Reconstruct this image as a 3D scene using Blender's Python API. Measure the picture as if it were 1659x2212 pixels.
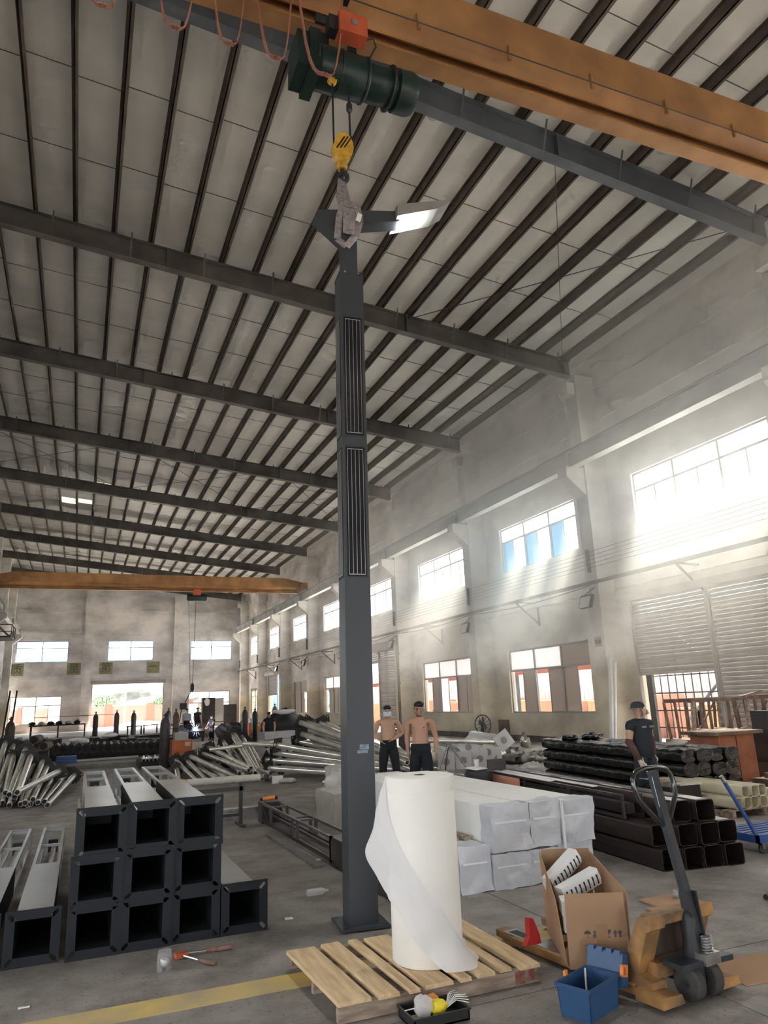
import bpy, bmesh, math, random
from mathutils import Vector, Matrix, Euler
random.seed(7)
for o in list(bpy.data.objects):
    bpy.data.objects.remove(o, do_unlink=True)
SC = bpy.context.scene
COL = SC.collection
PI = math.pi

# ------------------------------------------------------------------ camera
cam_d = bpy.data.cameras.new('camera')
cam_d.sensor_fit = 'HORIZONTAL'
cam_d.sensor_width = 36.0
cam_d.lens = 36.0 * 1563.0 / 1659.0
cam_d.clip_start = 0.05
cam_d.clip_end = 600.0
cam = bpy.data.objects.new('camera', cam_d)
COL.objects.link(cam)
RX = Vector((0.92509, -0.37771, -0.03933))
UP = Vector((-0.05959, -0.24667, 0.96727))
BK = Vector((-0.37505, -0.89246, -0.25070))
cam.matrix_world = Matrix(((RX.x, UP.x, BK.x, 0.0), (RX.y, UP.y, BK.y, 0.0), (RX.z, UP.z, BK.z, 1.76), (0, 0, 0, 1)))
SC.camera = cam

# ------------------------------------------------------------------ sky, sun, exposure
SKY = 1.0
world = bpy.data.worlds.new('sky')
SC.world = world
world.use_nodes = True
wn = world.node_tree
bg = wn.nodes['Background']
bg.inputs['Color'].default_value = (0.90, 0.955, 1.0, 1)
bg.inputs['Strength'].default_value = 2.6
SC.view_settings.view_transform = 'Standard'
SC.view_settings.look = 'None'
SC.view_settings.exposure = 1.62
SC.view_settings.gamma = 1.0
SC.view_settings.use_curve_mapping = False
SC.cycles.max_bounces = 8
SC.cycles.diffuse_bounces = 5
SC.cycles.glossy_bounces = 4
SC.cycles.transmission_bounces = 4
SC.cycles.transparent_max_bounces = 8
SC.cycles.caustics_reflective = False
SC.cycles.caustics_refractive = False
SC.cycles.sample_clamp_indirect = 6.0
SC.cycles.use_adaptive_sampling = True
SC.cycles.adaptive_threshold = 0.1
SC.cycles.adaptive_min_samples = 16
SC.cycles.use_denoising = True
SC.cycles.denoiser = 'OPENIMAGEDENOISE'

sun_d = bpy.data.lights.new('sun', 'SUN')
sun_d.energy = 55.0
sun_d.angle = math.radians(18.0)
sun_d.color = (1.0, 0.93, 0.80)
sun = bpy.data.objects.new('sun', sun_d)
COL.objects.link(sun)
sun.rotation_euler = Vector((-0.50, -0.22, -0.95)).to_track_quat('-Z', 'Y').to_euler()

def portal(loc, size_x, size_y, direction):
    """guides sky sampling through a wall opening; gives off no light itself"""
    d = bpy.data.lights.new('sky_portal', 'AREA')
    d.shape = 'RECTANGLE'
    d.size = size_x
    d.size_y = size_y
    d.cycles.is_portal = True
    o = bpy.data.objects.new('sky_portal', d)
    COL.objects.link(o)
    o.location = loc
    o.rotation_euler = Vector(direction).to_track_quat('-Z', 'Z').to_euler()
    return o

# ------------------------------------------------------------------ materials
def new_mat(name):
    m = bpy.data.materials.new(name)
    m.use_nodes = True
    nt = m.node_tree
    b = nt.nodes['Principled BSDF']
    return m, nt, b

def mat(name, col, rough=0.6, metal=0.0, var=0.0, scale=4.0, bump=0.0, bscale=60.0, spec=0.5, dark=None, detail=4.0, stretch=None):
    """principled material: base colour, optionally mottled by noise towards `dark`, fine bump"""
    m, nt, b = new_mat(name)
    b.inputs['Roughness'].default_value = rough
    b.inputs['Metallic'].default_value = metal
    b.inputs['Specular IOR Level'].default_value = spec
    b.inputs['Base Color'].default_value = (*col, 1)
    m.diffuse_color = (*col, 1)
    tc = nt.nodes.new('ShaderNodeTexCoord')
    src = tc.outputs['Object']
    if stretch:
        mp = nt.nodes.new('ShaderNodeMapping')
        mp.inputs['Scale'].default_value = stretch
        nt.links.new(src, mp.inputs['Vector'])
        src = mp.outputs['Vector']
    if var > 0:
        n = nt.nodes.new('ShaderNodeTexNoise')
        n.inputs['Scale'].default_value = scale
        n.inputs['Detail'].default_value = detail
        nt.links.new(src, n.inputs['Vector'])
        r = nt.nodes.new('ShaderNodeValToRGB')
        r.color_ramp.elements[0].position = 0.35
        r.color_ramp.elements[1].position = 0.68
        dk = dark if dark else tuple(c * (1 - var) for c in col)
        r.color_ramp.elements[0].color = (*dk, 1)
        r.color_ramp.elements[1].color = (*col, 1)
        nt.links.new(n.outputs['Fac'], r.inputs['Fac'])
        nt.links.new(r.outputs['Color'], b.inputs['Base Color'])
    if bump > 0:
        n2 = nt.nodes.new('ShaderNodeTexNoise')
        n2.inputs['Scale'].default_value = bscale
        n2.inputs['Detail'].default_value = 3.0
        nt.links.new(src, n2.inputs['Vector'])
        bp = nt.nodes.new('ShaderNodeBump')
        bp.inputs['Strength'].default_value = bump
        bp.inputs['Distance'].default_value = 0.02
        nt.links.new(n2.outputs['Fac'], bp.inputs['Height'])
        nt.links.new(bp.outputs['Normal'], b.inputs['Normal'])
    return m

def glass_mat(name, tint, gloss=0.07, rough=0.03):
    m = bpy.data.materials.new(name)
    m.use_nodes = True
    nt = m.node_tree
    nt.nodes.clear()
    out = nt.nodes.new('ShaderNodeOutputMaterial')
    t = nt.nodes.new('ShaderNodeBsdfTransparent')
    t.inputs['Color'].default_value = (*tint, 1)
    g = nt.nodes.new('ShaderNodeBsdfGlossy')
    g.inputs['Roughness'].default_value = rough
    mx = nt.nodes.new('ShaderNodeMixShader')
    mx.inputs['Fac'].default_value = gloss
    nt.links.new(t.outputs[0], mx.inputs[1])
    nt.links.new(g.outputs[0], mx.inputs[2])
    nt.links.new(mx.outputs[0], out.inputs[0])
    return m

def sheer_mat(name, col, clear=0.35, trans=0.5, rough=0.5):
    """thin milky sheet: diffuse + translucent + part see-through"""
    m = bpy.data.materials.new(name)
    m.use_nodes = True
    nt = m.node_tree
    nt.nodes.clear()
    out = nt.nodes.new('ShaderNodeOutputMaterial')
    d = nt.nodes.new('ShaderNodeBsdfPrincipled')
    d.inputs['Base Color'].default_value = (*col, 1)
    d.inputs['Roughness'].default_value = rough
    l = nt.nodes.new('ShaderNodeBsdfTranslucent')
    l.inputs['Color'].default_value = (*col, 1)
    t = nt.nodes.new('ShaderNodeBsdfTransparent')
    m1 = nt.nodes.new('ShaderNodeMixShader')
    m1.inputs['Fac'].default_value = trans
    m2 = nt.nodes.new('ShaderNodeMixShader')
    m2.inputs['Fac'].default_value = clear
    nt.links.new(d.outputs[0], m1.inputs[1])
    nt.links.new(l.outputs[0], m1.inputs[2])
    nt.links.new(m1.outputs[0], m2.inputs[1])
    nt.links.new(t.outputs[0], m2.inputs[2])
    nt.links.new(m2.outputs[0], out.inputs[0])
    return m

def emit_mat(name, col, strength):
    m = bpy.data.materials.new(name)
    m.use_nodes = True
    nt = m.node_tree
    b = nt.nodes['Principled BSDF']
    b.inputs['Base Color'].default_value = (*col, 1)
    b.inputs['Emission Color'].default_value = (*col, 1)
    b.inputs['Emission Strength'].default_value = strength
    return m

def wall_mat(name, base, dado, zs):
    """painted plaster: pale above, yellowish dado below `zs`, sooty stains"""
    m, nt, b = new_mat(name)
    b.inputs['Roughness'].default_value = 0.85
    geo = nt.nodes.new('ShaderNodeNewGeometry')
    sep = nt.nodes.new('ShaderNodeSeparateXYZ')
    nt.links.new(geo.outputs['Position'], sep.inputs[0])
    n0 = nt.nodes.new('ShaderNodeTexNoise')
    n0.inputs['Scale'].default_value = 0.5
    n0.inputs['Detail'].default_value = 5
    nt.links.new(geo.outputs['Position'], n0.inputs['Vector'])
    add = nt.nodes.new('ShaderNodeMath'); add.operation = 'MULTIPLY_ADD'
    add.inputs[1].default_value = 1.6
    nt.links.new(n0.outputs['Fac'], add.inputs[0])
    nt.links.new(sep.outputs['Z'], add.inputs[2])
    mr = nt.nodes.new('ShaderNodeMapRange')
    mr.inputs['From Min'].default_value = zs + 0.4
    mr.inputs['From Max'].default_value = zs + 1.4
    nt.links.new(add.outputs[0], mr.inputs['Value'])
    mix = nt.nodes.new('ShaderNodeMix'); mix.data_type = 'RGBA'
    mix.inputs['A'].default_value = (*dado, 1)
    mix.inputs['B'].default_value = (*base, 1)
    nt.links.new(mr.outputs['Result'], mix.inputs['Factor'])
    mp = nt.nodes.new('ShaderNodeMapping')
    mp.inputs['Scale'].default_value = (0.35, 0.35, 0.55)
    nt.links.new(geo.outputs['Position'], mp.inputs['Vector'])
    n1 = nt.nodes.new('ShaderNodeTexNoise')
    n1.inputs['Scale'].default_value = 1.1
    n1.inputs['Detail'].default_value = 8
    n1.inputs['Roughness'].default_value = 0.62
    nt.links.new(mp.outputs[0], n1.inputs['Vector'])
    r1 = nt.nodes.new('ShaderNodeValToRGB')
    r1.color_ramp.elements[0].position = 0.36
    r1.color_ramp.elements[0].color = (0.42, 0.41, 0.41, 1)
    r1.color_ramp.elements[1].position = 0.60
    r1.color_ramp.elements[1].color = (1, 1, 1, 1)
    nt.links.new(n1.outputs['Fac'], r1.inputs['Fac'])
    mul = nt.nodes.new('ShaderNodeMix'); mul.data_type = 'RGBA'; mul.blend_type = 'MULTIPLY'
    mul.inputs['Factor'].default_value = 0.68
    nt.links.new(mix.outputs['Result'], mul.inputs['A'])
    nt.links.new(r1.outputs['Color'], mul.inputs['B'])
    nt.links.new(mul.outputs['Result'], b.inputs['Base Color'])
    n2 = nt.nodes.new('ShaderNodeTexNoise')
    n2.inputs['Scale'].default_value = 14
    n2.inputs['Detail'].default_value = 4
    nt.links.new(geo.outputs['Position'], n2.inputs['Vector'])
    bp = nt.nodes.new('ShaderNodeBump'); bp.inputs['Strength'].default_value = 0.25; bp.inputs['Distance'].default_value = 0.02
    nt.links.new(n2.outputs['Fac'], bp.inputs['Height'])
    nt.links.new(bp.outputs['Normal'], b.inputs['Normal'])
    return m

def floor_mat(name):
    m, nt, b = new_mat(name)
    geo = nt.nodes.new('ShaderNodeNewGeometry')
    P = geo.outputs['Position']
    def noise(s, d=6, r=0.55):
        n = nt.nodes.new('ShaderNodeTexNoise')
        n.inputs['Scale'].default_value = s
        n.inputs['Detail'].default_value = d
        n.inputs['Roughness'].default_value = r
        nt.links.new(P, n.inputs['Vector'])
        return n.outputs['Fac']
    def ramp(f, p0, c0, p1, c1):
        r = nt.nodes.new('ShaderNodeValToRGB')
        r.color_ramp.elements[0].position = p0; r.color_ramp.elements[0].color = (*c0, 1)
        r.color_ramp.elements[1].position = p1; r.color_ramp.elements[1].color = (*c1, 1)
        nt.links.new(f, r.inputs['Fac'])
        return r.outputs['Color']
    def mulc(a, bb, f):
        x = nt.nodes.new('ShaderNodeMix'); x.data_type = 'RGBA'; x.blend_type = 'MULTIPLY'
        x.inputs['Factor'].default_value = f
        nt.links.new(a, x.inputs['A']); nt.links.new(bb, x.inputs['B'])
        return x.outputs['Result']
    base = ramp(noise(0.45, 5), 0.33, (0.245, 0.217, 0.198), 0.70, (0.42, 0.38, 0.348))
    st = ramp(noise(2.3, 9, 0.68), 0.36, (0.46, 0.44, 0.43), 0.58, (1, 1, 1))
    sp = ramp(noise(34, 3), 0.31, (0.42, 0.40, 0.38), 0.40, (1, 1, 1))
    c = mulc(mulc(base, st, 0.75), sp, 0.8)
    nt.links.new(c, b.inputs['Base Color'])
    ro = nt.nodes.new('ShaderNodeMapRange')
    ro.inputs['To Min'].default_value = 0.42; ro.inputs['To Max'].default_value = 0.8
    nt.links.new(noise(1.1, 6), ro.inputs['Value'])
    nt.links.new(ro.outputs['Result'], b.inputs['Roughness'])
    b.inputs['Specular IOR Level'].default_value = 0.4
    bp = nt.nodes.new('ShaderNodeBump'); bp.inputs['Strength'].default_value = 0.2; bp.inputs['Distance'].default_value = 0.01
    nt.links.new(noise(40, 5), bp.inputs['Height'])
    nt.links.new(bp.outputs['Normal'], b.inputs['Normal'])
    return m

def roof_mat(name, col, rough=0.42):
    """light foil-faced roof sheet with fine cross ribs"""
    m, nt, b = new_mat(name)
    b.inputs['Roughness'].default_value = rough
    b.inputs['Specular IOR Level'].default_value = 0.35
    geo = nt.nodes.new('ShaderNodeNewGeometry')
    n = nt.nodes.new('ShaderNodeTexNoise'); n.inputs['Scale'].default_value = 0.7; n.inputs['Detail'].default_value = 6
    nt.links.new(geo.outputs['Position'], n.inputs['Vector'])
    r = nt.nodes.new('ShaderNodeValToRGB')
    r.color_ramp.elements[0].position = 0.3; r.color_ramp.elements[0].color = (*[c * 0.84 for c in col], 1)
    r.color_ramp.elements[1].position = 0.65; r.color_ramp.elements[1].color = (*col, 1)
    nt.links.new(n.outputs['Fac'], r.inputs['Fac'])
    nt.links.new(r.outputs['Color'], b.inputs['Base Color'])
    w = nt.nodes.new('ShaderNodeTexWave'); w.wave_type = 'BANDS'; w.bands_direction = 'Y'
    w.inputs['Scale'].default_value = 1.6; w.inputs['Distortion'].default_value = 0.3
    nt.links.new(geo.outputs['Position'], w.inputs['Vector'])
    bp = nt.nodes.new('ShaderNodeBump'); bp.inputs['Strength'].default_value = 0.12; bp.inputs['Distance'].default_value = 0.02
    nt.links.new(w.outputs['Fac'], bp.inputs['Height'])
    nt.links.new(bp.outputs['Normal'], b.inputs['Normal'])
    return m

M = {}
M['floor'] = floor_mat('concrete floor')
M['joint'] = mat('floor joint dirt', (0.09, 0.085, 0.08), 0.95)
M['wall'] = wall_mat('sooty plaster', (0.86, 0.82, 0.78), (0.66, 0.585, 0.45), 2.6)
M['wallfar'] = wall_mat('sooty plaster far', (0.90, 0.86, 0.85), (0.66, 0.60, 0.57), 2.2)
M['roof'] = roof_mat('roof sheet', (0.80, 0.785, 0.745))
M['skylight'] = sheer_mat('translucent roof sheet', (0.22, 0.215, 0.20), 0.0, 0.8)
M['rafter'] = mat('brown grey painted steel', (0.17, 0.155, 0.145), 0.6, 0.0, 0.45, 1.2, dark=(0.09, 0.08, 0.075))
M['rafter_blue'] = mat('blue grey painted steel', (0.125, 0.14, 0.165), 0.5, 0.0, 0.3, 1.5)
M['purlin'] = mat('dark brown purlin steel', (0.135, 0.105, 0.085), 0.6, 0.0, 0.4, 2.0)
M['thin'] = mat('thin dark steel', (0.10, 0.09, 0.085), 0.6)
M['orange'] = mat('crane orange paint', (0.46, 0.24, 0.095), 0.5, 0.0, 0.35, 1.6, dark=(0.31, 0.155, 0.062), detail=8)
M['orange_dirty'] = mat('dirty orange paint', (0.50, 0.26, 0.09), 0.55, 0.0, 0.6, 6.0, dark=(0.16, 0.095, 0.05), detail=8)
M['runway'] = mat('runway beam paint', (0.62, 0.61, 0.59), 0.7, 0.0, 0.3, 0.8)
M['glass'] = glass_mat('window glass', (0.93, 0.95, 0.95))
M['glass_blue'] = glass_mat('blue window glass', (0.07, 0.30, 0.40))
M['frost'] = sheer_mat('dusty lower pane', (0.34, 0.30, 0.27), 0.06, 0.45)
M['frost_light'] = sheer_mat('milky lower pane', (0.78, 0.80, 0.82), 0.12, 0.7)
M['frame'] = mat('aluminium window frame', (0.30, 0.285, 0.265), 0.5, 0.2)
M['frame_blue'] = mat('blue window frame', (0.045, 0.22, 0.34), 0.5)
M['shutter'] = mat('roller shutter slats', (0.47, 0.435, 0.40), 0.55, 0.1, 0.25, 1.5)
M['steel_dark'] = mat('dark steel', (0.05, 0.05, 0.052), 0.5, 0.4)
M['black'] = mat('black plastic', (0.018, 0.018, 0.02), 0.45)
M['white'] = mat('white plastic', (0.80, 0.80, 0.79), 0.45)
M['rust'] = mat('rusty steel', (0.25, 0.165, 0.12), 0.8, 0.1, 0.6, 5.0, dark=(0.11, 0.075, 0.058))

# ------------------------------------------------------------------ mesh builder
class MB:
    def __init__(s):
        s.v = []; s.f = []
    def add(s, vs, fs):
        n = len(s.v)
        s.v += [Vector(p) for p in vs]
        s.f += [tuple(i + n for i in q) for q in fs]
        return s
    def box(s, a, b):
        (x0, y0, z0), (x1, y1, z1) = a, b
        vs = [(x0, y0, z0), (x1, y0, z0), (x1, y1, z0), (x0, y1, z0), (x0, y0, z1), (x1, y0, z1), (x1, y1, z1), (x0, y1, z1)]
        return s.add(vs, [(0, 3, 2, 1), (4, 5, 6, 7), (0, 1, 5, 4), (1, 2, 6, 5), (2, 3, 7, 6), (3, 0, 4, 7)])
    def cbox(s, c, d, rz=0.0, rx=0.0, ry=0.0):
        """box by centre and size, turned"""
        R = Euler((rx, ry, rz)).to_matrix()
        c = Vector(c)
        vs = []
        for z in (-.5, .5):
            for x, y in ((-.5, -.5), (.5, -.5), (.5, .5), (-.5, .5)):
                vs.append(c + R @ Vector((x * d[0], y * d[1], z * d[2])))
        return s.add(vs, [(0, 3, 2, 1), (4, 5, 6, 7), (0, 1, 5, 4), (1, 2, 6, 5), (2, 3, 7, 6), (3, 0, 4, 7)])
    def bar(s, p, q, w, h=None, up=(0, 0, 1)):
        """rectangular bar from p to q, w across, h along up"""
        h = w if h is None else h
        p, q = Vector(p), Vector(q)
        d = (q - p).normalized()
        u = Vector(up)
        if abs(d.dot(u)) > 0.98: u = Vector((0, 1, 0))
        sx = d.cross(u).normalized()
        uz = sx.cross(d).normalized()
        vs = []
        for c in (p, q):
            for a, b in ((-1, -1), (1, -1), (1, 1), (-1, 1)):
                vs.append(c + sx * (a * w / 2) + uz * (b * h / 2))
        return s.add(vs, [(0, 3, 2, 1), (4, 5, 6, 7), (0, 1, 5, 4), (1, 2, 6, 5), (2, 3, 7, 6), (3, 0, 4, 7)])
    def tube(s, p, q, r0, r1=None, n=10, cap=True):
        r1 = r0 if r1 is None else r1
        return s.path([p, q], [r0, r1], n, cap)
    def path(s, pts, rs, n=8, cap=True, closed=False):
        pts = [Vector(p) for p in pts]
        if not isinstance(rs, (list, tuple)): rs = [rs] * len(pts)
        k = len(pts)
        base = len(s.v)
        prev = None
        for i, p in enumerate(pts):
            if closed: d = (pts[(i + 1) % k] - pts[i - 1])
            else: d = pts[min(i + 1, k - 1)] - pts[max(i - 1, 0)]
            d.normalize()
            if prev is None:
                a = Vector((0, 0, 1)) if abs(d.z) < 0.9 else Vector((1, 0, 0))
                sx = d.cross(a).normalized()
            else:
                sx = (prev - d * prev.dot(d)).normalized()
            prev = sx
            sy = d.cross(sx)
            for j in range(n):
                t = 2 * PI * j / n
                s.v.append(p + sx * (rs[i] * math.cos(t)) + sy * (rs[i] * math.sin(t)))
        m = k if closed else k - 1
        for i in range(m):
            a = base + i * n; b = base + ((i + 1) % k) * n
            for j in range(n):
                s.f.append((a + j, a + (j + 1) % n, b + (j + 1) % n, b + j))
        if cap and not closed:
            s.f.append(tuple(base + j for j in reversed(range(n))))
            s.f.append(tuple(base + (k - 1) * n + j for j in range(n)))
        return s
    def lathe(s, prof, n=20, c=(0, 0, 0), axis='z'):
        """prof = [(r, h)...] turned about an axis through c"""
        c = Vector(c); base = len(s.v)
        for r, h in prof:
            for j in range(n):
                t = 2 * PI * j / n
                a, b = r * math.cos(t), r * math.sin(t)
                s.v.append(c + (Vector((a, b, h)) if axis == 'z' else Vector((h, a, b)) if axis == 'x' else Vector((b, h, a))))
        for i in range(len(prof) - 1):
            for j in range(n):
                a = base + i * n; b = a + n
                s.f.append((a + j, a + (j + 1) % n, b + (j + 1) % n, b + j))
        s.f.append(tuple(base + j for j in reversed(range(n))))
        s.f.append(tuple(base + (len(prof) - 1) * n + j for j in range(n)))
        return s
    def prism(s, poly, o, ux, uy, depth):
        """polygon (2-D) laid out with axes ux, uy from o, pushed along ux x uy by depth"""
        o, ux, uy = Vector(o), Vector(ux), Vector(uy)
        w = ux.cross(uy).normalized() * depth
        k = len(poly); base = len(s.v)
        for off in (Vector((0, 0, 0)), w):
            for a, b in poly:
                s.v.append(o + ux * a + uy * b + off)
        s.f.append(tuple(base + j for j in reversed(range(k))))
        s.f.append(tuple(base + k + j for j in range(k)))
        for j in range(k):
            s.f.append((base + j, base + (j + 1) % k, base + k + (j + 1) % k, base + k + j))
        return s
    def sphere(s, c, r, n=10, m=6):
        c = Vector(c)
        rr = r if isinstance(r, (tuple, list)) else (r, r, r)
        base = len(s.v)
        for i in range(1, m):
            ph = PI * i / m
            for j in range(n):
                t = 2 * PI * j / n
                s.v.append(c + Vector((rr[0] * math.sin(ph) * math.cos(t), rr[1] * math.sin(ph) * math.sin(t), rr[2] * math.cos(ph))))
        top = len(s.v); s.v.append(c + Vector((0, 0, rr[2]))); s.v.append(c - Vector((0, 0, rr[2])))
        for i in range(m - 2):
            for j in range(n):
                a = base + i * n; b = a + n
                s.f.append((a + j, b + j, b + (j + 1) % n, a + (j + 1) % n))
        for j in range(n):
            s.f.append((top, base + j, base + (j + 1) % n))
            b = base + (m - 2) * n
            s.f.append((top + 1, b + (j + 1) % n, b + j))
        return s
    def grid(s, fn, nu, nv):
        base = len(s.v)
        for i in range(nu + 1):
            for j in range(nv + 1):
                s.v.append(Vector(fn(i / nu, j / nv)))
        for i in range(nu):
            for j in range(nv):
                a = base + i * (nv + 1) + j
                s.f.append((a, a + nv + 1, a + nv + 2, a + 1))
        return s

def chain(o):
    m = Matrix.Identity(4)
    while o is not None:
        m = o.matrix_basis @ m
        o = o.parent
    return m

def ob(name, mb, m, parent=None, smooth=False, local=False, origin=None):
    """one mesh object; mb is in world coordinates unless local"""
    me = bpy.data.meshes.new(name)
    o = bpy.data.objects.new(name, me)
    COL.objects.link(o)
    if parent is not None:
        o.parent = parent
    vs = mb.v
    if parent is not None and not local:
        inv = chain(parent).inverted()
        vs = [inv @ p for p in vs]
    elif parent is None and not local and vs:
        if origin is None:
            xs = [p.x for p in vs]; ys = [p.y for p in vs]; zs = [p.z for p in vs]
            origin = ((min(xs) + max(xs)) / 2, (min(ys) + max(ys)) / 2, min(zs))
        og = Vector(origin)
        o.location = og
        vs = [p - og for p in vs]
    me.from_pydata([tuple(p) for p in vs], [], mb.f)
    me.materials.append(M[m] if isinstance(m, str) else m)
    bm = bmesh.new(); bm.from_mesh(me)
    bmesh.ops.recalc_face_normals(bm, faces=bm.faces)
    bm.to_mesh(me); bm.free()
    if smooth:
        me.polygons.foreach_set('use_smooth', [True] * len(me.polygons))
        if smooth != 'all':
            me.set_sharp_from_angle(angle=math.radians(40))
    me.update()
    return o

def tag(o, label, cat, group=None, kind=None):
    o['label'] = label
    o['category'] = cat
    if group: o['group'] = group
    if kind: o['kind'] = kind
    return o

def thing(name, label, cat, loc=(0, 0, 0), rotz=0.0, group=None):
    o = bpy.data.objects.new(name, None)
    o.empty_display_size = 0.1
    COL.objects.link(o)
    o.location = loc
    o.rotation_euler = (0, 0, rotz)
    return tag(o, label, cat, group)

def struct(name, mb, m, parent=None, smooth=False, label=None):
    o = ob(name, mb, m, parent, smooth)
    if parent is None:
        o['kind'] = 'structure'
        if label: o['label'] = label
    return o

def sempty(name, loc, label=None):
    o = bpy.data.objects.new(name, None)
    o.empty_display_size = 0.1
    COL.objects.link(o)
    o.location = loc
    o['kind'] = 'structure'
    if label: o['label'] = label
    return o

def dup(root, loc=None, rot=None, label=None, group=None, parent=None):
    r = root.copy(); COL.objects.link(r)
    if parent is not None: r.parent = parent
    if loc is not None: r.location = loc
    if rot is not None: r.rotation_euler = rot
    if label: r['label'] = label
    if group: r['group'] = group
    for ch in list(root.children):
        dup(ch, parent=r)
    return r

def text_mesh(name, body, size, m, loc, rot, parent=None, extrude=0.002, align='CENTER'):
    """flat lettering turned into a mesh"""
    cu = bpy.data.curves.new(name, 'FONT')
    cu.body = body; cu.size = size; cu.extrude = extrude
    cu.align_x = align; cu.align_y = 'CENTER'
    cu.resolution_u = 2
    t = bpy.data.objects.new(name, cu); COL.objects.link(t)
    bpy.context.view_layer.update()
    me = bpy.data.meshes.new_from_object(t.evaluated_get(bpy.context.evaluated_depsgraph_get()))
    bpy.data.objects.remove(t, do_unlink=True)
    o = bpy.data.objects.new(name, me); COL.objects.link(o)
    me.materials.clear(); me.materials.append(M[m])
    mw = Matrix.Translation(Vector(loc)) @ Euler(rot).to_matrix().to_4x4()
    if parent is not None:
        o.parent = parent
        mw = chain(parent).inverted() @ mw
    o.matrix_basis = mw
    return o
# ================================================================== the hall
XR, XC, XL = 16.0, 15.2, -6.7          # right wall face, right column face, left wall face
YF, YB = 77.6, -11.0                   # far wall, wall behind the camera
COLS = [19.0 + 8.15 * k for k in range(-3, 8)]          # column lines
BAYS = [14.93 + 8.15 * k for k in range(-2, 8)]         # bay centres
RB = lambda x: 12.40 + (15.2 - x) * 0.1055              # underside of rafters
RT = lambda x: RB(x) + 0.62                             # top of rafters
RS = lambda x: RT(x) + 0.26                             # underside of roof sheet

def holed(mb, axis, c0, c1, u0, u1, z0, z1, holes):
    """slab between c0 and c1 on `axis`, spanning u and z, with rectangular holes (u0,u1,z0,z1)"""
    us = sorted({u0, u1, *[h[0] for h in holes], *[h[1] for h in holes]})
    for a, b in zip(us, us[1:]):
        if b <= u0 or a >= u1: continue
        hs = sorted([(h[2], h[3]) for h in holes if h[0] <= a + 1e-6 and h[1] >= b - 1e-6])
        z = z0
        segs = []
        for h0, h1 in hs:
            if h0 > z: segs.append((z, h0))
            z = max(z, h1)
        if z < z1: segs.append((z, z1))
        for s0, s1 in segs:
            if axis == 'x': mb.box((c0, a, s0), (c1, b, s1))
            else: mb.box((a, c0, s0), (b, c1, s1))
    return mb

# ---- floor: cast slabs with open joints
floor = struct('floor', MB().box((XL - 0.3, YB - 0.3, -0.4), (XR + 0.3, YF + 0.3, -0.02)), 'joint', label='grey stained concrete floor of the workshop')
xs = [XL, -1.41, 3.59, 8.59, 13.0, XR]
ys = [YB, -5.0, 0.21, 5.21 - 0.9, 10.21, 16.2, 22.3, 28.4, 34.5, 40.6, 46.7, 52.8, 58.9, 65.0, 71.1, YF]
for i in range(len(xs) - 1):
    for j in range(len(ys) - 1):
        ob('slab', MB().box((xs[i] + 0.006, ys[j] + 0.006, -0.1), (xs[i + 1] - 0.006, ys[j + 1] - 0.006, 0.0)), 'floor', floor)
M['yline'] = mat('worn yellow floor paint', (0.72, 0.51, 0.15), 0.75, 0, 0.7, 3.0, dark=(0.44, 0.35, 0.22), detail=9)
ml = MB()
for a, b in ((XL + 0.01, -1.42), (-1.40, 3.58), (3.60, 3.95)):
    ml.box((a, 5.08, 0.0), (b, 5.34, 0.0025))
tl = struct('trim_1', ml, 'yline', label='worn yellow line painted across the concrete floor')

# ---- right wall
def upper_win(c): return (c - 2.58, c + 2.58, 6.62, 8.46)
RH = []
for i, c in enumerate(BAYS):
    RH.append(upper_win(c))
LOWR = {3: (23.15, 1.04, 3.46), 4: (31.3, 1.04, 3.46), 6: (47.6, 1.0, 3.44), 7: (55.75, 1.0, 3.40), 9: (72.05, 1.0, 3.35)}
for i, (c, z0, z1) in LOWR.items():
    RH.append((c - 2.6, c + 2.6, z0, z1))
RH.append((11.6, 18.15, 0.0, 4.5))        # two shutter doorway near
RH.append((36.95, 42.1, 0.0, 4.5))        # shutter doorway middle
RH.append((61.6, 66.6, 0.0, 4.3))         # open doorway far
wr = struct('wall_right', holed(MB(), 'x', XR, XR + 0.28, YB, YF, 0, RS(XR) + 0.05, RH), 'wall', label='sooty plastered right wall with upper windows')
# ---- far wall
FH = [(-5.75, -1.2, 6.5, 8.46), (2.4, 6.7, 6.52, 8.46), (10.4, 14.6, 6.48, 8.42),
      (-5.9, -1.5, 0.8, 3.3), (1.17, 7.8, 0.0, 4.25), (10.3, 14.45, 0.15, 3.3)]
wf = struct('wall_far', MB(), 'wallfar') if False else None
mbf = holed(MB(), 'y', YF, YF + 0.28, XL - 0.3, XR + 0.3, 0, RS(XL) + 0.1, FH)
wf = struct('wall_far', mbf, 'wallfar', label='smoke stained far end wall with three upper windows')
# ---- left wall and the wall behind the camera (out of frame but real)
LH = []
for c in BAYS[::2]:
    LH.append(upper_win(c))
for c in BAYS[0:2]:
    LH.append((c - 2.6, c + 2.6, 1.0, 3.5))
wl = struct('wall_left', holed(MB(), 'x', XL - 0.28, XL, YB, YF, 0, RS(XL) + 0.05, LH), 'wall', label='plastered left wall with windows')
BH = [(-4.6, 0.4, 0.0, 4.6), (7.5, 12.5, 0.0, 4.6)]
wb = struct('wall_back', holed(MB(), 'y', YB - 0.28, YB, XL - 0.3, XR + 0.3, 0, RS(XL) + 0.1, BH), 'wall', label='end wall behind the viewer with open doors')

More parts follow.
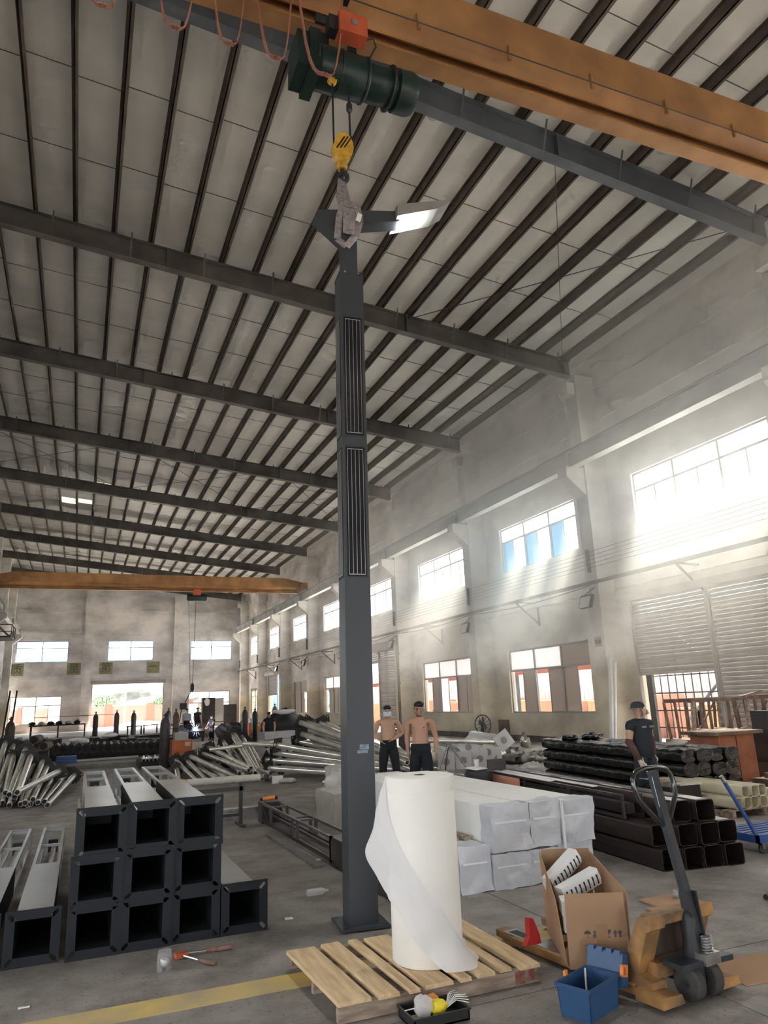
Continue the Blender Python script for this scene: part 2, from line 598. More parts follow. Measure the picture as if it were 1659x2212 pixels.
# ---- sky portals in the openings
for h in RH:
    portal((XR + 0.3, (h[0] + h[1]) / 2, (h[2] + h[3]) / 2), h[1] - h[0], h[3] - h[2], (-1, 0, 0)) if h[2] > 5 else None
for h in LH:
    portal((XL - 0.3, (h[0] + h[1]) / 2, (h[2] + h[3]) / 2), h[1] - h[0], h[3] - h[2], (1, 0, 0))
for h in FH[:3]:
    portal(((h[0] + h[1]) / 2, YF + 0.3, (h[2] + h[3]) / 2), h[1] - h[0], h[3] - h[2], (0, -1, 0))
for h in BH:
    portal(((h[0] + h[1]) / 2, YB - 0.3, (h[2] + h[3]) / 2), h[1] - h[0], h[3] - h[2], (0, 1, 0))

# ---- columns with corbels, children of the walls
def right_column(y):
    m = MB().box((XC, y - 0.3, 0), (XR, y + 0.3, RB(XC) - 0.02))
    ob('column', m, 'wall', wr)
    m = MB().prism([(0, 8.05), (0, 9.0), (-0.72, 9.0), (-0.72, 8.66)], (XC, y + 0.24, 0), (1, 0, 0), (0, 0, 1), 0.48)
    ob('corbel', m, 'wall', wr)
    ob('eave_block', MB().box((XC - 0.3, y - 0.22, RB(XC) - 0.72), (XC, y + 0.22, RB(XC) - 0.30)), 'wall', wr)
for y in COLS:
    right_column(y)
    m = MB().box((XL, y - 0.3, 0), (XL + 0.75, y + 0.3, RB(XL + 0.6) - 0.02))
    ob('column', m, 'wall', wl)
    m = MB().prism([(0.75, 8.05), (1.45, 8.66), (1.45, 9.0), (0.75, 9.0)], (XL, y + 0.24, 0), (1, 0, 0), (0, 0, 1), 0.48)
    ob('corbel', m, 'wall', wl)
for x in (0.55, 9.02):
    ob('column', MB().box((x - 0.38, YF - 0.45, 0), (x + 0.38, YF, RB(x) - 0.02)), 'wallfar', wf)
# ledges
trim = struct('trim_2', MB().box((XR - 0.16, YB, 4.92), (XR, YF, 5.24)).box((XR - 0.10, YB, 10.75), (XR, YF, 11.15)).box((XR - 0.06, YB, 11.9), (XR, YF, 12.35)), 'wall', label='concrete ledges running along the right wall')
trim = struct('trim_3', MB().box((XL, YF - 0.14, 4.86), (XR, YF, 5.08)).box((XL, YF - 0.1, 9.2), (XR, YF, 9.45)).box((XL, YF - 0.08, 11.2), (XR, YF, 11.5)), 'wallfar', label='concrete ledges across the far wall')
bs = struct('baseboard_right', MB().box((XR - 0.06, 19.3, 0), (XR, 36.9, 0.22)).box((XR - 0.06, 42.15, 0), (XR, 61.5, 0.22)), mat('sooty skirting', (0.16, 0.14, 0.125), 0.9, 0, 0.5, 3.0), label='dark sooty skirting along the right wall')

# ---- roof: sheet, rafters, purlins, sag rods
YR0, YR1 = YB - 0.3, YF + 0.3
SKYL = [(-1.36, 44.4, 45.2), (-0.36, 44.4, 45.2), (0.64, 44.1, 44.7), (-1.36, 48.6, 50.0), (-0.36, 48.4, 49.4), (-2.36, 53.2, 53.9), (-1.36, 53.2, 53.9), (-0.36, 53.4, 54.0), (2.64, 53.1, 53.7), (3.64, 53.3, 53.9), (4.64, 53.3, 53.9), (8.64, 53.2, 53.8), (9.64, 53.3, 53.9)]
def sheet(x0, x1, y0, y1):
    return [(x0, y0, RS(x0)), (x1, y0, RS(x1)), (x1, y1, RS(x1)), (x0, y1, RS(x0)), (x0, y0, RS(x0) + 0.08), (x1, y0, RS(x1) + 0.08), (x1, y1, RS(x1) + 0.08), (x0, y1, RS(x0) + 0.08)]
BF = [(0, 3, 2, 1), (4, 5, 6, 7), (0, 1, 5, 4), (1, 2, 6, 5), (2, 3, 7, 6), (3, 0, 4, 7)]
cm = MB()
ex = sorted({XL - 0.4, XR + 0.4, *[x - 0.42 for x, _, _ in SKYL], *[x + 0.42 for x, _, _ in SKYL]})
for xa, xb in zip(ex, ex[1:]):
    y = YR0
    for x, y0, y1 in sorted([q for q in SKYL if q[0] - 0.43 < xa and q[0] + 0.43 > xb], key=lambda q: q[1]):
        cm.add(sheet(xa, xb, y, y0), BF); y = y1
    cm.add(sheet(xa, xb, y, YR1), BF)
ceil_e = struct('ceiling', cm, 'roof', label='single pitch roof of pale ribbed sheets over dark purlins and rafters')
for x, y0, y1 in SKYL:
    ob('skylight_panel', MB().add(sheet(x - 0.42, x + 0.42, y0, y1), BF), 'skylight', ceil_e)
def rafter(y, m):
    mb = MB()
    a, b = XL, XR - 0.75
    def fl(x0, x1, dz0, dz1, w):
        mb.add([(x0, y - w, RB(x0) + dz0), (x1, y - w, RB(x1) + dz0), (x1, y + w, RB(x1) + dz0), (x0, y + w, RB(x0) + dz0),
                (x0, y - w, RB(x0) + dz1), (x1, y - w, RB(x1) + dz1), (x1, y + w, RB(x1) + dz1), (x0, y + w, RB(x0) + dz1)], BF)
    fl(a, b, 0, 0.022, 0.13); fl(a, b, 0.598, 0.62, 0.13); fl(a, b, 0.022, 0.598, 0.008)
    for x in (9.0, 1.6, -4.0):
        mb.box((x - 0.02, y - 0.13, RB(x)), (x + 0.02, y + 0.13, RB(x) + 0.6))
    o = ob('rafter', mb, m, ceil_e)
    for k in range(11):
        x = -5.4 + 2.0 * k
        if x > 14.6: break
        br = MB().bar((x, y - 0.12, RB(x) + 0.03), (x, y - 0.34, RT(x) + 0.02), 0.045, 0.012).bar((x, y + 0.12, RB(x) + 0.03), (x, y + 0.34, RT(x) + 0.02), 0.045, 0.012)
        ob('fly_brace', br, m, o)
for k, y in enumerate(COLS):
    rafter(y, 'rafter_blue' if k == 2 else 'rafter')
PX = [0.14 + 1.0 * k for k in range(-6, 16)]
for x in PX:
    z = RT(x)
    m = MB().box((x - 0.012, YR0, z), (x + 0.012, YR1, z + 0.26)).box((x - 0.012, YR0, z), (x + 0.075, YR1, z + 0.014)).box((x - 0.075, YR0, z + 0.246), (x + 0.012, YR1, z + 0.26))
    ob('purlin', m, 'purlin', ceil_e)
far_rods = MB()
for j, y in enumerate(COLS[:-1]):
    for t in (0.36, 0.67):
        for i in range(len(PX) - 1):
            yy = y + 8.15 * t + (0.09 if i % 2 else -0.09)
            p, q = (PX[i], yy, RT(PX[i]) + 0.11), (PX[i + 1], yy, RT(PX[i + 1]) + 0.11)
            if 1 <= j <= 7: ob('sag_rod', MB().bar(p, q, 0.014), 'thin', ceil_e)
            else: far_rods.bar(p, q, 0.014)
o = ob('sag_rods_beyond', far_rods, 'thin', ceil_e); o['kind'] = 'stuff'
for y0, y1, xa, xb in ((COLS[5], COLS[6], -6.0, 1.6), (COLS[5], COLS[6], 1.6, 9.0), (COLS[5], COLS[6], 9.0, 15.0), (COLS[2], COLS[3], 9.0, 15.0)):
    if True:
        for p, q in (((xa, y0), (xb, y1)), ((xb, y0), (xa, y1))):
            ob('brace_rod', MB().bar((p[0], p[1], RT(p[0]) - 0.12), (q[0], q[1], RT(q[0]) - 0.12), 0.018), 'thin', ceil_e)

# ---- windows
def window(n, axis, c, u0, u1, z0, z1, ncol, frac, fm, panes, label, t=0.06, skip=()):
    """steel window in an opening: outer frame, mullions, transom and single panes; ncol top lights, 2 sashes below each"""
    loc = (c, (u0 + u1) / 2, z0) if axis == 'x' else ((u0 + u1) / 2, c, z0)
    w = sempty('window_%d' % n, loc, label)
    def bx(mb, a, b, za, zb, d=0.05, off=0.0):
        if axis == 'x': mb.box((c + off - d / 2, a, za), (c + off + d / 2, b, zb))
        else: mb.box((a, c + off - d / 2, za), (b, c + off + d / 2, zb))
        return mb
    fr = MB()
    zm = z1 - frac * (z1 - z0)
    bx(fr, u0, u1, z0, z0 + t, 0.09); bx(fr, u0, u1, z1 - t, z1, 0.09); bx(fr, u0, u0 + t, z0, z1, 0.09); bx(fr, u1 - t, u1, z0, z1, 0.09)
    ob('frame', fr, fm, w)
    ob('transom', bx(MB(), u0 + t, u1 - t, zm - 0.035, zm + 0.035, 0.08), fm, w)
    step = (u1 - u0) / ncol
    for i in range(1, ncol):
        ob('mullion', bx(MB(), u0 + i * step - 0.035, u0 + i * step + 0.035, z0 + t, z1 - t, 0.08), fm, w)
    for i in range(ncol):
        k = ('T', i)
        if k in skip: continue
        ob('pane', bx(MB(), u0 + i * step + 0.03, u0 + (i + 1) * step - 0.03, zm + 0.03, z1 - 0.04, 0.008), panes.get(k, panes['*']), w)
    hs = step / 2
    for i in range(2 * ncol):
        a, b = u0 + i * hs + 0.02, u0 + (i + 1) * hs - 0.02
        off = 0.02 if i % 2 else -0.02
        ob('sash_stile', bx(MB(), b - 0.03, b + 0.02, z0 + t, zm - 0.03, 0.03, off), fm, w)
        k = ('B', i)
        if k in skip: continue
        ob('pane', bx(MB(), a, b, z0 + 0.04, zm - 0.03, 0.008, off), panes.get(k, panes['*']), w)
    return w
NW = 1
ordn = ['first', 'second', 'third', 'fourth', 'fifth', 'sixth', 'seventh', 'eighth']
for i, c in enumerate(BAYS):
    if i < 2: continue
    u0, u1, z0, z1 = upper_win(c)
    pn = {'*': 'glass'}
    if i == 3: pn.update({('B', 5): 'glass_blue', ('B', 3): 'glass_blue', ('B', 1): 'glass_blue'})
    window(NW, 'x', XR + 0.12, u0, u1, z0, z1, 3, 0.31, 'frame', pn, '%s high window of the right wall counting from the shutters' % ordn[i - 2]); NW += 1
for j, h in enumerate(FH[:3]):
    window(NW, 'y', YF + 0.12, h[0], h[1], h[2], h[3], 2, 0.34, 'frame_blue', {'*': 'glass'}, '%s upper window of the far wall' % ['left', 'middle', 'right'][j]); NW += 1
lowpan = {
    3: ({'*': 'frost', ('T', 2): 'frost_light', ('T', 1): 'frost_light'}, {('B', 5), ('B', 3), ('B', 0)}),
    4: ({'*': 'frost', ('T', 0): 'frost_light', ('T', 1): 'frost_light', ('T', 2): 'frost_light', ('B', 3): 'frost_light'}, {('B', 5), ('B', 2)}),
    6: ({'*': 'frost', ('T', 2): 'frost_light', ('T', 1): 'frost_light'}, {('B', 5)}),
    7: ({'*': 'frost'}, {('B', 2)}),
    9: ({'*': 'frost'}, {('B', 2), ('B', 4)}),
}
for i, (c, z0, z1) in LOWR.items():
    pn, sk = lowpan[i]
    window(NW, 'x', XR + 0.12, c - 2.6, c + 2.6, z0, z1, 3, 0.33, 'frame', pn, 'low window with dusty sliding panes, %s on the right wall' % {3: 'nearest', 4: 'second', 6: 'third', 7: 'fourth', 9: 'last'}[i], skip=sk); NW += 1
window(NW, 'y', YF + 0.12, *FH[3], 2, 0.34, 'frame', {'*': 'frost_light', ('T', 0): 'glass', ('T', 1): 'frost_light', ('B', 0): 'glass', ('B', 2): 'glass'}, 'low left window of the far wall showing red posts outside', skip={('B', 0), ('B', 2)}); NW += 1
window(NW, 'y', YF + 0.12, *FH[5], 2, 0.36, 'frame', {'*': 'glass', ('T', 1): 'frost_light', ('B', 3): 'frost_light', ('B', 0): 'frost_light'}, 'low right window of the far wall behind the welder', skip={('B', 1), ('B', 2)}); NW += 1

# ---- roller shutters
def shutter(n, x, y0, y1, zb, zt, label):
    d = sempty('door_%d' % n, (x, (y0 + y1) / 2, 0), label)
    z = zb; 
    proto = None
    while z < zt - 0.02:
        if proto is None:
            mb = MB().prism([(0, 0), (0, 0.115), (-0.02, 0.100), (-0.034, 0.057), (-0.02, 0.015)], (0, y1 - y0, 0), (1, 0, 0), (0, 0, 1), y1 - y0)
            proto = ob('slat', mb, 'shutter', d, local=True)
            s = proto
        else:
            s = proto.copy(); COL.objects.link(s); s.parent = d
        s.location = (0, -(y1 - y0) / 2, z)
        z += 0.118
    ob('bottom_bar', MB().box((x - 0.04, y0, zb - 0.09), (x + 0.02, y1, zb)), 'shutter', d)
    ob('hood', MB().prism([(0.1, 0), (0.1, 0.42), (-0.34, 0.42), (-0.42, 0.2), (-0.34, 0.0)], (x, y1 + 0.35, zt - 0.08), (1, 0, 0), (0, 0, 1), y1 - y0 + 0.5), 'shutter', d)
    ob('guide_rail', MB().box((x - 0.07, y0 - 0.07, 0), (x + 0.05, y0, zt)), 'steel_dark' if n == 9 else 'shutter', d)
    ob('guide_rail', MB().box((x - 0.07, y1, 0), (x + 0.05, y1 + 0.07, zt)), 'shutter', d)
    return d
shutter(1, XR - 0.05, 15.15, 18.1, 2.25, 4.5, 'half raised roller shutter beside the near column')
shutter(2, XR - 0.05, 11.75, 15.0, 0.1, 4.5, 'closed roller shutter at the right edge')
shutter(3, XR - 0.05, 37.0, 39.45, 0.1, 4.5, 'closed roller shutter behind the two bare chested men')
shutter(4, XR - 0.05, 39.6, 42.0, 3.9, 4.5, 'raised roller shutter of the middle doorway')
shutter(5, XR - 0.05, 63.4, 66.5, 2.6, 4.3, 'half raised roller shutter of the far right doorway')
# rolled up shutter over the far doorway
fd = sempty('door_6', (4.5, YF, 0), 'open far doorway with a rolled up shutter hood above')
ob('hood', MB().box((1.0, YF - 0.4, 4.25), (8.0, YF, 4.62)), 'shutter', fd)
ob('guide_rail', MB().box((1.1, YF - 0.08, 0), (1.2, YF, 4.25)), 'shutter', fd)
ob('guide_rail', MB().box((7.76, YF - 0.08, 0), (7.86, YF, 4.25)), 'shutter', fd)
# folding lattice gate under the half raised shutter
lg = thing('lattice_gate', 'black steel grille gate under the half raised shutter', 'gate', (XR + 0.1, 16.6, 0))
for z in (0.15, 0.62, 1.1, 1.6, 2.1): ob('rail', MB().box((XR + 0.08, 15.2, z), (XR + 0.11, 17.75, z + 0.035)), 'steel_dark', lg)
for k in range(9):
    y = 15.25 + k * 0.31
    ob('bar', MB().box((XR + 0.05, y, 0.02), (XR + 0.08, y + 0.022, 2.3)), 'steel_dark', lg)
ob('post', MB().box((XR, 17.72, 0), (XR + 0.1, 17.95, 2.3)), 'steel_dark', lg)
# ================================================================== crane runways and cranes
def runway(x, label):
    r = thing('crane_runway', label, 'crane beam', (x, (YB + YF) / 2, 9.0))
    ob('beam', MB().box((x - 0.16, YB + 0.1, 9.0), (x + 0.16, YF - 0.2, 9.03)).box((x - 0.16, YB + 0.1, 9.55), (x + 0.16, YF - 0.2, 9.58)).box((x - 0.02, YB + 0.1, 9.03), (x + 0.02, YF - 0.2, 9.55)), 'runway', r)
    ob('rail', MB().box((x - 0.03, YB + 0.1, 9.58), (x + 0.03, YF - 0.2, 9.67)), 'thin', r)
    for y in COLS:
        ob('stiffener', MB().box((x - 0.15, y - 0.01, 9.03), (x + 0.15, y + 0.01, 9.55)), 'runway', r)
    return r
runway(14.82, 'pale crane runway beam on corbels along the right wall')
runway(-5.55, 'pale crane runway beam on corbels along the left wall')

M['hoist_green'] = mat('dark green hoist paint', (0.014, 0.038, 0.034), 0.38, 0.1, 0.4, 5.0)
M['ctrl_red'] = mat('orange red control box', (0.62, 0.12, 0.05), 0.5, 0, 0.2, 6)
M['festoon'] = mat('red brown flat cable', (0.40, 0.16, 0.11), 0.6)
M['hook_yellow'] = mat('yellow hook block paint', (0.85, 0.50, 0.05), 0.45, 0, 0.3, 14, dark=(0.55, 0.30, 0.04))
M['steel'] = mat('bright steel', (0.55, 0.55, 0.56), 0.35, 0.9)
M['sling'] = mat('grey violet webbing', (0.36, 0.31, 0.32), 0.9, 0, 0.4, 30)

def girder(y, label, full):
    c = thing('bridge_crane', label, 'crane', (4.6, y, 9.5), 0, 'orange bridge cranes')
    x0, x1 = XL + 1.5, 14.25
    b = MB()
    for sx, xa in ((x0, x0 + 1.2), (x1, x1 - 1.2)):
        pass
    # tapered box: shallower at the ends
    prof = [(x0 - 0.5, 9.95), (x0 + 0.9, 9.60 + 0.33), (x1 - 0.9, 9.93), (x1 + 0.5, 9.95), (x1 + 0.5, 10.25), (x1 - 0.9, 10.56), (x0 + 0.9, 10.56), (x0 - 0.5, 10.25)]
    b.prism([(p[0], p[1]) for p in prof], (0, y + 0.21, 0), (1, 0, 0), (0, 0, 1), 0.42)
    ob('box_girder', b, 'orange', c)
    i = MB().box((x0, y - 0.12, 9.5), (x1, y + 0.12, 9.525)).box((x0, y - 0.015, 9.525), (x1, y + 0.015, 9.91)).box((x0, y - 0.15, 9.905), (x1, y + 0.15, 9.93))
    i.prism([(-0.12, 0), (-0.015, 0.05), (-0.015, 0)], (x0, y, 9.525), (0, 1, 0), (0, 0, 1), x1 - x0)
    i.prism([(0.12, 0), (0.015, 0), (0.015, 0.05)], (x0, y, 9.525), (0, 1, 0), (0, 0, 1), x1 - x0)
    # swept fairing between box and rail flange
    i.grid(lambda u, v: (x0 + (x1 - x0) * u, y - 0.205 + 0.13 * math.sin(v * PI) ** 0.8 + 0.05 * v, 9.93 - 0.30 * v), 1, 8)
    ob('rail_beam', i, 'orange', c, smooth=True)
    k = 0
    x = x0 + 0.7
    while x < x1:
        ob('stiffener', MB().box((x - 0.02, y - 0.245, 9.80), (x + 0.02, y - 0.21, 10.04)), 'orange', c)
        x += 1.32 if full else 2.64
    for xe, s in ((x0 - 0.35, 1), (x1 + 0.35, -1)):
        ob('end_truck', MB().box((xe - 0.14, y - 1.3, 9.72), (xe + 0.14, y + 1.3, 10.1)), 'orange', c)
        for yy in (y - 1.05, y + 1.05):
            ob('wheel', MB().lathe([(0.18, -0.06), (0.2, -0.06), (0.2, 0.06), (0.18, 0.06)], 16, (xe, yy, 9.85), 'x'), 'thin', c)
    return c
cr = girder(6.61, 'near orange bridge crane crossing overhead', True)
# festoon: loops of flat cable below a wire
ob('festoon_wire', MB().bar((XL + 1.6, 6.28, 9.78), (14.0, 6.28, 9.78), 0.012), 'thin', cr)
for k in range(8):
    xa = -1.62 + 0.56 * k if k < 7 else 1.9
    xa, xb = [(-1.7, -1.25), (-1.1, -0.7), (-0.4, 0.02), (0.28, 0.72), (0.86, 1.24), (1.34, 1.76), (1.82, 2.36), (3.0, 3.4)][k]
    if k == 7: continue
    pts = []
    for t in range(15):
        u = t / 14
        z = 9.72 - (1.27 if k < 6 else 1.3) * (1 - abs(2 * u - 1) ** 3.2)
        pts.append((xa + (xb - xa) * u, 6.14 + 0.10 * abs(2 * u - 1), z))
    mb = MB()
    for a in range(14):
        p, q = Vector(pts[a]), Vector(pts[a + 1])
        mb.bar(p, q, 0.05, 0.012, up=(0, 0, 1) if abs((q - p).normalized().z) < 0.9 else (1, 0, 0))
    ob('festoon_loop', mb, 'festoon', cr)
    ob('cable_trolley', MB().box((xb + 0.01, 6.2, 9.66), (xb + 0.08, 6.3, 9.80)), 'black', cr)

h = thing('electric_hoist', 'dark green electric hoist under the near crane girder', 'hoist', (2.45, 6.62, 8.7))
ob('drum', MB().lathe([(0.23, 0), (0.25, 0.03), (0.25, 0.6), (0.23, 0.63)], 24, (2.13, 6.6, 8.98), 'x'), 'hoist_green', h, smooth=True)
ob('motor', MB().lathe([(0.12, 0), (0.20, 0.0), (0.22, 0.05), (0.22, 0.32), (0.2, 0.36), (0.2, 0.4), (0.25, 0.42), (0.25, 0.6), (0.23, 0.66), (0.1, 0.68)], 24, (2.72, 6.6, 8.98), 'x'), 'hoist_green', h, smooth=True)
ob('gearbox', MB().box((1.86, 6.4, 8.76), (2.02, 6.82, 9.24)).box((2.0, 6.36, 8.72), (2.13, 6.86, 9.28)), 'hoist_green', h)
for x in (2.0, 2.3, 2.62, 2.95):
    ob('cooling_ring', MB().lathe([(0.262, 0), (0.262, 0.02)], 24, (x + 0.1, 6.6, 8.98), 'x'), 'steel_dark', h)
ob('hanger', MB().box((2.2, 6.58, 9.2), (2.3, 6.64, 9.52)).box((2.55, 6.58, 9.2), (2.65, 6.64, 9.52)).box((2.1, 6.46, 9.5), (2.75, 6.50, 9.62)).box((2.1, 6.72, 9.5), (2.75, 6.76, 9.62)), 'steel_dark', h)
for x in (2.2, 2.65):
    for y in (6.515, 6.705):
        ob('trolley_wheel', MB().lathe([(0.045, -0.02), (0.055, 0.02)], 12, (x, y, 9.575), 'y'), 'steel_dark', h)
ob('rope_guide', MB().lathe([(0.03, 0), (0.055, 0.0), (0.055, 0.05), (0.03, 0.05)], 14, (2.30, 6.48, 8.75), 'y').box((2.22, 6.47, 8.76), (2.32, 6.55, 8.80)), 'hook_yellow', h)
cb = ob('control_box', MB().box((2.28, 6.14, 9.12), (2.62, 6.32, 9.40)), 'ctrl_red', h)
ob('nameplate', MB().box((2.42, 6.134, 9.24), (2.50, 6.14, 9.31)), 'steel', cb)
ob('contactor_box', MB().box((2.17, 6.18, 9.14), (2.28, 6.32, 9.34)), 'black', h)
ob('cable', MB().path([(2.62, 6.25, 9.2), (2.72, 6.22, 9.22), (2.76, 6.24, 9.14), (2.72, 6.4, 9.08)], 0.012, 6), 'black', h)

hb = thing('hook_block', 'yellow hook block with black stripes hanging on two wire ropes', 'crane hook', (2.39, 6.5, 7.5))
ob('rope', MB().tube((2.30, 6.5, 8.76), (2.30, 6.5, 7.86), 0.011, n=6), 'black', hb)
ob('rope', MB().tube((2.50, 6.5, 9.0), (2.50, 6.5, 7.86), 0.011, n=6), 'black', hb)
ob('rope_socket', MB().lathe([(0.018, 0), (0.036, 0.03), (0.036, 0.1), (0.02, 0.14)], 10, (2.50, 6.5, 8.36)), 'steel_dark', hb)
pl = []
for t in range(20):
    a = 2 * PI * t / 20
    pl.append((0.115 * math.cos(a), 0.19 * math.sin(a) + 0.02 * math.cos(a)))
sh = ob('sheave_cheek', MB().prism(pl, (2.40, 6.56, 7.82), (1, 0, 0), (0, 0, 1), 0.12), 'hook_yellow', hb, smooth=True)
for k in range(3):
    ob('stripe', MB().cbox((2.36 + 0.045 * k, 6.437, 7.86 + 0.015 * k), (0.016, 0.004, 0.2), ry=0.5), 'black', sh)
ob('swivel', MB().lathe([(0.05, 0), (0.065, 0.04), (0.045, 0.1)], 12, (2.39, 6.5, 7.55)), 'hook_yellow', hb, smooth=True)
hp = []
for t in range(13):
    a = PI / 2 - t / 12 * (1.55 * PI)
    hp.append((2.39 + 0.06 * math.cos(a) * 1.0, 6.5, 7.46 + 0.065 * math.sin(a)))
ob('hook', MB().path([(2.39, 6.5, 7.57)] + hp, [0.025] + [0.027] * 9 + [0.022, 0.018, 0.012, 0.006], 8), 'steel_dark', hb, smooth=True)

c2 = girder(51.0, 'far orange bridge crane in front of the far wall', False)
h2 = thing('electric_hoist', 'small dark hoist with orange box under the far crane', 'hoist', (7.1, 51.0, 9.0))
ob('drum', MB().lathe([(0.2, 0), (0.25, 0.05), (0.25, 1.2), (0.2, 1.3)], 16, (6.5, 51.0, 9.1), 'x'), 'hoist_green', h2, smooth=True)
ob('control_box', MB().box((6.85, 50.5, 9.2), (7.35, 50.8, 9.6)), 'ctrl_red', h2)
ob('hanger', MB().box((6.9, 50.95, 9.3), (7.0, 51.05, 9.5)).box((7.2, 50.95, 9.3), (7.3, 51.05, 9.5)), 'steel_dark', h2)
ob('rope', MB().tube((7.1, 51, 9.0), (7.0, 51, 3.3), 0.02, n=6), 'thin', h2)
ob('hook', MB().lathe([(0.03, 0), (0.12, 0.15), (0.12, 0.45), (0.03, 0.6)], 10, (7.0, 51, 2.75)), 'hoist_green', h2)
ob('pendant_cable', MB().tube((6.6, 51, 9.0), (6.9, 50.9, 1.6), 0.014, n=6), 'thin', h2)

# ================================================================== fittings on the right wall
M['lampface'] = mat('floodlight glass', (0.72, 0.72, 0.70), 0.25)
for k, y in enumerate(COLS):
    if k < 2 or k > 8: continue
    nm = ['', '', 'near the right edge of the roof', 'beside the near shutter', 'between the two near low windows', 'beside the middle shutter', 'on the fourth column', 'on the fifth column', 'on the sixth column'][k]
    f = thing('floodlight', 'pale square floodlight on a column %s' % nm, 'floodlight', (XC - 0.2, y, 4.4), 0, 'floodlights on the right wall columns')
    ob('housing', MB().cbox((XC - 0.28, y + 0.02, 4.55), (0.12, 0.56, 0.42), ry=0.32), 'steel_dark', f)
    ob('lens', MB().cbox((XC - 0.345, y + 0.02, 4.53), (0.012, 0.50, 0.36), ry=0.32), 'lampface', f)
    ob('yoke', MB().bar((XC, y - 0.12, 5.0), (XC - 0.28, y + 0.2, 4.72), 0.03).bar((XC, y + 0.12, 5.0), (XC - 0.28, y - 0.2, 4.72), 0.03), 'steel_dark', f)
for k, c in enumerate(BAYS):
    if k < 2: continue
    b = thing('wall_bracket', 'triangular steel bracket on the right wall ledge, %s from the near shutter' % ordn[k - 2], 'bracket', (XR, c + 0.2, 4.2), 0, 'triangular brackets on the right wall')
    y = c + 0.2
    ob('post', MB().bar((XR - 0.03, y, 4.22), (XR - 0.03, y, 5.1), 0.06), 'rafter', b)
    ob('arm', MB().bar((XR - 0.03, y, 5.06), (XR - 1.0, y, 5.10), 0.05), 'rafter', b)
    ob('strut', MB().bar((XR - 0.98, y, 5.08), (XR - 0.03, y, 4.28), 0.05), 'rafter', b)
pw = thing('power_line', 'row of thin bare wires on insulator racks along the right wall', 'wires', (XR - 0.9, 40, 5.4))
for i in range(5):
    ob('wire', MB().bar((XC - 0.12, 2, 5.62 + 0.13 * i), (XC - 0.12, YF - 1, 5.62 + 0.13 * i), 0.011), 'rafter', pw)
for y in COLS[2:]:
    ob('insulator_rack', MB().box((XC - 0.1, y - 0.04, 5.5), (XC, y + 0.04, 6.25)), 'rafter', pw)
co = thing('conduit', 'dark cable conduit lying along the right wall ledge', 'conduit', (XR - 0.7, 40, 5.0))
ob('pipe', MB().bar((XC - 0.03, 2, 5.16), (XC - 0.03, YF - 0.6, 5.16), 0.07, 0.11), 'rafter', co)
for y in COLS[3:8]:
    ob('sagging_cable', MB().path([(XC - 0.06, y + 8.15 * u, 5.08 - 0.14 * math.sin(PI * u)) for u in [0, .15, .3, .45, .6, .75, .9, 1]], 0.018, 5), 'rafter', co)
# painted board of numbers and notices on the near columns
M['notice'] = mat('faded paper notice', (0.68, 0.64, 0.55), 0.8, 0, 0.3, 9)
M['ink'] = mat('dark ink', (0.10, 0.09, 0.085), 0.8)
n = thing('number_plate', 'pale number plate high on the near column beside the shutter', 'sign', (XC, 19.0, 3.1))
ob('plate', MB().box((XC - 0.012, 18.83, 3.12), (XC - 0.001, 19.17, 3.42)), 'notice', n)
text_mesh('number', '008', 0.2, 'ink', (XC - 0.014, 19.0, 3.27), (PI / 2, 0, -PI / 2), n)
nb = thing('notice_board', 'stack of small grey notices beside the near low window', 'sign', (XR, 19.9, 1.0))
ob('board', MB().box((XR - 0.02, 19.72, 1.78), (XR - 0.001, 20.2, 2.0)), 'frame', nb)
ob('board', MB().box((XR - 0.02, 19.72, 1.46), (XR - 0.001, 20.2, 1.72)), 'notice', nb)
text_mesh('number', '200', 0.22, 'ink', (XR - 0.022, 19.96, 1.59), (PI / 2, 0, -PI / 2), nb)
ob('board', MB().box((XR - 0.02, 19.8, 1.02), (XR - 0.001, 20.02, 1.42)), 'frame', nb)
# slogan squares on the far wall
M['sq_yellow'] = mat('faded yellow paint square', (0.42, 0.40, 0.24), 0.85, 0, 0.3, 2.0)
for x, ch in ((-5.6, '\u8d28'), (-0.6, '\u91cf'), (2.3, '\u7b2c'), (6.75, '\u4e00')):
    s = thing('slogan_sign', 'faded yellow square with dark character on the far wall, %s' % {-5.6: 'leftmost', -0.6: 'second from the left', 2.3: 'third from the left', 6.75: 'rightmost'}[x], 'sign', (x, YF, 5.3), 0, 'slogan squares on the far wall')
    ob('square', MB().box((x - 0.62, YF - 0.012, 5.25), (x + 0.62, YF - 0.001, 6.4)), 'sq_yellow', s)
    text_mesh('character', ch, 1.0, 'ink', (x, YF - 0.016, 5.83), (PI / 2, 0, 0), s)
bb = thing('wall_panel', 'black rectangular panel on the far wall beside the doorway', 'panel', (9.7, YF, 1.6))
ob('board', MB().box((9.35, YF - 0.05, 1.6), (10.15, YF - 0.001, 2.2)).box((9.0, YF - 0.05, 1.7), (9.2, YF - 0.001, 2.1)), 'black', bb)
ob('rim', MB().box((9.33, YF - 0.06, 1.57), (10.17, YF - 0.03, 1.6)).box((9.33, YF - 0.06, 2.2), (10.17, YF - 0.03, 2.23)), 'frame', bb)
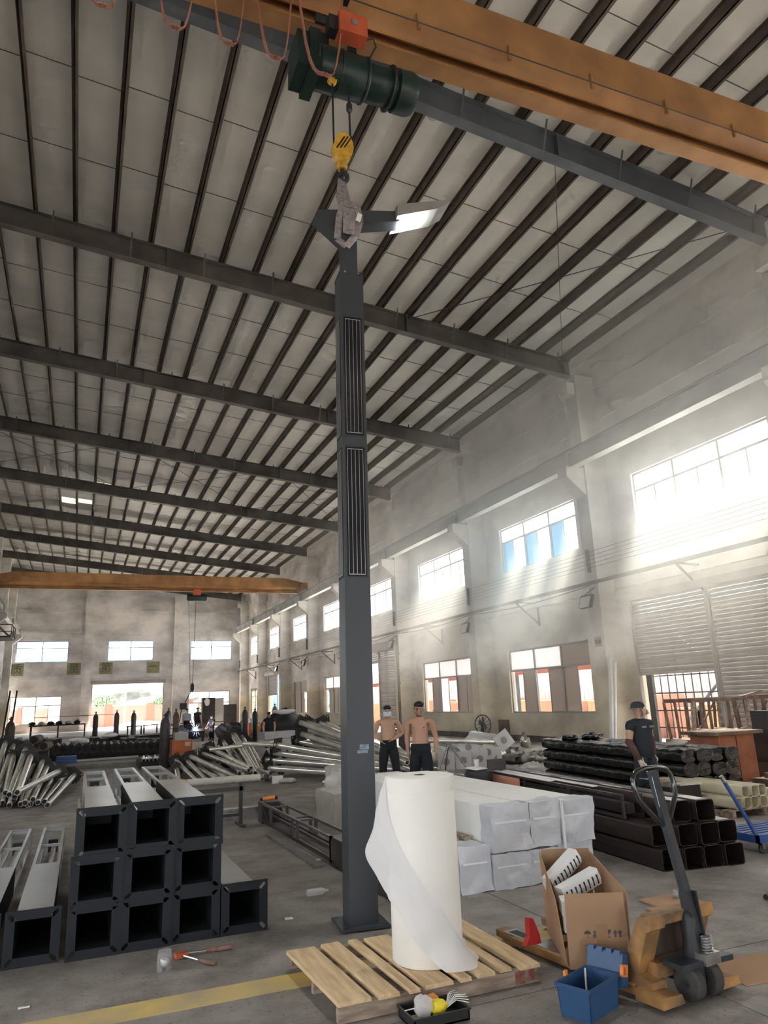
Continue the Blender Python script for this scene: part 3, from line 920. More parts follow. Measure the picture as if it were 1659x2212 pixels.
# walkway bracket on the left wall, seen at the frame's edge
lw = thing('maintenance_platform', 'grey railed platform on the far left column', 'platform', (XL + 1.0, 57, 6.8))
ob('deck', MB().box((XL + 0.5, 55.5, 6.85), (XL + 2.2, 58.5, 6.95)), 'steel_dark', lw)
for z in (7.25, 7.7): ob('rail', MB().bar((XL + 2.2, 55.5, z), (XL + 2.2, 58.5, z), 0.05).bar((XL + 0.7, 55.5, z), (XL + 2.2, 55.5, z), 0.05), 'steel_dark', lw)
for y in (55.5, 57, 58.5): ob('post', MB().bar((XL + 2.2, y, 6.95), (XL + 2.2, y, 7.72), 0.05), 'steel_dark', lw)
ob('strut', MB().bar((XL + 0.6, 57, 8.4), (XL + 2.1, 57, 6.9), 0.12), 'rafter', lw)

# ================================================================== the lamp column hanging from the crane
M['column_grey'] = mat('blue grey powder coat', (0.062, 0.069, 0.080), 0.38, 0.15, 0.08, 300, bump=0.03, bscale=500)
M['cell'] = mat('dark solar cells', (0.012, 0.013, 0.018), 0.16, 0.0)
M['cell_line'] = mat('silver busbar', (0.62, 0.64, 0.66), 0.35, 0.6)
M['backlit_edge'] = mat('pale backlit edge', (0.75, 0.74, 0.72), 0.3, 0.5)
PC = thing('solar_lamp_column', 'tall dark grey square lamp column with solar panels hanging upright', 'street lamp', (2.225, 6.135, 0.0), -0.10)
PC.rotation_euler = (0.0, 0.011, -0.10)
def L(name, mb, m, parent=PC, **k): return ob(name, mb, m, parent, local=True, **k)
hw = 0.118
sh_ = L('shaft', MB().box((-hw, -hw, 0.03), (hw, hw, 5.93)), 'column_grey')
bpl = MB()
poly = [(-0.2, -0.2), (0.2, -0.2), (0.2, 0.2), (-0.2, 0.2)]
bpl.prism(poly, (0, 0, 0.012), (1, 0, 0), (0, 1, 0), 0.018)
bp_ = L('base_plate', bpl, 'column_grey')
for sx in (-1, 1):
    for sy in (-1, 1):
        s = MB()
        pp = []
        for t in range(12):
            a = 2 * PI * t / 12
            pp.append((0.012 * math.cos(a) + (0.010 if math.cos(a) > 0 else -0.010), 0.012 * math.sin(a)))
        c, q = math.cos(sx * sy * PI / 4), math.sin(sx * sy * PI / 4)
        pp = [(a * c - b * q, a * q + b * c) for a, b in pp]
        s.prism(pp, (sx * 0.162, sy * 0.162, 0.0302), (1, 0, 0), (0, 1, 0), 0.0012)
        L('bolt_slot', s, 'black', bp_)
def panel(face, z0, z1):
    t = 0.006
    w = 0.086
    def P(a, b, za, zb, d0, d1):
        if face == 'front': return MB().box((a, -hw - d1, za), (b, -hw - d0, zb))
        return MB().box((-hw - d1, a, za), (-hw - d0, b, zb))
    f = P(-w - 0.008, w + 0.008, z0 - 0.01, z1 + 0.01, 0, 0.003)
    p = L('solar_panel', f, 'black')
    L('cells', P(-w, w, z0, z1, 0.003, t), 'cell', p)
    for k in range(5):
        x = -w + 0.012 + k * (2 * w - 0.024) / 4
        L('busbar', P(x - 0.0016, x + 0.0016, z0 + 0.02, z1 - 0.02, t, t + 0.0015), 'cell_line', p)
    L('busbar', P(-w + 0.01, w - 0.01, z1 - 0.022, z1 - 0.016, t, t + 0.0015), 'cell_line', p)
    L('busbar', P(-w + 0.01, w - 0.01, z0 + 0.012, z0 + 0.018, t, t + 0.0015), 'cell_line', p)
for fc in ('front', 'side'):
    panel(fc, 4.19, 5.41); panel(fc, 2.84, 4.06)
L('backlit_strip', MB().box((hw, -hw + 0.01, 0.3), (hw + 0.004, hw - 0.02, 4.6)), 'backlit_edge')  # pale strip painted for the backlit right edge
L('sticker', MB().box((-0.01, -hw - 0.002, 1.36), (0.07, -hw - 0.001, 1.40)).box((-0.03, -hw - 0.002, 1.33), (0.06, -hw - 0.001, 1.355)), mat('pale blue tape', (0.32, 0.42, 0.50), 0.6, 0, 0.5, 60))
L('collar', MB().box((-hw - 0.002, -hw - 0.002, 5.90), (hw + 0.002, hw + 0.002, 5.935)), 'column_grey')
for x in (-0.07, 0.07): L('screw', MB().lathe([(0.01, 0), (0.008, 0.012)], 8, (x, -hw - 0.012, 5.915), 'y'), 'steel')
pz = L('post', MB().box((-0.075, -0.075, 5.93), (0.075, 0.075, 6.34)), 'column_grey')
arm = MB().prism([(-0.075, 6.30), (0.075, 6.38), (0.06, 6.52), (0.55, 6.64), (0.55, 6.76), (0.05, 6.68), (-0.33, 6.62), (-0.36, 6.55)], (0, 0.085, 0), (1, 0, 0), (0, 0, 1), 0.17)
L('arm', arm, 'column_grey')
head = L('lamp_head', MB().prism([(0.50, 6.64), (0.96, 6.82), (1.10, 6.92), (1.08, 6.95), (0.5, 6.78)], (0, 0.16, 0), (1, 0, 0), (0, 0, 1), 0.32), mat('lamp head paint', (0.28, 0.27, 0.25), 0.45))
nl = Vector((0.364, 0, -0.931)); lc = Vector((0.645, 0.0, 6.69))
L('led_lens', MB().tube(lc, lc + nl * 0.03, 0.105, 0.085, 20), emit_mat('lit led lens', (0.93, 1.0, 0.97), 260.0), head)
# webbing sling from hook round the arm
sl = thing('lifting_sling', 'grey webbing sling looped from the crane hook round the lamp arm', 'sling', (2.35, 6.3, 6.4))
for dx, y0 in ((-0.035, 6.22), (0.03, 6.16)):
    pts = [(2.385 + dx * 0.3, 6.5 + dx * 0.4, 7.40), (2.35 + dx, 6.38, 7.1), (2.325 + dx, 6.25, 6.85), (2.31 + dx, y0, 6.72), (2.29 + dx, 6.02, 6.66), (2.27 + dx * 0.8, 6.015, 6.36)]
    m = MB()
    for a, b in zip(pts, pts[1:]): m.bar(a, b, 0.085, 0.010, up=(0, 1, 0.2))
    ob('strap', m, 'sling', sl)
lp = [(2.22, 6.02, 6.72), (2.36, 6.00, 6.70), (2.40, 6.03, 6.55), (2.35, 6.04, 6.38), (2.24, 6.03, 6.22), (2.15, 6.05, 6.30), (2.17, 6.03, 6.55)]
m = MB()
for a, b in zip(lp, lp[1:] + lp[:1]): m.bar(a, b, 0.07, 0.012, up=(0, 1, 0))
ob('wrapped_strap', m, 'sling', sl)
ob('label_tag', MB().cbox((2.37, 5.985, 6.56), (0.05, 0.006, 0.10), ry=0.3), 'white', sl)
from mathutils import noise as mnoise
# ================================================================== foreground: pallet, roll, tray
M['wood'] = mat('pale pallet wood', (0.80, 0.60, 0.36), 0.75, 0, 0.35, 3.0, bump=0.15, bscale=25, stretch=(9, 1, 9), dark=(0.56, 0.39, 0.22), detail=8)
M['wood_old'] = mat('grey brown old wood', (0.50, 0.39, 0.30), 0.85, 0, 0.55, 3.5, bump=0.2, bscale=30, stretch=(1, 6, 6), dark=(0.19, 0.135, 0.10), detail=8)
M['cream'] = mat('cream foam roll', (0.93, 0.90, 0.84), 0.85, 0, 0.05, 3, bump=0.05, bscale=120)
M['film'] = sheer_mat('milky wrap film', (0.93, 0.92, 0.92), 0.10, 0.30, 0.55)
M['redpaint'] = mat('red stencil paint', (0.30, 0.045, 0.035), 0.8, 0, 0.6, 22, dark=(0.30, 0.19, 0.15))
pa = thing('wooden_pallet', 'pale wooden pallet carrying the white foam roll', 'pallet', (2.12, 4.95, 0))
px = [(1.455, 1.66), (1.70, 1.835), (1.895, 1.965), (2.00, 2.19), (2.235, 2.315), (2.355, 2.475), (2.515, 2.60), (2.655, 2.80)]
for i, (a, b) in enumerate(px):
    sk = 0.05 - 0.012 * i
    y0 = 4.42 + random.uniform(-0.01, 0.02); y1 = 5.47 + random.uniform(-0.03, 0.02)
    zt = 0.112 + random.uniform(-0.003, 0.003)
    m = MB().add([(a, y0, zt - 0.022), (b, y0, zt - 0.022), (b - sk * 0.6, y1, zt - 0.022), (a - sk * 0.6, y1, zt - 0.022),
                  (a + .004, y0 + .004, zt), (b - .004, y0 + .004, zt), (b - sk * 0.6 - .004, y1 - .004, zt), (a - sk * 0.6 + .004, y1 - .004, zt)], BF)
    ob('deck_board', m, 'wood', pa)
for y in (4.43, 4.92, 5.42):
    ob('stringer', MB().box((1.46, y, 0.003), (2.79, y + 0.045, 0.089)), 'wood_old', pa)
fs = MB().box((2.62, 4.4285, 0.01), (2.69, 4.43, 0.085)).box((2.72, 4.4285, 0.02), (2.76, 4.43, 0.085))
ob('red_mark', fs, 'redpaint', pa)

RCX, RCY, RR, RZ0, RZ1 = 2.215, 4.83, 0.232, 0.114, 1.245
ro = thing('foam_roll', 'large white foam roll standing upright on the pallet', 'roll', (RCX, RCY, RZ0))
ob('roll', MB().lathe([(RR - 0.01, RZ0), (RR, RZ0 + 0.012), (RR, RZ1 - 0.015), (RR - 0.012, RZ1)], 56, (RCX, RCY, 0)), 'cream', ro, smooth=True)
ob('core', MB().lathe([(0.03, RZ1), (0.042, RZ1), (0.042, RZ1 + 0.002), (0.03, RZ1 + 0.002)], 20, (RCX, RCY, 0)), 'wood_old', ro)
cf = Vector((-0.42, -0.9075, 0)); rg = Vector((0.9075, -0.42, 0))
def film(u, v):
    # u: around the roll from far left to far right, v: top edge to hem
    ph = math.radians(-112 + 205 * u)
    zt = 1.235 - 1.02 * max(0, (u - 0.10) / 0.80) ** 0.8 if u > 0.10 else 1.235
    zt = max(zt, 0.24)
    zb = 0.98 - 1.45 * u if u < 0.52 else 0.226 - 0.10 * min(1, (u - 0.52) / 0.12)
    zb = max(zb, 0.122)
    z = zt + (zb - zt) * v
    fl = math.exp(-((u - 0.16) / 0.16) ** 2) * 0.13 * v ** 0.8
    sk = math.exp(-((u - 0.80) / 0.16) ** 2) * 0.11 * v ** 2.2
    md = 0.03 * v * (1 + 0.5 * math.sin(u * 22 + v * 5))
    fold = 0.009 * math.sin(u * 38 + v * 9) * v + 0.006 * mnoise.noise(Vector((u * 9, v * 6, 1)))
    r = RR + 0.006 + fl + sk + md * (0.35 + 0.65 * (u > 0.3)) + fold
    d = cf * math.cos(ph) + rg * math.sin(ph)
    return (RCX + d.x * r, RCY + d.y * r, z)
ob('loose_film', MB().grid(film, 70, 26), 'film', ro, smooth='all')
ob('top_film', MB().lathe([(RR + 0.003, RZ1 - 0.10), (RR + 0.005, RZ1 - 0.002), (RR - 0.012, RZ1 + 0.003), (0.05, RZ1 + 0.002)], 56, (RCX, RCY, 0)), 'cream', ro, smooth=True)

M['tray'] = mat('black parts tray plastic', (0.015, 0.016, 0.016), 0.4)
tr = thing('parts_tray', 'open black parts tray of zip ties and hardware on the floor', 'tray', (2.0, 4.24, 0), 0.0)
tx0, tx1, ty0, ty1 = 1.80, 2.14, 4.145, 4.365
tr_m = MB().box((tx0, ty0, 0.004), (tx1, ty1, 0.012)).box((tx0, ty0, 0.004), (tx1, ty0 + 0.008, 0.06)).box((tx0, ty1 - 0.008, 0.004), (tx1, ty1, 0.06)).box((tx0, ty0, 0.004), (tx0 + 0.008, ty1, 0.06)).box((tx1 - 0.008, ty0, 0.004), (tx1, ty1, 0.06))
ob('bin', tr_m, 'tray', tr)
ob('rim', MB().box((tx0 - 0.008, ty0 - 0.008, 0.056), (tx1 + 0.008, ty0 + 0.002, 0.064)).box((tx0 - 0.008, ty1 - 0.002, 0.056), (tx1 + 0.008, ty1 + 0.008, 0.064)).box((tx0 - 0.008, ty0, 0.056), (tx0 + 0.002, ty1, 0.064)).box((tx1 - 0.002, ty0, 0.056), (tx1 + 0.008, ty1, 0.064)), 'tray', tr)
M['bag'] = sheer_mat('clear plastic bag', (0.88, 0.87, 0.87), 0.35, 0.4, 0.2)
M['yellow_pl'] = mat('bright yellow plastic', (0.85, 0.68, 0.03), 0.45)
M['orange_pl'] = mat('orange plastic', (0.85, 0.27, 0.06), 0.5)
def lump(c, r, seed, amp=0.35, n=14, m=9):
    mb = MB().sphere(c, r, n, m)
    cc = Vector(c)
    for p in mb.v:
        d = p - cc
        k = 1 + amp * mnoise.noise(d.normalized() * 2.1 + Vector((seed * 3.7, 0, seed)))
        p.x, p.y, p.z = cc.x + d.x * k, cc.y + d.y * k, cc.z + d.z * k
    return mb
tag(ob('plastic_bag', lump((1.905, 4.25, 0.075), (0.055, 0.05, 0.058), 3), 'bag', smooth='all'), 'clear plastic bag of fittings in the black tray', 'bag')
tag(ob('yellow_packet', lump((1.99, 4.235, 0.062), (0.05, 0.042, 0.04), 5), 'yellow_pl', smooth='all'), 'bright yellow packet in the black tray', 'packet')
ot = thing('tape_measure', 'orange tape measure box at the back of the black tray', 'tape measure', (1.98, 4.33, 0.012))
ob('case', MB().cbox((1.985, 4.325, 0.06), (0.075, 0.05, 0.06), rz=0.3, rx=0.2), 'orange_pl', ot)
ob('label_patch', MB().cbox((1.983, 4.299, 0.065), (0.04, 0.003, 0.03), rz=0.3, rx=0.2), 'black', ot)
for k in range(9):
    a = -0.3 + 0.17 * k
    p0 = Vector((2.02 + 0.004 * k, 4.22 + 0.006 * k, 0.05))
    p2 = p0 + Vector((0.13 * math.cos(a) + 0.02, 0.10 * math.sin(a), 0.02 + 0.006 * (k % 4)))
    p1 = (p0 + p2) / 2 + Vector((0, 0, 0.03))
    z = tag(ob('cable_tie', MB().path([p0, p1, p2], 0.0026, 5), 'white'), 'white zip tie sticking out of the black tray', 'cable tie', 'white zip ties in the tray')
tag(ob('cable_tie', MB().path([(1.93, 4.26, 0.07), (1.86, 4.25, 0.075), (1.785, 4.24, 0.078)], 0.003, 5), 'white'), 'white zip tie poking out over the tray left rim', 'cable tie', 'white zip ties in the tray')
tag(ob('tape_roll', MB().lathe([(0.018, 0), (0.034, 0), (0.034, 0.022), (0.018, 0.022)], 18, (1.852, 4.235, 0.014)), M['wood_old']), 'brown tape roll in the left end of the black tray', 'tape roll')
for k in range(3): tag(ob('bolt', MB().lathe([(0.011, 0), (0.011, 0.008), (0.006, 0.009), (0.006, 0.03)], 8, (1.83 + 0.02 * k, 4.19 + 0.01 * k, 0.014)), 'steel'), 'small steel bolt in the tray left end', 'bolt', 'bolts in the tray')

# ================================================================== dark columns with flange plates, stacked left
M['plate_dark'] = mat('charcoal blue steel', (0.016, 0.019, 0.024), 0.55, 0.0, 0.15, 6, spec=0.3)
M['sheet_reflect'] = mat('grey sheet paled for reflections', (0.34, 0.335, 0.325), 0.28, 0.1, 0.25, 1.6, spec=0.9)  # base lightened to stand in for light reflected off the upper faces
M['inside'] = mat('dark tube inside', (0.012, 0.013, 0.015), 0.6)
M['galv'] = mat('galvanised tube', (0.50, 0.50, 0.49), 0.3, 0.85, 0.35, 9, dark=(0.32, 0.31, 0.28))
PS, TB = 0.375, 0.255
def slot(c, ang, r=0.0135, half=0.016):
    pp = []
    for t in range(14):
        a = 2 * PI * t / 14
        x = r * math.cos(a) + (half if math.cos(a) > 0 else -half); z = r * math.sin(a)
        pp.append((c[0] + x * math.cos(ang) - z * math.sin(ang), c[1] + x * math.sin(ang) + z * math.cos(ang)))
    return pp
def plate_bm(size, tube, th, y):
    """flange plate with a square hole and four slotted holes, lying in x-z, made by bridging outlines"""
    bm = bmesh.new()
    def loop(pts, yy):
        vs = [bm.verts.new((p[0], yy, p[1])) for p in pts]
        es = [bm.edges.new((vs[i], vs[(i + 1) % len(vs)])) for i in range(len(vs))]
        return vs, es
    h, t = size / 2, tube / 2
    outer = [(-h, 0), (h, 0), (h, size), (-h, size)]
    inner = [(-t, h - t), (t, h - t), (t, h + t), (-t, h + t)]
    k = h - 0.042
    sl = [slot((sx * k, h + sz * k), sx * sz * PI / 4) for sx in (-1, 1) for sz in (-1, 1)]
    es = []
    rims = []
    for p in [outer, inner] + sl:
        v, e = loop(p, y); es += e; rims.append(v)
    bmesh.ops.triangle_fill(bm, use_beauty=True, use_dissolve=False, edges=es)
    fs = list(bm.faces)
    # drop triangles that fill a hole
    def inside(pt, poly):
        r = False
        for i in range(len(poly)):
            (x0, z0), (x1, z1) = poly[i], poly[i - 1]
            if (z0 > pt[1]) != (z1 > pt[1]) and pt[0] < (x1 - x0) * (pt[1] - z0) / (z1 - z0) + x0: r = not r
        return r
    for f in fs:
        c = f.calc_center_median()
        if any(inside((c.x, c.z), p) for p in [inner] + sl): bm.faces.remove(f)
    ret = bmesh.ops.extrude_face_region(bm, geom=list(bm.faces))
    for v in [g for g in ret['geom'] if isinstance(g, bmesh.types.BMVert)]:
        v.co.y += th
    mb = MB()
    bm.verts.index_update()
    mb.v = [v.co.copy() for v in bm.verts]
    mb.f = [tuple(v.index for v in f.verts) for f in bm.faces]
    bm.free()
    return mb
def lamp_post(label, loc, length, solid, rz=0.0):
    """square column lying along +y: flange plate, closed lower part, open frame beyond, inner pipe"""
    r = thing('flanged_column', label, 'steel column', loc, rz, 'dark flanged columns stacked at the left')
    r['group'] = 'dark flanged columns stacked at the left'
    z0 = (PS - TB) / 2
    h = TB / 2
    w = 0.006
    ob('flange_plate', plate_bm(PS, TB - 0.012, 0.014, 0), 'plate_dark', r, local=True)
    ob('shell', MB().box((-h, 0.014, z0), (-h + w, solid, z0 + TB)).box((h - w, 0.014, z0), (h, solid, z0 + TB)).box((-h, 0.014, z0), (h, solid, z0 + w)), 'inside', r, local=True)
    ob('top_sheet', MB().box((-h, 0.014, z0 + TB - w), (h, solid, z0 + TB + 0.001)), 'sheet_reflect', r, local=True)
    for sx in (-1, 1):
        for zz in (z0, z0 + TB - 0.03):
            ob('frame_rail', MB().box((sx * (h - 0.015) - 0.015, solid - 0.02, zz), (sx * (h - 0.015) + 0.015, length, zz + 0.03)), 'sheet_reflect', r, local=True)
    for yy in (length - 0.03, length - 0.22, solid + (length - solid) * 0.45):
        ob('cross_bar', MB().box((-h, yy, z0 + TB - 0.028), (h, yy + 0.03, z0 + TB)).box((-h, yy, z0), (-h + 0.03, yy + 0.03, z0 + TB)).box((h - 0.03, yy, z0), (h, yy + 0.03, z0 + TB)), 'sheet_reflect', r, local=True)
    ob('inner_pipe', MB().tube((0.02, solid - 0.2, z0 + 0.09), (0.02, length - 0.5, z0 + 0.09), 0.03, n=10), 'galv', r, local=True, smooth=True)
    ob('inner_block', MB().box((-0.05, length - 0.5, z0 + 0.02), (0.06, length - 0.42, z0 + 0.16)), 'plate_dark', r, local=True)
    ob('inner_baffle', MB().box((-h + w, 1.4, z0 + w), (h - w, 1.42, z0 + TB - w)), 'inside', r, local=True)
    return r
rowsL = [
    ('bottom row, second from the left', (-0.21, 6.42, 0), 4.75, 2.15, 0.0),
    ('bottom row, leftmost and cut by the frame', (-0.61, 6.42, 0), 4.75, 2.15, 0.0),
    ('bottom row under the tall stack, left one', (0.205, 6.375, 0), 4.75, 2.15, 0.0),
    ('bottom row under the tall stack, middle one', (0.575, 6.38, 0), 4.7, 2.1, 0.0),
    ('bottom row under the tall stack, right one', (0.95, 6.40, 0), 4.7, 2.1, 0.0),
    ('bottom row, rightmost with one bright slot', (1.335, 6.40, 0), 2.4, 2.0, 0.0),
    ('middle row, left one', (0.205, 6.36, 0.335), 4.7, 2.1, 0.0),
    ('middle row, middle one', (0.58, 6.37, 0.345), 4.7, 2.1, 0.0),
    ('middle row, right one', (0.955, 6.40, 0.345), 4.7, 2.1, 0.0),
    ('top row, left one', (0.225, 6.365, 0.672), 4.6, 2.4, 0.0),
    ('top row, middle one', (0.60, 6.375, 0.682), 4.6, 2.4, 0.0),
    ('top row, right one', (0.965, 6.40, 0.682), 4.6, 2.4, 0.0),
]
for i, (lb, loc, ln, so, rz) in enumerate(rowsL):
    lamp_post('dark flanged square column lying in the left stack, ' + lb, loc, ln, so, rz + random.uniform(-0.006, 0.006))
# small drifting items in front of the stack
jr = thing('clear_jar', 'crumpled clear plastic jar on the floor before the dark columns', 'jar', (0.66, 5.83, 0))
ob('jar_wall', MB().lathe([(0.046, 0.0), (0.05, 0.01), (0.05, 0.10), (0.044, 0.118), (0.046, 0.13)], 18, (0.66, 5.83, 0)), sheer_mat('clear jar plastic', (0.8, 0.8, 0.8), 0.72, 0.3, 0.1), jr, smooth=True)
ob('foil', lump((0.662, 5.828, 0.05), (0.034, 0.034, 0.042), 11, 0.5), 'steel', jr, smooth='all')
bc = thing('bolt_cutters', 'long handled pliers with dark red grips on the floor', 'pliers', (0.9, 5.98, 0))
ob('jaw', MB().cbox((0.80, 6.04, 0.025), (0.09, 0.06, 0.03), rz=0.2), 'ctrl_red', bc)
ob('handle', MB().path([(0.80, 6.03, 0.025), (0.87, 5.93, 0.022), (0.90, 5.88, 0.02)], 0.008, 8), 'steel', bc, smooth=True)
ob('grip', MB().path([(0.90, 5.88, 0.02), (0.94, 5.82, 0.02), (1.0, 5.75, 0.02)], [0.012, 0.017, 0.015], 10), 'rust', bc, smooth=True)
ob('handle', MB().path([(0.83, 6.05, 0.025), (0.98, 6.05, 0.022)], 0.008, 8), 'steel', bc, smooth=True)
ob('grip', MB().path([(0.98, 6.05, 0.022), (1.06, 6.05, 0.021), (1.17, 6.05, 0.02)], [0.012, 0.017, 0.015], 10), M['redpaint'], bc, smooth=True)
# ================================================================== wrapped stacks on the right
def crumple(x0, x1, y0, y1, z0, z1, n=(8, 8, 8), amp=0.012, freq=6.0, seed=0.0, round_=0.0):
    """closed box with dented, wrinkled film faces"""
    mb = MB()
    c = Vector(((x0 + x1) / 2, (y0 + y1) / 2, (z0 + z1) / 2))
    hx, hy, hz = (x1 - x0) / 2, (y1 - y0) / 2, (z1 - z0) / 2
    def place(x, y, z):
        p = Vector((x, y, z))
        if round_ > 0:
            a, b = (x - c.x) / hx, (z - c.z) / hz
            k = max(abs(a), abs(b)); e = (abs(a) ** 4 + abs(b) ** 4) ** 0.25
            s = 1 - round_ * (1 - k / e if e > 0 else 0) * 3
            p.x = c.x + (x - c.x) * s; p.z = c.z + (z - c.z) * s
        q = p * freq + Vector((seed, seed * 2, seed * 3))
        d = Vector((mnoise.noise(q), mnoise.noise(q + Vector((31, 0, 0))), mnoise.noise(q + Vector((0, 57, 0)))))
        d2 = Vector((mnoise.noise(q * 2.7), mnoise.noise(q * 2.7 + Vector((31, 0, 0))), mnoise.noise(q * 2.7 + Vector((0, 57, 0)))))
        p = p + d * amp + d2 * amp * 0.45
        if z <= z0 + 1e-6: p.z = max(p.z, z0)
        return p
    L_ = lambda a, b, t: a + (b - a) * t
    mb.grid(lambda u, v: place(L_(x0, x1, u), y0, L_(z0, z1, v)), n[0], n[2])
    mb.grid(lambda u, v: place(L_(x0, x1, u), y1, L_(z0, z1, v)), n[0], n[2])
    mb.grid(lambda u, v: place(x0, L_(y0, y1, u), L_(z0, z1, v)), n[1], n[2])
    mb.grid(lambda u, v: place(x1, L_(y0, y1, u), L_(z0, z1, v)), n[1], n[2])
    mb.grid(lambda u, v: place(L_(x0, x1, u), L_(y0, y1, v), z0), n[0], n[1])
    mb.grid(lambda u, v: place(L_(x0, x1, u), L_(y0, y1, v), z1), n[0], n[1])
    return mb
M['foam'] = mat('white foam sheet', (0.90, 0.89, 0.86), 0.7, 0, 0.06, 4)
M['cover'] = mat('grey white plastic film', (0.62, 0.63, 0.67), 0.36, 0, 0.08, 5, bump=0.5, bscale=11)
M['tape'] = mat('clear tape', (0.85, 0.86, 0.88), 0.12)
def wrapped_white(label, x0, x1, z0, z1, yf, yl, seed):
    r = thing('wrapped_column', 'white foam wrapped column with grey film end, ' + label, 'wrapped column', ((x0 + x1) / 2, yf, z0), 0, 'white wrapped columns stacked behind the roll')
    y = yf + 0.05; k = 0
    while y < yl - 0.1:
        ob('foam_sleeve', MB().box((x0 + 0.012, y, z0 + 0.004), (x1 - 0.012, min(y + 0.40, yl), z1 - 0.012)), 'foam', r)
        y += 0.405; k += 1
    ob('end_film', crumple(x0, x1, yf, yf + 0.22, z0 + 0.001, z1, (16, 5, 16), 0.020, 5.0, seed), 'cover', r, smooth='all')
    ob('tape_strip', MB().box((x0 + 0.03, yf - 0.012, z0 + (z1 - z0) * 0.62), (x1 - 0.05, yf - 0.009, z0 + (z1 - z0) * 0.66)), 'tape', r)
    return r
WW = [('bottom row leftmost, shorter one', 3.33, 3.665, 0, 0.405, 6.47, 9.4), ('bottom row second from left', 3.672, 4.075, 0, 0.315, 6.44, 10.4), ('bottom row third from left', 4.08, 4.43, 0, 0.315, 6.46, 10.4), ('bottom row rightmost', 4.435, 4.86, 0, 0.315, 6.52, 10.4),
      ('top row left one', 3.668, 4.10, 0.325, 0.735, 6.43, 10.35), ('top row middle one', 4.105, 4.455, 0.325, 0.735, 6.44, 10.45), ('top row right one', 4.47, 4.865, 0.325, 0.725, 6.46, 10.3)]
for i, a in enumerate(WW): wrapped_white(*a, seed=i * 1.7)
tag(ob('strapping_band', MB().box((4.455, 6.41, 0.0), (4.478, 6.43, 0.735)), 'white'), 'white strap hanging down between two wrapped columns', 'strap')
for i, (x, lb) in enumerate(((3.42, 'left'), (3.55, 'right'))):
    tag(ob('timber_batten', MB().box((x, 6.75, 0.41), (x + 0.06, 9.2, 0.445)), 'wood_old'), 'rough timber batten on the short wrapped column, %s one' % lb, 'timber', 'battens between wrapped columns')

# white sacks and foam bundle behind the hanging column
M['sack'] = mat('cream woven sack', (0.60, 0.56, 0.50), 0.85, 0, 0.12, 6, bump=0.2, bscale=50)
tag(ob('foam_bundle', crumple(3.55, 4.25, 10.75, 11.7, 0.0, 0.44, (10, 12, 8), 0.03, 3.5, 4.0), 'sack', smooth='all'), 'cream wrapped bundle on the floor left of the hanging column', 'bundle')
tag(ob('plastic_sack', lump((3.86, 11.62, 0.52), (0.18, 0.16, 0.15), 21, 0.5), 'bag', smooth='all'), 'crumpled clear sack lying on the cream bundle', 'sack')
tag(ob('foam_bundle', crumple(4.25, 4.8, 12.6, 13.4, 0.0, 0.62, (8, 10, 8), 0.035, 4.0, 8.0), 'sack', smooth='all'), 'taller cream wrapped bundle peeping out left of the hanging column', 'bundle')
tag(ob('grey_pipe_end', MB().lathe([(0.05, 0), (0.08, 0), (0.08, 0.35), (0.05, 0.35)], 16, (4.05, 10.95, 0.5), 'y'), 'frame', smooth=True), 'grey pipe end resting on the cream bundle', 'pipe')
tag(ob('green_cap', lump((3.62, 11.75, 0.05), (0.07, 0.06, 0.05), 31, 0.3), mat('bright green plastic', (0.10, 0.75, 0.12), 0.5)), 'small bright green cap on the floor beside the bundle', 'cap')

# ---- brown painted posts
M['brown'] = mat('dark brown painted steel', (0.036, 0.023, 0.020), 0.38, 0.1, 0.25, 3)
M['brown_in'] = mat('brown tube inside', (0.016, 0.012, 0.011), 0.7)
M['salmon'] = mat('salmon protective sheet', (0.66, 0.30, 0.21), 0.55, 0, 0.12, 4)
M['shine'] = mat('pale shine strip', (0.80, 0.80, 0.79), 0.25)  # pale strips painted for reflections on the brown posts
def tube_mesh(w, h, l, r=0.03, t=0.006, n=4):
    """square hollow section with rounded corners lying along +y from the origin, centred on x, standing on z=0"""
    def ring(w, h, r):
        pts = []
        for cx, cz, a0 in ((w / 2 - r, h / 2 - r, 0), (-w / 2 + r, h / 2 - r, PI / 2), (-w / 2 + r, -h / 2 + r, PI), (w / 2 - r, -h / 2 + r, 1.5 * PI)):
            for k in range(n):
                a = a0 + PI / 2 * k / (n - 1)
                pts.append((cx + r * math.cos(a), h0 / 2 + cz + r * math.sin(a)))
        return pts
    h0 = h
    o = ring(w, h, r); i = ring(w - 2 * t, h - 2 * t, max(r - t, 0.002))
    mb = MB(); k = len(o)
    for y in (0, l):
        for p in o: mb.v.append(Vector((p[0], y, p[1])))
    for y in (0, l):
        for p in i: mb.v.append(Vector((p[0], y, p[1])))
    for j in range(k):
        q = (j + 1) % k
        mb.f += [(j, q, k + q, k + j), (2 * k + j, 3 * k + j, 3 * k + q, 2 * k + q), (j, 2 * k + j, 2 * k + q, q), (k + j, k + q, 3 * k + q, 3 * k + j)]
    return mb
BO = Vector((5.44, 6.16, 0)); BA = -0.085
def bpos(x, y, z):
    return (BO.x + x * math.cos(BA) - y * math.sin(BA), BO.y + x * math.sin(BA) + y * math.cos(BA), z)
bt = tube_mesh(0.225, 0.205, 4.3, 0.032)
k = 0
rowname = ['bottom', 'middle', 'top']
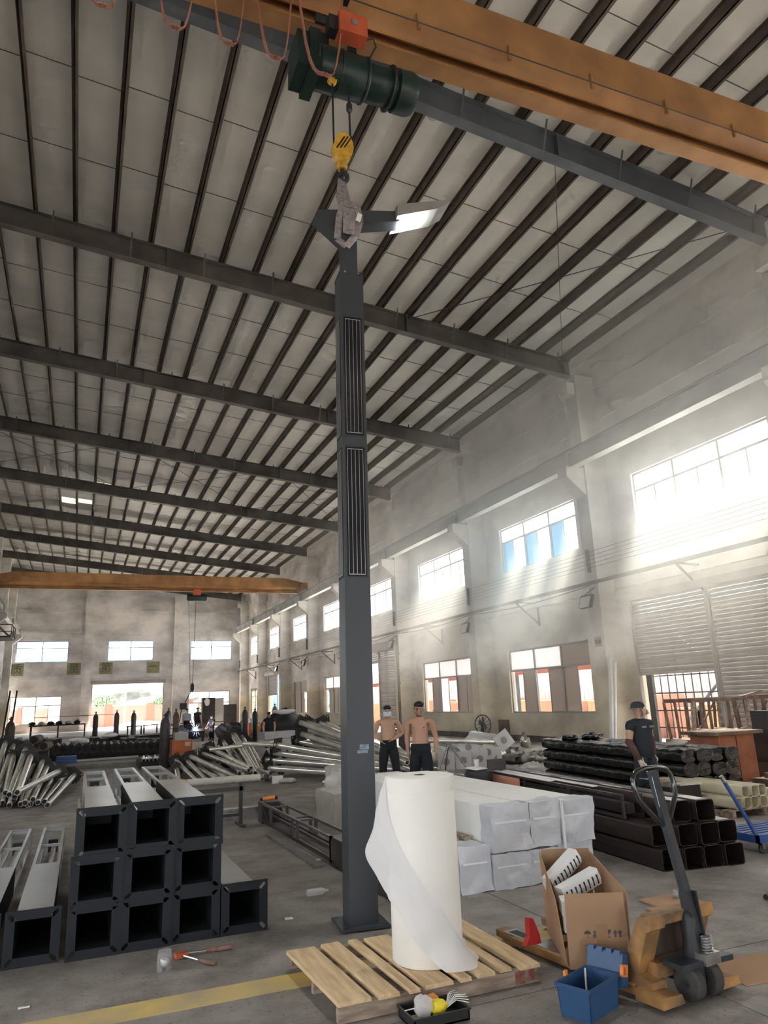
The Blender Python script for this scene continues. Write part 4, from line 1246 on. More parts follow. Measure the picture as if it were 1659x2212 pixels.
for rw, xs_, y0s in ((0, (0.115, 0.35, 0.585, 0.82), (0.05, 0.0, 0.0, -0.03)), (1, (0.10, 0.34, 0.575, 0.815), (0.15, 0.04, 0.0, 0.02)), (2, (0.36, 0.60), (0.12, 0.05))):
    for x, y0 in zip(xs_, y0s):
        ln = 4.3
        r = thing('brown_post', 'dark brown hollow post behind the pallet jack, %s row, number %s' % (rowname[rw], ['one', 'two', 'three', 'four'][xs_.index(x)]), 'steel post', bpos(x, y0, 0.212 * rw + 0.002), BA, 'dark brown posts in a bundle')
        ob('tube', bt, 'brown', r, local=True, smooth=True)
        ob('end_plug', MB().box((-0.095, 0.25, 0.012), (0.095, 0.26, 0.193)), 'brown_in', r, local=True)
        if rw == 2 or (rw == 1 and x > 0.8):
            ob('sticker', MB().box((-0.07, 0.06, 0.205), (0.07, 0.36, 0.2075)), 'shine', r, local=True)  # pale strip drawn as shine on the post top
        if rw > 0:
            for q in range(3): ob('slot_shine', MB().box((-0.1, 1.3 + 0.9 * q, 0.205), (-0.06, 1.75 + 0.9 * q, 0.2072)), 'shine', r, local=True)  # slot highlights drawn as flat pale strips
        if rw == 0:
            ob('seam_strip', MB().box((-0.1135, 0.3, 0.10), (-0.1125, 4.2, 0.112)), 'brown_in', r, local=True)
r = thing('brown_lamp_column', 'brown column with salmon sheet and end flange on top of the brown bundle', 'steel column', bpos(0.09, 0.55, 0.430), BA)
w2 = 0.13
ob('rail', MB().box((-w2, 0, 0), (-w2 + 0.03, 3.3, 0.03)).box((w2 - 0.03, 0, 0), (w2, 3.3, 0.03)).box((-w2, 0, 0.21), (-w2 + 0.03, 3.3, 0.24)).box((w2 - 0.03, 0, 0.21), (w2, 3.3, 0.24)), 'brown', r, local=True)
for y in (0.0, 1.1, 1.25, 2.2): ob('spacer', MB().box((-w2, y, 0.03), (-w2 + 0.025, y + 0.03, 0.21)).box((w2 - 0.025, y, 0.03), (w2, y + 0.03, 0.21)), 'brown', r, local=True)
ob('salmon_sheet', MB().box((-w2 - 0.002, 2.35, 0.03), (-w2 + 0.01, 3.2, 0.21)), 'salmon', r, local=True)
ob('end_flange', MB().box((-0.14, 3.3, -0.0), (0.155, 3.32, 0.40)), 'brown', r, local=True)
ob('top_shine', MB().box((-w2 + 0.03, 1.6, 0.235), (-w2 + 0.12, 3.25, 0.243)).box((w2 - 0.1, 0.8, 0.235), (w2 - 0.02, 3.2, 0.243)), 'shine', r, local=True)  # pale strips painted as reflections along the column top
ob('core_beam', MB().box((-0.05, 0.05, 0.04), (0.05, 3.25, 0.14)), 'brown_in', r, local=True)
# dark bin with paper beside the flange
bn = thing('dark_bin', 'dark grey bin with white paper on top by the brown bundle', 'bin', (5.45, 9.85, 0))
ob('body', MB().lathe([(0.16, 0), (0.19, 0.03), (0.20, 0.70), (0.17, 0.72)], 20, (5.47, 9.85, 0)), 'steel_dark', bn, smooth=True)
tag(ob('paper_sheet', MB().cbox((5.42, 9.82, 0.74), (0.26, 0.2, 0.012), rz=0.4, rx=0.1), 'white'), 'white paper lying on the dark bin', 'paper')
tag(ob('plastic_cup', MB().lathe([(0.035, 0), (0.045, 0.1), (0.04, 0.1), (0.03, 0.01)], 14, (5.5, 9.95, 0.75)), 'bag', smooth=True), 'small clear cup standing on the dark bin', 'cup')

# ---- black film wrapped bundle
M['blackfilm'] = mat('black stretch film', (0.007, 0.0075, 0.008), 0.2, 0, 0.2, 8, bump=1.0, bscale=7, spec=0.55)
BB = Vector((8.72, 9.2, 0)); BBA = -0.115
for rw in range(4):
    for cx in range(4):
        lx = 0.13 + 0.262 * cx
        c, s = math.cos(BBA), math.sin(BBA)
        loc = (BB.x + lx * c, BB.y + lx * s + 0.03 * ((rw + cx) % 2), 0.205 * rw + 0.002)
        r = thing('black_wrapped_post', 'black film wrapped post behind the worker, row %s, %s' % (['one at the floor', 'two', 'three', 'four on top'][rw], ['leftmost', 'second', 'third', 'rightmost'][cx]), 'wrapped post', loc, BBA, 'black wrapped posts in a bundle')
        ob('wrap', crumple(-0.128, 0.128, 0, 4.6, 0, 0.2, (6, 60, 6), 0.013, 7.0, rw * 3.1 + cx * 7.7, 0.45), 'blackfilm', r, local=True, smooth='all')
for i in range(6):
    p = (9.0 + 0.22 * i + 0.4 * random.random(), 12.6 + random.uniform(-0.4, 0.9), 0.86)
    tag(ob('film_scrap', lump(p, (0.14, 0.16, 0.05), 40 + i, 0.7), 'blackfilm', smooth='all'), 'crumpled black film scrap on the far top of the wrapped bundle', 'film scrap', 'film scraps on the wrapped bundle')
tag(ob('work_gloves', lump((9.35, 9.95, 0.86), (0.20, 0.14, 0.055), 55, 0.6), mat('dirty white gloves', (0.50, 0.42, 0.37), 0.9), smooth='all'), 'dirty crumpled work gloves on the black wrapped bundle', 'gloves')

# ================================================================== pallet jack
M['jack_grey'] = mat('grey blue handle paint', (0.065, 0.072, 0.082), 0.35, 0.4, 0.3, 12)
M['chrome'] = mat('worn black chrome', (0.10, 0.10, 0.105), 0.18, 0.9)
M['rubber'] = mat('dusty rubber', (0.07, 0.065, 0.06), 0.75, 0, 0.4, 14)
M['dark_rust'] = mat('dark oily steel', (0.07, 0.045, 0.035), 0.6)
J = thing('pallet_jack', 'worn orange hand pallet jack with a dark loop handle', 'pallet jack', (3.48, 3.78, 0), 0.13)
def JL(name, mb, m, parent=J, **k): return ob(name, mb, m, parent, local=True, **k)
for sx in (-1, 1):
    x = -0.27 if sx < 0 else 0.17
    f = JL('fork', MB().prism([(-0.075, 0.03), (0.075, 0.03), (0.075, 0.075), (0.06, 0.085), (-0.06, 0.085), (-0.075, 0.075)], (x, 1.30, 0), (1, 0, 0), (0, 0, 1), 1.12)
           .prism([(0.075, 0.0), (0.045, 0.22), (-0.045, 0.22), (-0.075, 0.0)], (x, 1.30, 0.035), (1, 0, 0), (0, 1, 0), 0.045), 'orange_dirty')
    JL('fork_top', MB().box((x - 0.06, 0.25, 0.085), (x + 0.06, 1.42, 0.088)), M['galv'] if sx < 0 else 'wood', f)
    JL('roller_slot', MB().box((x - 0.035, 1.22, 0.088), (x + 0.035, 1.38, 0.0895)), 'black', f)
    JL('load_roller', MB().lathe([(0.036, -0.03), (0.038, 0.03)], 14, (x, 1.30, 0.039), 'x'), 'rubber', f)
    JL('shoulder', MB().prism([(0.30, 0.03), (0.30, 0.11), (0.12, 0.45), (0.02, 0.47), (0.02, 0.40), (0.06, 0.38), (0.16, 0.14), (0.06, 0.12), (0.06, 0.03)], (x - 0.06, 0, 0), (0, 1, 0), (0, 0, 1), 0.12), 'orange_dirty')
    JL('foot', MB().prism([(-0.09, 0), (0.09, 0), (0.07, 0.05), (-0.09, 0.06)], (x + sx * 0.03, 0.14, 0.03), (1, 0, 0), (0, 0, 1), 0.2), 'orange_dirty')
JL('cross_head', MB().box((-0.30, 0.03, 0.41), (0.22, 0.12, 0.465)).box((-0.25, 0.08, 0.12), (0.15, 0.16, 0.2)), 'orange_dirty')
JL('rear_shield', MB().box((-0.22, 0.16, 0.12), (0.12, 0.18, 0.40)), 'dark_rust')
JL('steer_plate', MB().prism([(-0.2, -0.06), (0.2, -0.1), (0.2, 0.08), (-0.2, 0.1)], (0, 0, 0.185), (1, 0, 0), (0, 1, 0), 0.03), 'jack_grey')
JL('pump', MB().lathe([(0.055, 0.2), (0.06, 0.24), (0.05, 0.3), (0.05, 0.42), (0.03, 0.45)], 16, (0, 0.02, 0)), 'steel_dark', smooth=True)
sp = []
for t in range(60):
    a = t * 0.65
    sp.append((0.03 + 0.03 * math.cos(a), -0.06 + 0.03 * math.sin(a), 0.24 + 0.0016 * t))
JL('spring', MB().path(sp, 0.006, 5), 'steel')
JL('pump_head', MB().box((-0.04, -0.1, 0.19), (0.09, 0.02, 0.25)), 'galv')
for x in (-0.085, 0.075):
    w = JL('steer_wheel', MB().lathe([(0.03, -0.035), (0.085, -0.035), (0.095, -0.025), (0.095, 0.025), (0.085, 0.035), (0.03, 0.035)], 24, (x, 0, 0.0955), 'x'), 'rubber', smooth=True)
    JL('hub', MB().lathe([(0.03, -0.038), (0.03, 0.038)], 14, (x, 0, 0.0955), 'x'), 'steel_dark', w)
JL('axle', MB().tube((-0.14, 0, 0.0955), (0.13, 0, 0.0955), 0.012), 'steel_dark')
JL('fork_yoke', MB().box((-0.03, -0.03, 0.09), (0.02, 0.03, 0.19)), 'steel_dark')
hb_, ht_ = Vector((0.03, 0.0, 0.30)), Vector((-0.03, 0.10, 1.06))
JL('handle_clevis', MB().bar(hb_ + Vector((-0.035, 0, -0.03)), hb_ + Vector((-0.045, 0.02, 0.26)), 0.012, 0.07, up=(0, 1, 0)).bar(hb_ + Vector((0.035, 0, -0.03)), hb_ + Vector((0.025, 0.02, 0.26)), 0.012, 0.07, up=(0, 1, 0)), 'steel_dark')
JL('handle_shaft', MB().bar(hb_ + Vector((0, 0, 0.03)), Vector((-0.045, 0.12, 1.25)), 0.055, 0.04, up=(0, 1, 0)), 'jack_grey')
hc = Vector((-0.04, 0.112, 1.13))
ux = Vector((1, 0, 0)); uz = Vector((-0.08, 0.13, 1)).normalized()
lp = [(-0.02, -0.20), (-0.10, -0.12), (-0.165, -0.04), (-0.185, 0.04), (-0.175, 0.09), (-0.14, 0.125), (-0.05, 0.14), (0.06, 0.14), (0.14, 0.125), (0.175, 0.09), (0.185, 0.04), (0.165, -0.04), (0.10, -0.12), (0.02, -0.20)]
JL('loop_grip', MB().path([hc + ux * a + uz * b for a, b in lp], 0.016, 10), 'chrome', smooth=True)
st = JL('instruction_label', MB().bar(Vector((-0.038, 0.083, 1.04)), Vector((-0.052, 0.102, 1.22)), 0.04, 0.003, up=(0, 1, 0)), 'white')
for q in range(4):
    p = Vector((-0.04, 0.0815 + 0.005 * q, 1.065 + 0.042 * q))
    JL('pictogram', MB().cbox(p + Vector((0, -0.0005, 0)), (0.022, 0.003, 0.012 + 0.006 * (q % 2)), rz=0.0, rx=-0.1), 'ink', st)
tag(ob('red_helmet_piece', MB().prism([(-0.07, 0), (0.05, 0), (0.05, 0.05), (0.02, 0.15), (-0.01, 0.16), (-0.03, 0.05)], (2.98, 4.80, 0.092), (1, 0, 0), (0, 0.2, 1), 0.06), mat('red plastic', (0.48, 0.03, 0.03), 0.4)), 'red plastic piece on the left fork beside the carton', 'plastic piece')

# ---- carton with white fittings on the forks
M['card'] = mat('brown cardboard', (0.44, 0.265, 0.155), 0.85, 0, 0.12, 2, bump=0.06, bscale=60)
M['card_in'] = mat('cardboard inside', (0.36, 0.22, 0.13), 0.9)
CT = thing('open_carton', 'open cardboard carton with printed front standing on the pallet jack', 'carton', (3.10, 4.20, 0.092), -0.42)
cw, cd, chh = 0.19, 0.74, 0.50
def CL(name, mb, m, parent=CT, **k): return ob(name, mb, m, parent, local=True, **k)
CL('bottom', MB().box((-cw, 0, 0), (cw, cd, 0.006)), 'card_in')
fr_ = CL('front_panel', MB().box((-cw + 0.0, -0.004, 0.0), (cw, 0.002, 0.25)), 'card')
CL('front_flap', MB().add([(-cw, -0.004, 0.25), (cw, -0.004, 0.25), (cw - 0.01, -0.02, 0.43), (-cw + 0.004, -0.02, 0.43), (-cw, 0.002, 0.25), (cw, 0.002, 0.25), (cw - 0.01, -0.014, 0.43), (-cw + 0.004, -0.014, 0.43)], BF), 'card')
CL('left_panel', MB().add([(-cw - 0.005, 0.06, 0), (-cw, 0.06, 0), (-cw, cd, 0), (-cw - 0.005, cd, 0), (-cw - 0.045, 0.06, 0.38), (-cw - 0.04, 0.06, 0.38), (-cw - 0.01, cd, chh + 0.04), (-cw - 0.015, cd, chh + 0.04)], BF), 'card')
CL('right_panel', MB().add([(cw, 0, 0), (cw + 0.005, 0, 0), (cw + 0.005, cd, 0), (cw, cd, 0), (cw + 0.02, 0, 0.42), (cw + 0.025, 0, 0.42), (cw - 0.03, cd, chh + 0.04), (cw - 0.035, cd, chh + 0.04)], BF), 'card')
CL('back_panel', MB().box((-cw, cd - 0.006, 0), (cw - 0.03, cd, chh + 0.05)), 'card_in')
CL('tape_strip', MB().box((-0.01, -0.0055, 0.12), (0.065, -0.0042, 0.25)), mat('brown parcel tape', (0.36, 0.20, 0.11), 0.3), fr_)
def ptxt(body, size, x, z, al='LEFT'):
    m_ = chain(fr_)
    t = text_mesh('print', body, size, 'ink', (0, 0, 0), (0, 0, 0), None, 0.0003, al)
    t.parent = fr_
    t.matrix_basis = Matrix.Translation(Vector((x, -0.0058, z))) @ Euler((PI / 2, 0, 0)).to_matrix().to_4x4()
def pict(polys, x, z, sc):
    mb = MB()
    for pl in polys: mb.prism([(x + a_ * sc, z + b_ * sc) for a_, b_ in pl], (0, -0.0046, 0), (1, 0, 0), (0, 0, 1), 0.0008)
    CL('pictogram', mb, 'ink', fr_)
arrow = [[(-.12, 0), (.12, 0), (.12, .55), (.34, .55), (0, 1), (-.34, .55), (-.12, .55)]]
pict(arrow, 0.110, 0.172, 0.042); pict(arrow, 0.140, 0.172, 0.042)
pict([[(-.1, 0), (.1, 0), (.04, .06), (.04, .4), (.32, .62), (.36, 1), (-.36, 1), (-.32, .62), (-.04, .4), (-.04, .06)], [(-.3, -.08), (.3, -.08), (.3, 0), (-.3, 0)]], 0.070, 0.174, 0.042)
pict([[(-.5, .5), (.5, .5), (.4, .8), (0, 1), (-.4, .8)], [(-.03, 0), (.03, 0), (.03, .5), (-.03, .5)], [(.03, 0), (.16, 0), (.16, .14), (.12, .14), (.12, .05), (.03, .05)]], -0.062, 0.172, 0.045)
pict([[(-.4, 0), (.4, 0), (.4, .1), (-.4, .1)], [(-.3, .15), (.3, .15), (.3, .45), (-.3, .45)], [(-.2, .5), (.2, .5), (.2, .9), (-.2, .9)]], -0.015, 0.172, 0.045)
pict([[(-.4, 0), (.4, 0), (.4, .25), (-.4, .25)], [(-.4, .35), (.4, .35), (.4, .6), (-.4, .6)], [(-.4, .7), (.4, .7), (.4, .95), (-.4, .95)]], 0.028, 0.172, 0.042)
ptxt('ITEM NO.', 0.018, -0.085, 0.130); ptxt("Q'TY:", 0.018, -0.085, 0.105); ptxt('N.W.', 0.018, -0.085, 0.080); ptxt('G.W.', 0.018, -0.085, 0.055); ptxt('MEAS:', 0.018, -0.085, 0.030); ptxt('PCS', 0.018, 0.08, 0.105)
def fitting(label, c, ang, tilt, ln=0.34):
    f = thing('white_fitting', label, 'fitting', c, 0, 'white slotted fittings in the carton')
    f.rotation_euler = (0, tilt, ang)
    ob('body', MB().prism([(-0.045, 0), (0.045, 0), (0.05, 0.04), (0.035, 0.10), (-0.035, 0.10), (-0.05, 0.04)], (0, 0, 0), (0, 1, 0), (0, 0, 1), ln), 'white', f, local=True)
    for k in range(8):
        x = 0.03 + k * (ln - 0.06) / 7
        ob('slot', MB().box((x - 0.004, -0.0525, 0.012), (x + 0.004, -0.043, 0.07)), 'black', f, local=True)
    return f
fitting('long white slotted fitting at the back of the carton', (3.13, 4.72, 0.42), 0.25, -0.45)
fitting('white slotted fitting leaning across the carton middle', (3.06, 4.50, 0.40), 0.1, -0.25)
tag(ob('white_bracket', MB().cbox((3.03, 4.36, 0.42), (0.13, 0.09, 0.09), rz=-0.42, rx=0.2).cbox((3.00, 4.33, 0.34), (0.09, 0.06, 0.12), rz=-0.42), 'white'), 'white plastic bracket at the carton front left', 'bracket')
tag(ob('white_bracket', MB().cbox((3.02, 4.33, 0.21), (0.07, 0.05, 0.14), rz=-0.42, rx=0.2), 'white'), 'lower white plastic bracket inside the carton left corner', 'bracket')

# ---- blue tool box
M['blue_pl'] = mat('blue tool box plastic', (0.028, 0.085, 0.20), 0.45, 0, 0.12, 9)
TBX = thing('tool_box', 'open blue plastic tool box with orange latches on the floor', 'tool box', (2.80, 3.93, 0), 0.40)
def TL(name, mb, m, parent=TBX, **k): return ob(name, mb, m, parent, local=True, **k)
a, b, hh = 0.165, 0.105, 0.165
bd = MB()
def wallq(p0, p1, t):
    pass
for s in (-1, 1):
    bd.add([(-a + .012, s * b - s * .012, 0), (a - .012, s * b - s * .012, 0), (a - .012, s * b - s * .018, 0), (-a + .012, s * b - s * .018, 0), (-a, s * b, hh), (a, s * b, hh), (a, s * b - s * .006, hh), (-a, s * b - s * .006, hh)], BF)
    bd.add([(s * a - s * .012, -b + .012, 0), (s * a - s * .012, b - .012, 0), (s * a - s * .018, b - .012, 0), (s * a - s * .018, -b + .012, 0), (s * a, -b, hh), (s * a, b, hh), (s * a - s * .006, b, hh), (s * a - s * .006, -b, hh)], BF)
bd.box((-a + .012, -b + .012, 0.002), (a - .012, b - .012, 0.01))
TL('bin', bd, 'blue_pl')
TL('rim', MB().box((-a - .008, -b - .008, hh - .012), (a + .008, -b + .002, hh + .004)).box((-a - .008, b - .002, hh - .012), (a + .008, b + .008, hh + .004)).box((-a - .008, -b, hh - .012), (-a + .002, b, hh + .004)).box((a - .002, -b, hh - .012), (a + .008, b, hh + .004)), 'blue_pl')
lid = bpy.data.objects.new('lid', bpy.data.meshes.new('lid'))
bpy.data.objects.remove(lid)
ld = MB()
R_ = Euler((0, math.radians(15), 0)).to_matrix()
def LV(x, y, z):
    v = R_ @ Vector((x, y, z)); return Vector((a + 0.045, 0, hh - 0.085)) + v
def lbox(x0, y0, z0, x1, y1, z1):
    vs = [(x0, y0, z0), (x1, y0, z0), (x1, y1, z0), (x0, y1, z0), (x0, y0, z1), (x1, y0, z1), (x1, y1, z1), (x0, y1, z1)]
    return MB().add([LV(*p) for p in vs], BF)
lidm = lbox(-0.035, -b - .01, 0, 0.035, b + .01, 0.175)
lo = TL('lid', lidm, 'blue_pl')
for y in (-0.085, -0.03, 0.03, 0.085): TL('lid_rib', lbox(-0.045, y - 0.018, 0.165, 0.043, y + 0.018, 0.187), 'blue_pl', lo)
TL('carry_handle', lbox(0.035, -0.07, 0.06, 0.055, 0.07, 0.08), 'blue_pl', lo)
ltc = MB()
for (y0, y1, z0, z1) in ((-0.03, 0.03, 0.0, 0.012), (-0.03, 0.03, 0.05, 0.062), (-0.03, -0.018, 0.0, 0.062), (0.018, 0.03, 0.0, 0.062)):
    ltc.v += lbox(-0.035 + (y0), -b - .03, z0 + 0.06, -0.035 + (y1), -b - .01, z1 + 0.06).v
    n0 = len(ltc.v) - 8
    ltc.f += [tuple(i + n0 for i in q) for q in BF]
TL('latch', ltc, 'orange_pl', lo)
TL('latch', MB().box((-0.06, b + .004, hh - 0.03), (-0.03, b + .016, hh + 0.03)), 'orange_pl')
tag(ob('cable_tie', MB().path([(2.77, 3.90, 0.05), (2.80, 3.95, 0.12), (2.84, 4.0, 0.19)], 0.006, 5), 'notice'), 'pale strip standing inside the blue tool box', 'strip')

# ================================================================== trolley, cream tubes, floor litter
M['trolley_blue'] = mat('blue trolley paint', (0.04, 0.10, 0.32), 0.4, 0, 0.2, 5)
T = thing('platform_trolley', 'blue platform trolley with slanting push bar at the right edge', 'trolley', (7.3, 6.55, 0))
for i in range(6): ob('deck_slat', MB().box((6.85, 6.30 + 0.095 * i, 0.17), (8.1, 6.355 + 0.095 * i, 0.19)), 'trolley_blue', T)
ob('deck_frame', MB().box((6.82, 6.27, 0.11), (8.12, 6.30, 0.19)).box((6.82, 6.84, 0.11), (8.12, 6.87, 0.19)).box((6.82, 6.27, 0.11), (6.85, 6.87, 0.19)), 'trolley_blue', T)
ob('push_bar', MB().path([(6.86, 6.30, 0.15), (6.78, 6.32, 0.33), (6.53, 6.36, 0.80)], 0.022, 10), 'trolley_blue', T, smooth=True)
ob('bar_cap', MB().path([(6.56, 6.355, 0.745), (6.53, 6.36, 0.80), (6.525, 6.362, 0.81)], 0.0235, 10), 'galv', T, smooth=True)
for x, y in ((6.93, 6.33), (6.93, 6.80), (7.95, 6.33), (7.95, 6.80)):
    c_ = ob('castor', MB().lathe([(0.02, -0.015), (0.045, -0.012), (0.045, 0.012), (0.02, 0.015)], 16, (x, y, 0.0455), 'y'), 'rubber', T, smooth=True)
    ob('castor_fork', MB().box((x - 0.02, y - 0.03, 0.04), (x + 0.02, y - 0.02, 0.11)).box((x - 0.02, y + 0.02, 0.04), (x + 0.02, y + 0.03, 0.11)).box((x - 0.02, y - 0.03, 0.10), (x + 0.02, y + 0.03, 0.11)), 'galv', c_)
P2 = thing('wooden_pallet', 'old dark pallet under the cream tubes at the right edge', 'pallet', (9.0, 8.6, 0))
for y in (8.02, 8.4, 8.8): ob('deck_board', MB().box((8.28, y, 0.09), (9.6, y + 0.12, 0.112)), 'wood_old', P2)
for x in (8.32, 8.9, 9.5): ob('stringer', MB().box((x, 8.0, 0.002), (x + 0.06, 9.2, 0.09)), 'wood_old', P2)
M['cream_tube'] = mat('cream painted tube', (0.72, 0.64, 0.46), 0.5, 0, 0.15, 6)
ct = tube_mesh(0.145, 0.145, 1.6, 0.04)
for i, (x, z, lb) in enumerate(((8.46, 0.114, 'bottom left'), (8.61, 0.114, 'bottom second'), (8.76, 0.114, 'bottom third'), (8.91, 0.114, 'bottom fourth'), (8.62, 0.26, 'upper left'), (8.78, 0.26, 'upper second'), (8.93, 0.26, 'upper third'))):
    r = thing('cream_tube', 'short cream square tube stacked on the old pallet, %s' % lb, 'tube', (x, 8.0 - 0.02 * (i % 2), z), 0, 'cream tubes on a pallet')
    ob('shell', ct, 'cream_tube', r, local=True, smooth=True)
    ob('end_insert', MB().box((-0.06, 0.3, 0.01), (0.06, 0.31, 0.135)), 'cream_tube', r, local=True)
for (x, y, rz, sx, sy, nm) in ((4.72, 5.42, 0.3, 0.34, 0.24, 'upper'), (4.62, 5.20, 0.1, 0.40, 0.2, 'lower')):
    tag(ob('cardboard_piece', crumple(x - sx / 2, x + sx / 2, y - sy / 2, y + sy / 2, 0.002, 0.014, (6, 5, 1), 0.006, 5, x), 'card'), 'torn flat cardboard piece on the floor behind the jack, %s one' % nm, 'cardboard', 'cardboard scraps')
tag(ob('cardboard_sheet', MB().cbox((4.35, 3.92, 0.004), (1.0, 0.42, 0.005), rz=-0.12), 'card'), 'large pale cardboard sheet on the floor right of the jack', 'cardboard')
tag(ob('cardboard_sheet', MB().cbox((6.6, 5.45, 0.004), (0.9, 0.4, 0.005), rz=0.1), 'card'), 'flat cardboard sheet on the floor before the brown bundle', 'cardboard')
tag(ob('crumpled_paper', lump((4.85, 5.42, 0.04), 0.035, 61, 0.4), 'frame'), 'grey crumpled ball on the torn cardboard', 'paper ball')
tag(ob('floor_pipe', MB().tube((5.45, 5.02, 0.025), (6.2, 5.4, 0.025), 0.022, n=12), 'chrome', smooth=True), 'dark pipe end on the floor at the right edge', 'pipe')
LIT = [(4.55, 6.3, 0.10, 0.03), (4.25, 5.9, 0.08, 0.05), (3.1, 8.6, 0.12, 0.06), (2.62, 8.7, 0.13, 0.05), (5.1, 4.55, 0.06, 0.03), (5.3, 4.4, 0.05, 0.04), (1.75, 6.6, 0.07, 0.05), (4.9, 4.1, 0.08, 0.04), (-0.2, 5.6, 0.06, 0.02), (1.55, 7.9, 0.05, 0.03)]
for i, (x, y, a_, b_) in enumerate(LIT):
    tag(ob('litter_scrap', crumple(x - a_ / 2, x + a_ / 2, y - b_ / 2, y + b_ / 2, 0.001, 0.008, (3, 3, 1), 0.006, 14, i * 3.0), ['white', 'notice', 'foam'][i % 3]), 'small pale paper scrap lying on the open floor', 'scrap', 'paper scraps on the floor')
tag(ob('plastic_bottle', MB().lathe([(0.02, 0), (0.033, 0.01), (0.033, 0.15), (0.014, 0.19), (0.014, 0.215)], 14, (2.08, 7.2, 0.034), 'x'), 'bag', smooth=True), 'small clear bottle lying on the floor left of the column', 'bottle')
tag(ob('leaf_litter', lump((4.72, 6.15, 0.012), (0.06, 0.03, 0.014), 71, 0.6), 'wood'), 'dry yellow leaf scrap on the floor beside the wrapped columns', 'leaf')

# ================================================================== open frame column on the floor left of the hanging one
FR = thing('frame_column', 'dark open frame column lying on the floor left of the hanging column', 'steel column', (2.83, 9.0, 0))
M['bronze'] = mat('dark bronze paint', (0.070, 0.060, 0.055), 0.35, 0.2, 0.2, 4)
M['frame_grey'] = mat('dull bronze grey', (0.15, 0.135, 0.125), 0.35, 0.1)
fx0, fx1, fy0, fy1 = 2.70, 2.98, 6.4, 12.0
for x in (fx0, fx1 - 0.03):
    for z in (0.03, 0.27): ob('rail', MB().box((x, fy0 + 1.9, z), (x + 0.03, fy1 - 0.25, z + 0.03)), 'frame_grey' if z > 0.1 else 'bronze', FR)
for y in (8.35, 9.75, 10.0, 11.2):
    ob('spacer', MB().box((fx0, y, 0.03), (fx0 + 0.03, y + 0.05, 0.29)).box((fx1 - 0.03, y, 0.03), (fx1, y + 0.05, 0.29)).box((fx0, y, 0.275), (fx1, y + 0.04, 0.298)), 'frame_grey', FR)
ob('closed_end', MB().box((fx0, 11.72, 0.0), (fx1, 12.0, 0.30)), 'bronze', FR)
ob('closed_shaft', MB().box((fx0, fy0, 0.02), (fx1, 8.4, 0.30)), 'bronze', FR)
ob('inner_rail', MB().box((fx0 + 0.08, 8.4, 0.12), (fx0 + 0.12, 11.7, 0.15)).box((fx1 - 0.12, 8.4, 0.12), (fx1 - 0.08, 11.7, 0.15)), 'bronze', FR)
ob('brace', MB().bar((fx0 + 0.02, 11.7, 0.25), (fx0 + 0.02, 11.3, 0.05), 0.03).bar((fx1 - 0.02, 11.7, 0.25), (fx1 - 0.02, 11.3, 0.05), 0.03), 'bronze', FR)
dr = thing('power_drill', 'orange hand tool lying on the open frame column end', 'hand tool', (2.84, 11.85, 0.30))
ob('body', MB().path([(2.74, 11.86, 0.335), (2.82, 11.86, 0.34), (2.93, 11.84, 0.345)], [0.025, 0.033, 0.035], 10), 'orange_pl', dr, smooth=True)
ob('chuck', MB().tube((2.93, 11.84, 0.345), (2.97, 11.835, 0.345), 0.028, n=10).tube((2.70, 11.865, 0.33), (2.74, 11.86, 0.335), 0.02, n=10), 'black', dr)
tag(ob('timber_batten', MB().box((2.50, 8.3, 0.001), (2.60, 10.6, 0.03)), 'galv'), 'pale strip on the floor beside the frame column', 'strip')

# ---- trestle with wrapped tube
TS = thing('work_trestle', 'low dark steel trestle standing left of the frame column', 'trestle', (2.0, 11.8, 0))
ob('leg', MB().box((2.36, 11.76, 0), (2.41, 11.81, 0.62)), 'bronze', TS)
ob('leg', MB().box((1.62, 11.76, 0), (1.67, 11.81, 0.62)), 'bronze', TS)
ob('foot', MB().box((2.35, 11.55, 0), (2.42, 12.05, 0.03)).box((1.61, 11.55, 0), (1.68, 12.05, 0.03)), 'bronze', TS)
ob('beam', MB().box((1.6, 11.76, 0.5), (2.43, 11.81, 0.56)), 'bronze', TS)
ob('lower_bar', MB().box((1.67, 11.76, 0.14), (2.36, 11.81, 0.18)), 'bronze', TS)
wt = thing('wrapped_tube', 'long film wrapped tube with yellow end cap resting on the trestle', 'wrapped tube', (2.1, 11.8, 0.62))
pts = [(1.55 + 1.13 * t / 22, 11.8, 0.665 + 0.0 * t) for t in range(23)]
ob('wrap', MB().path(pts, [0.046 + 0.010 * abs(math.sin(t * 1.35)) for t in range(23)], 12), 'sack', wt, smooth='all')
ob('end_cap', MB().lathe([(0.03, 0), (0.055, 0), (0.06, 0.03), (0.055, 0.07)], 14, (1.48, 11.8, 0.665), 'x'), 'hook_yellow', wt, smooth=True)
sb = thing('channel_offcut', 'pale steel channel lying behind the trestle', 'steel channel', (2.4, 12.6, 0))
ob('channel', MB().box((1.9, 12.4, 0.0), (2.9, 12.42, 0.16)).box((1.9, 12.42, 0.14), (2.9, 12.62, 0.16)), 'galv', sb)
ob('end_face', MB().box((2.88, 12.42, 0.0), (2.9, 12.62, 0.14)), 'galv', sb)
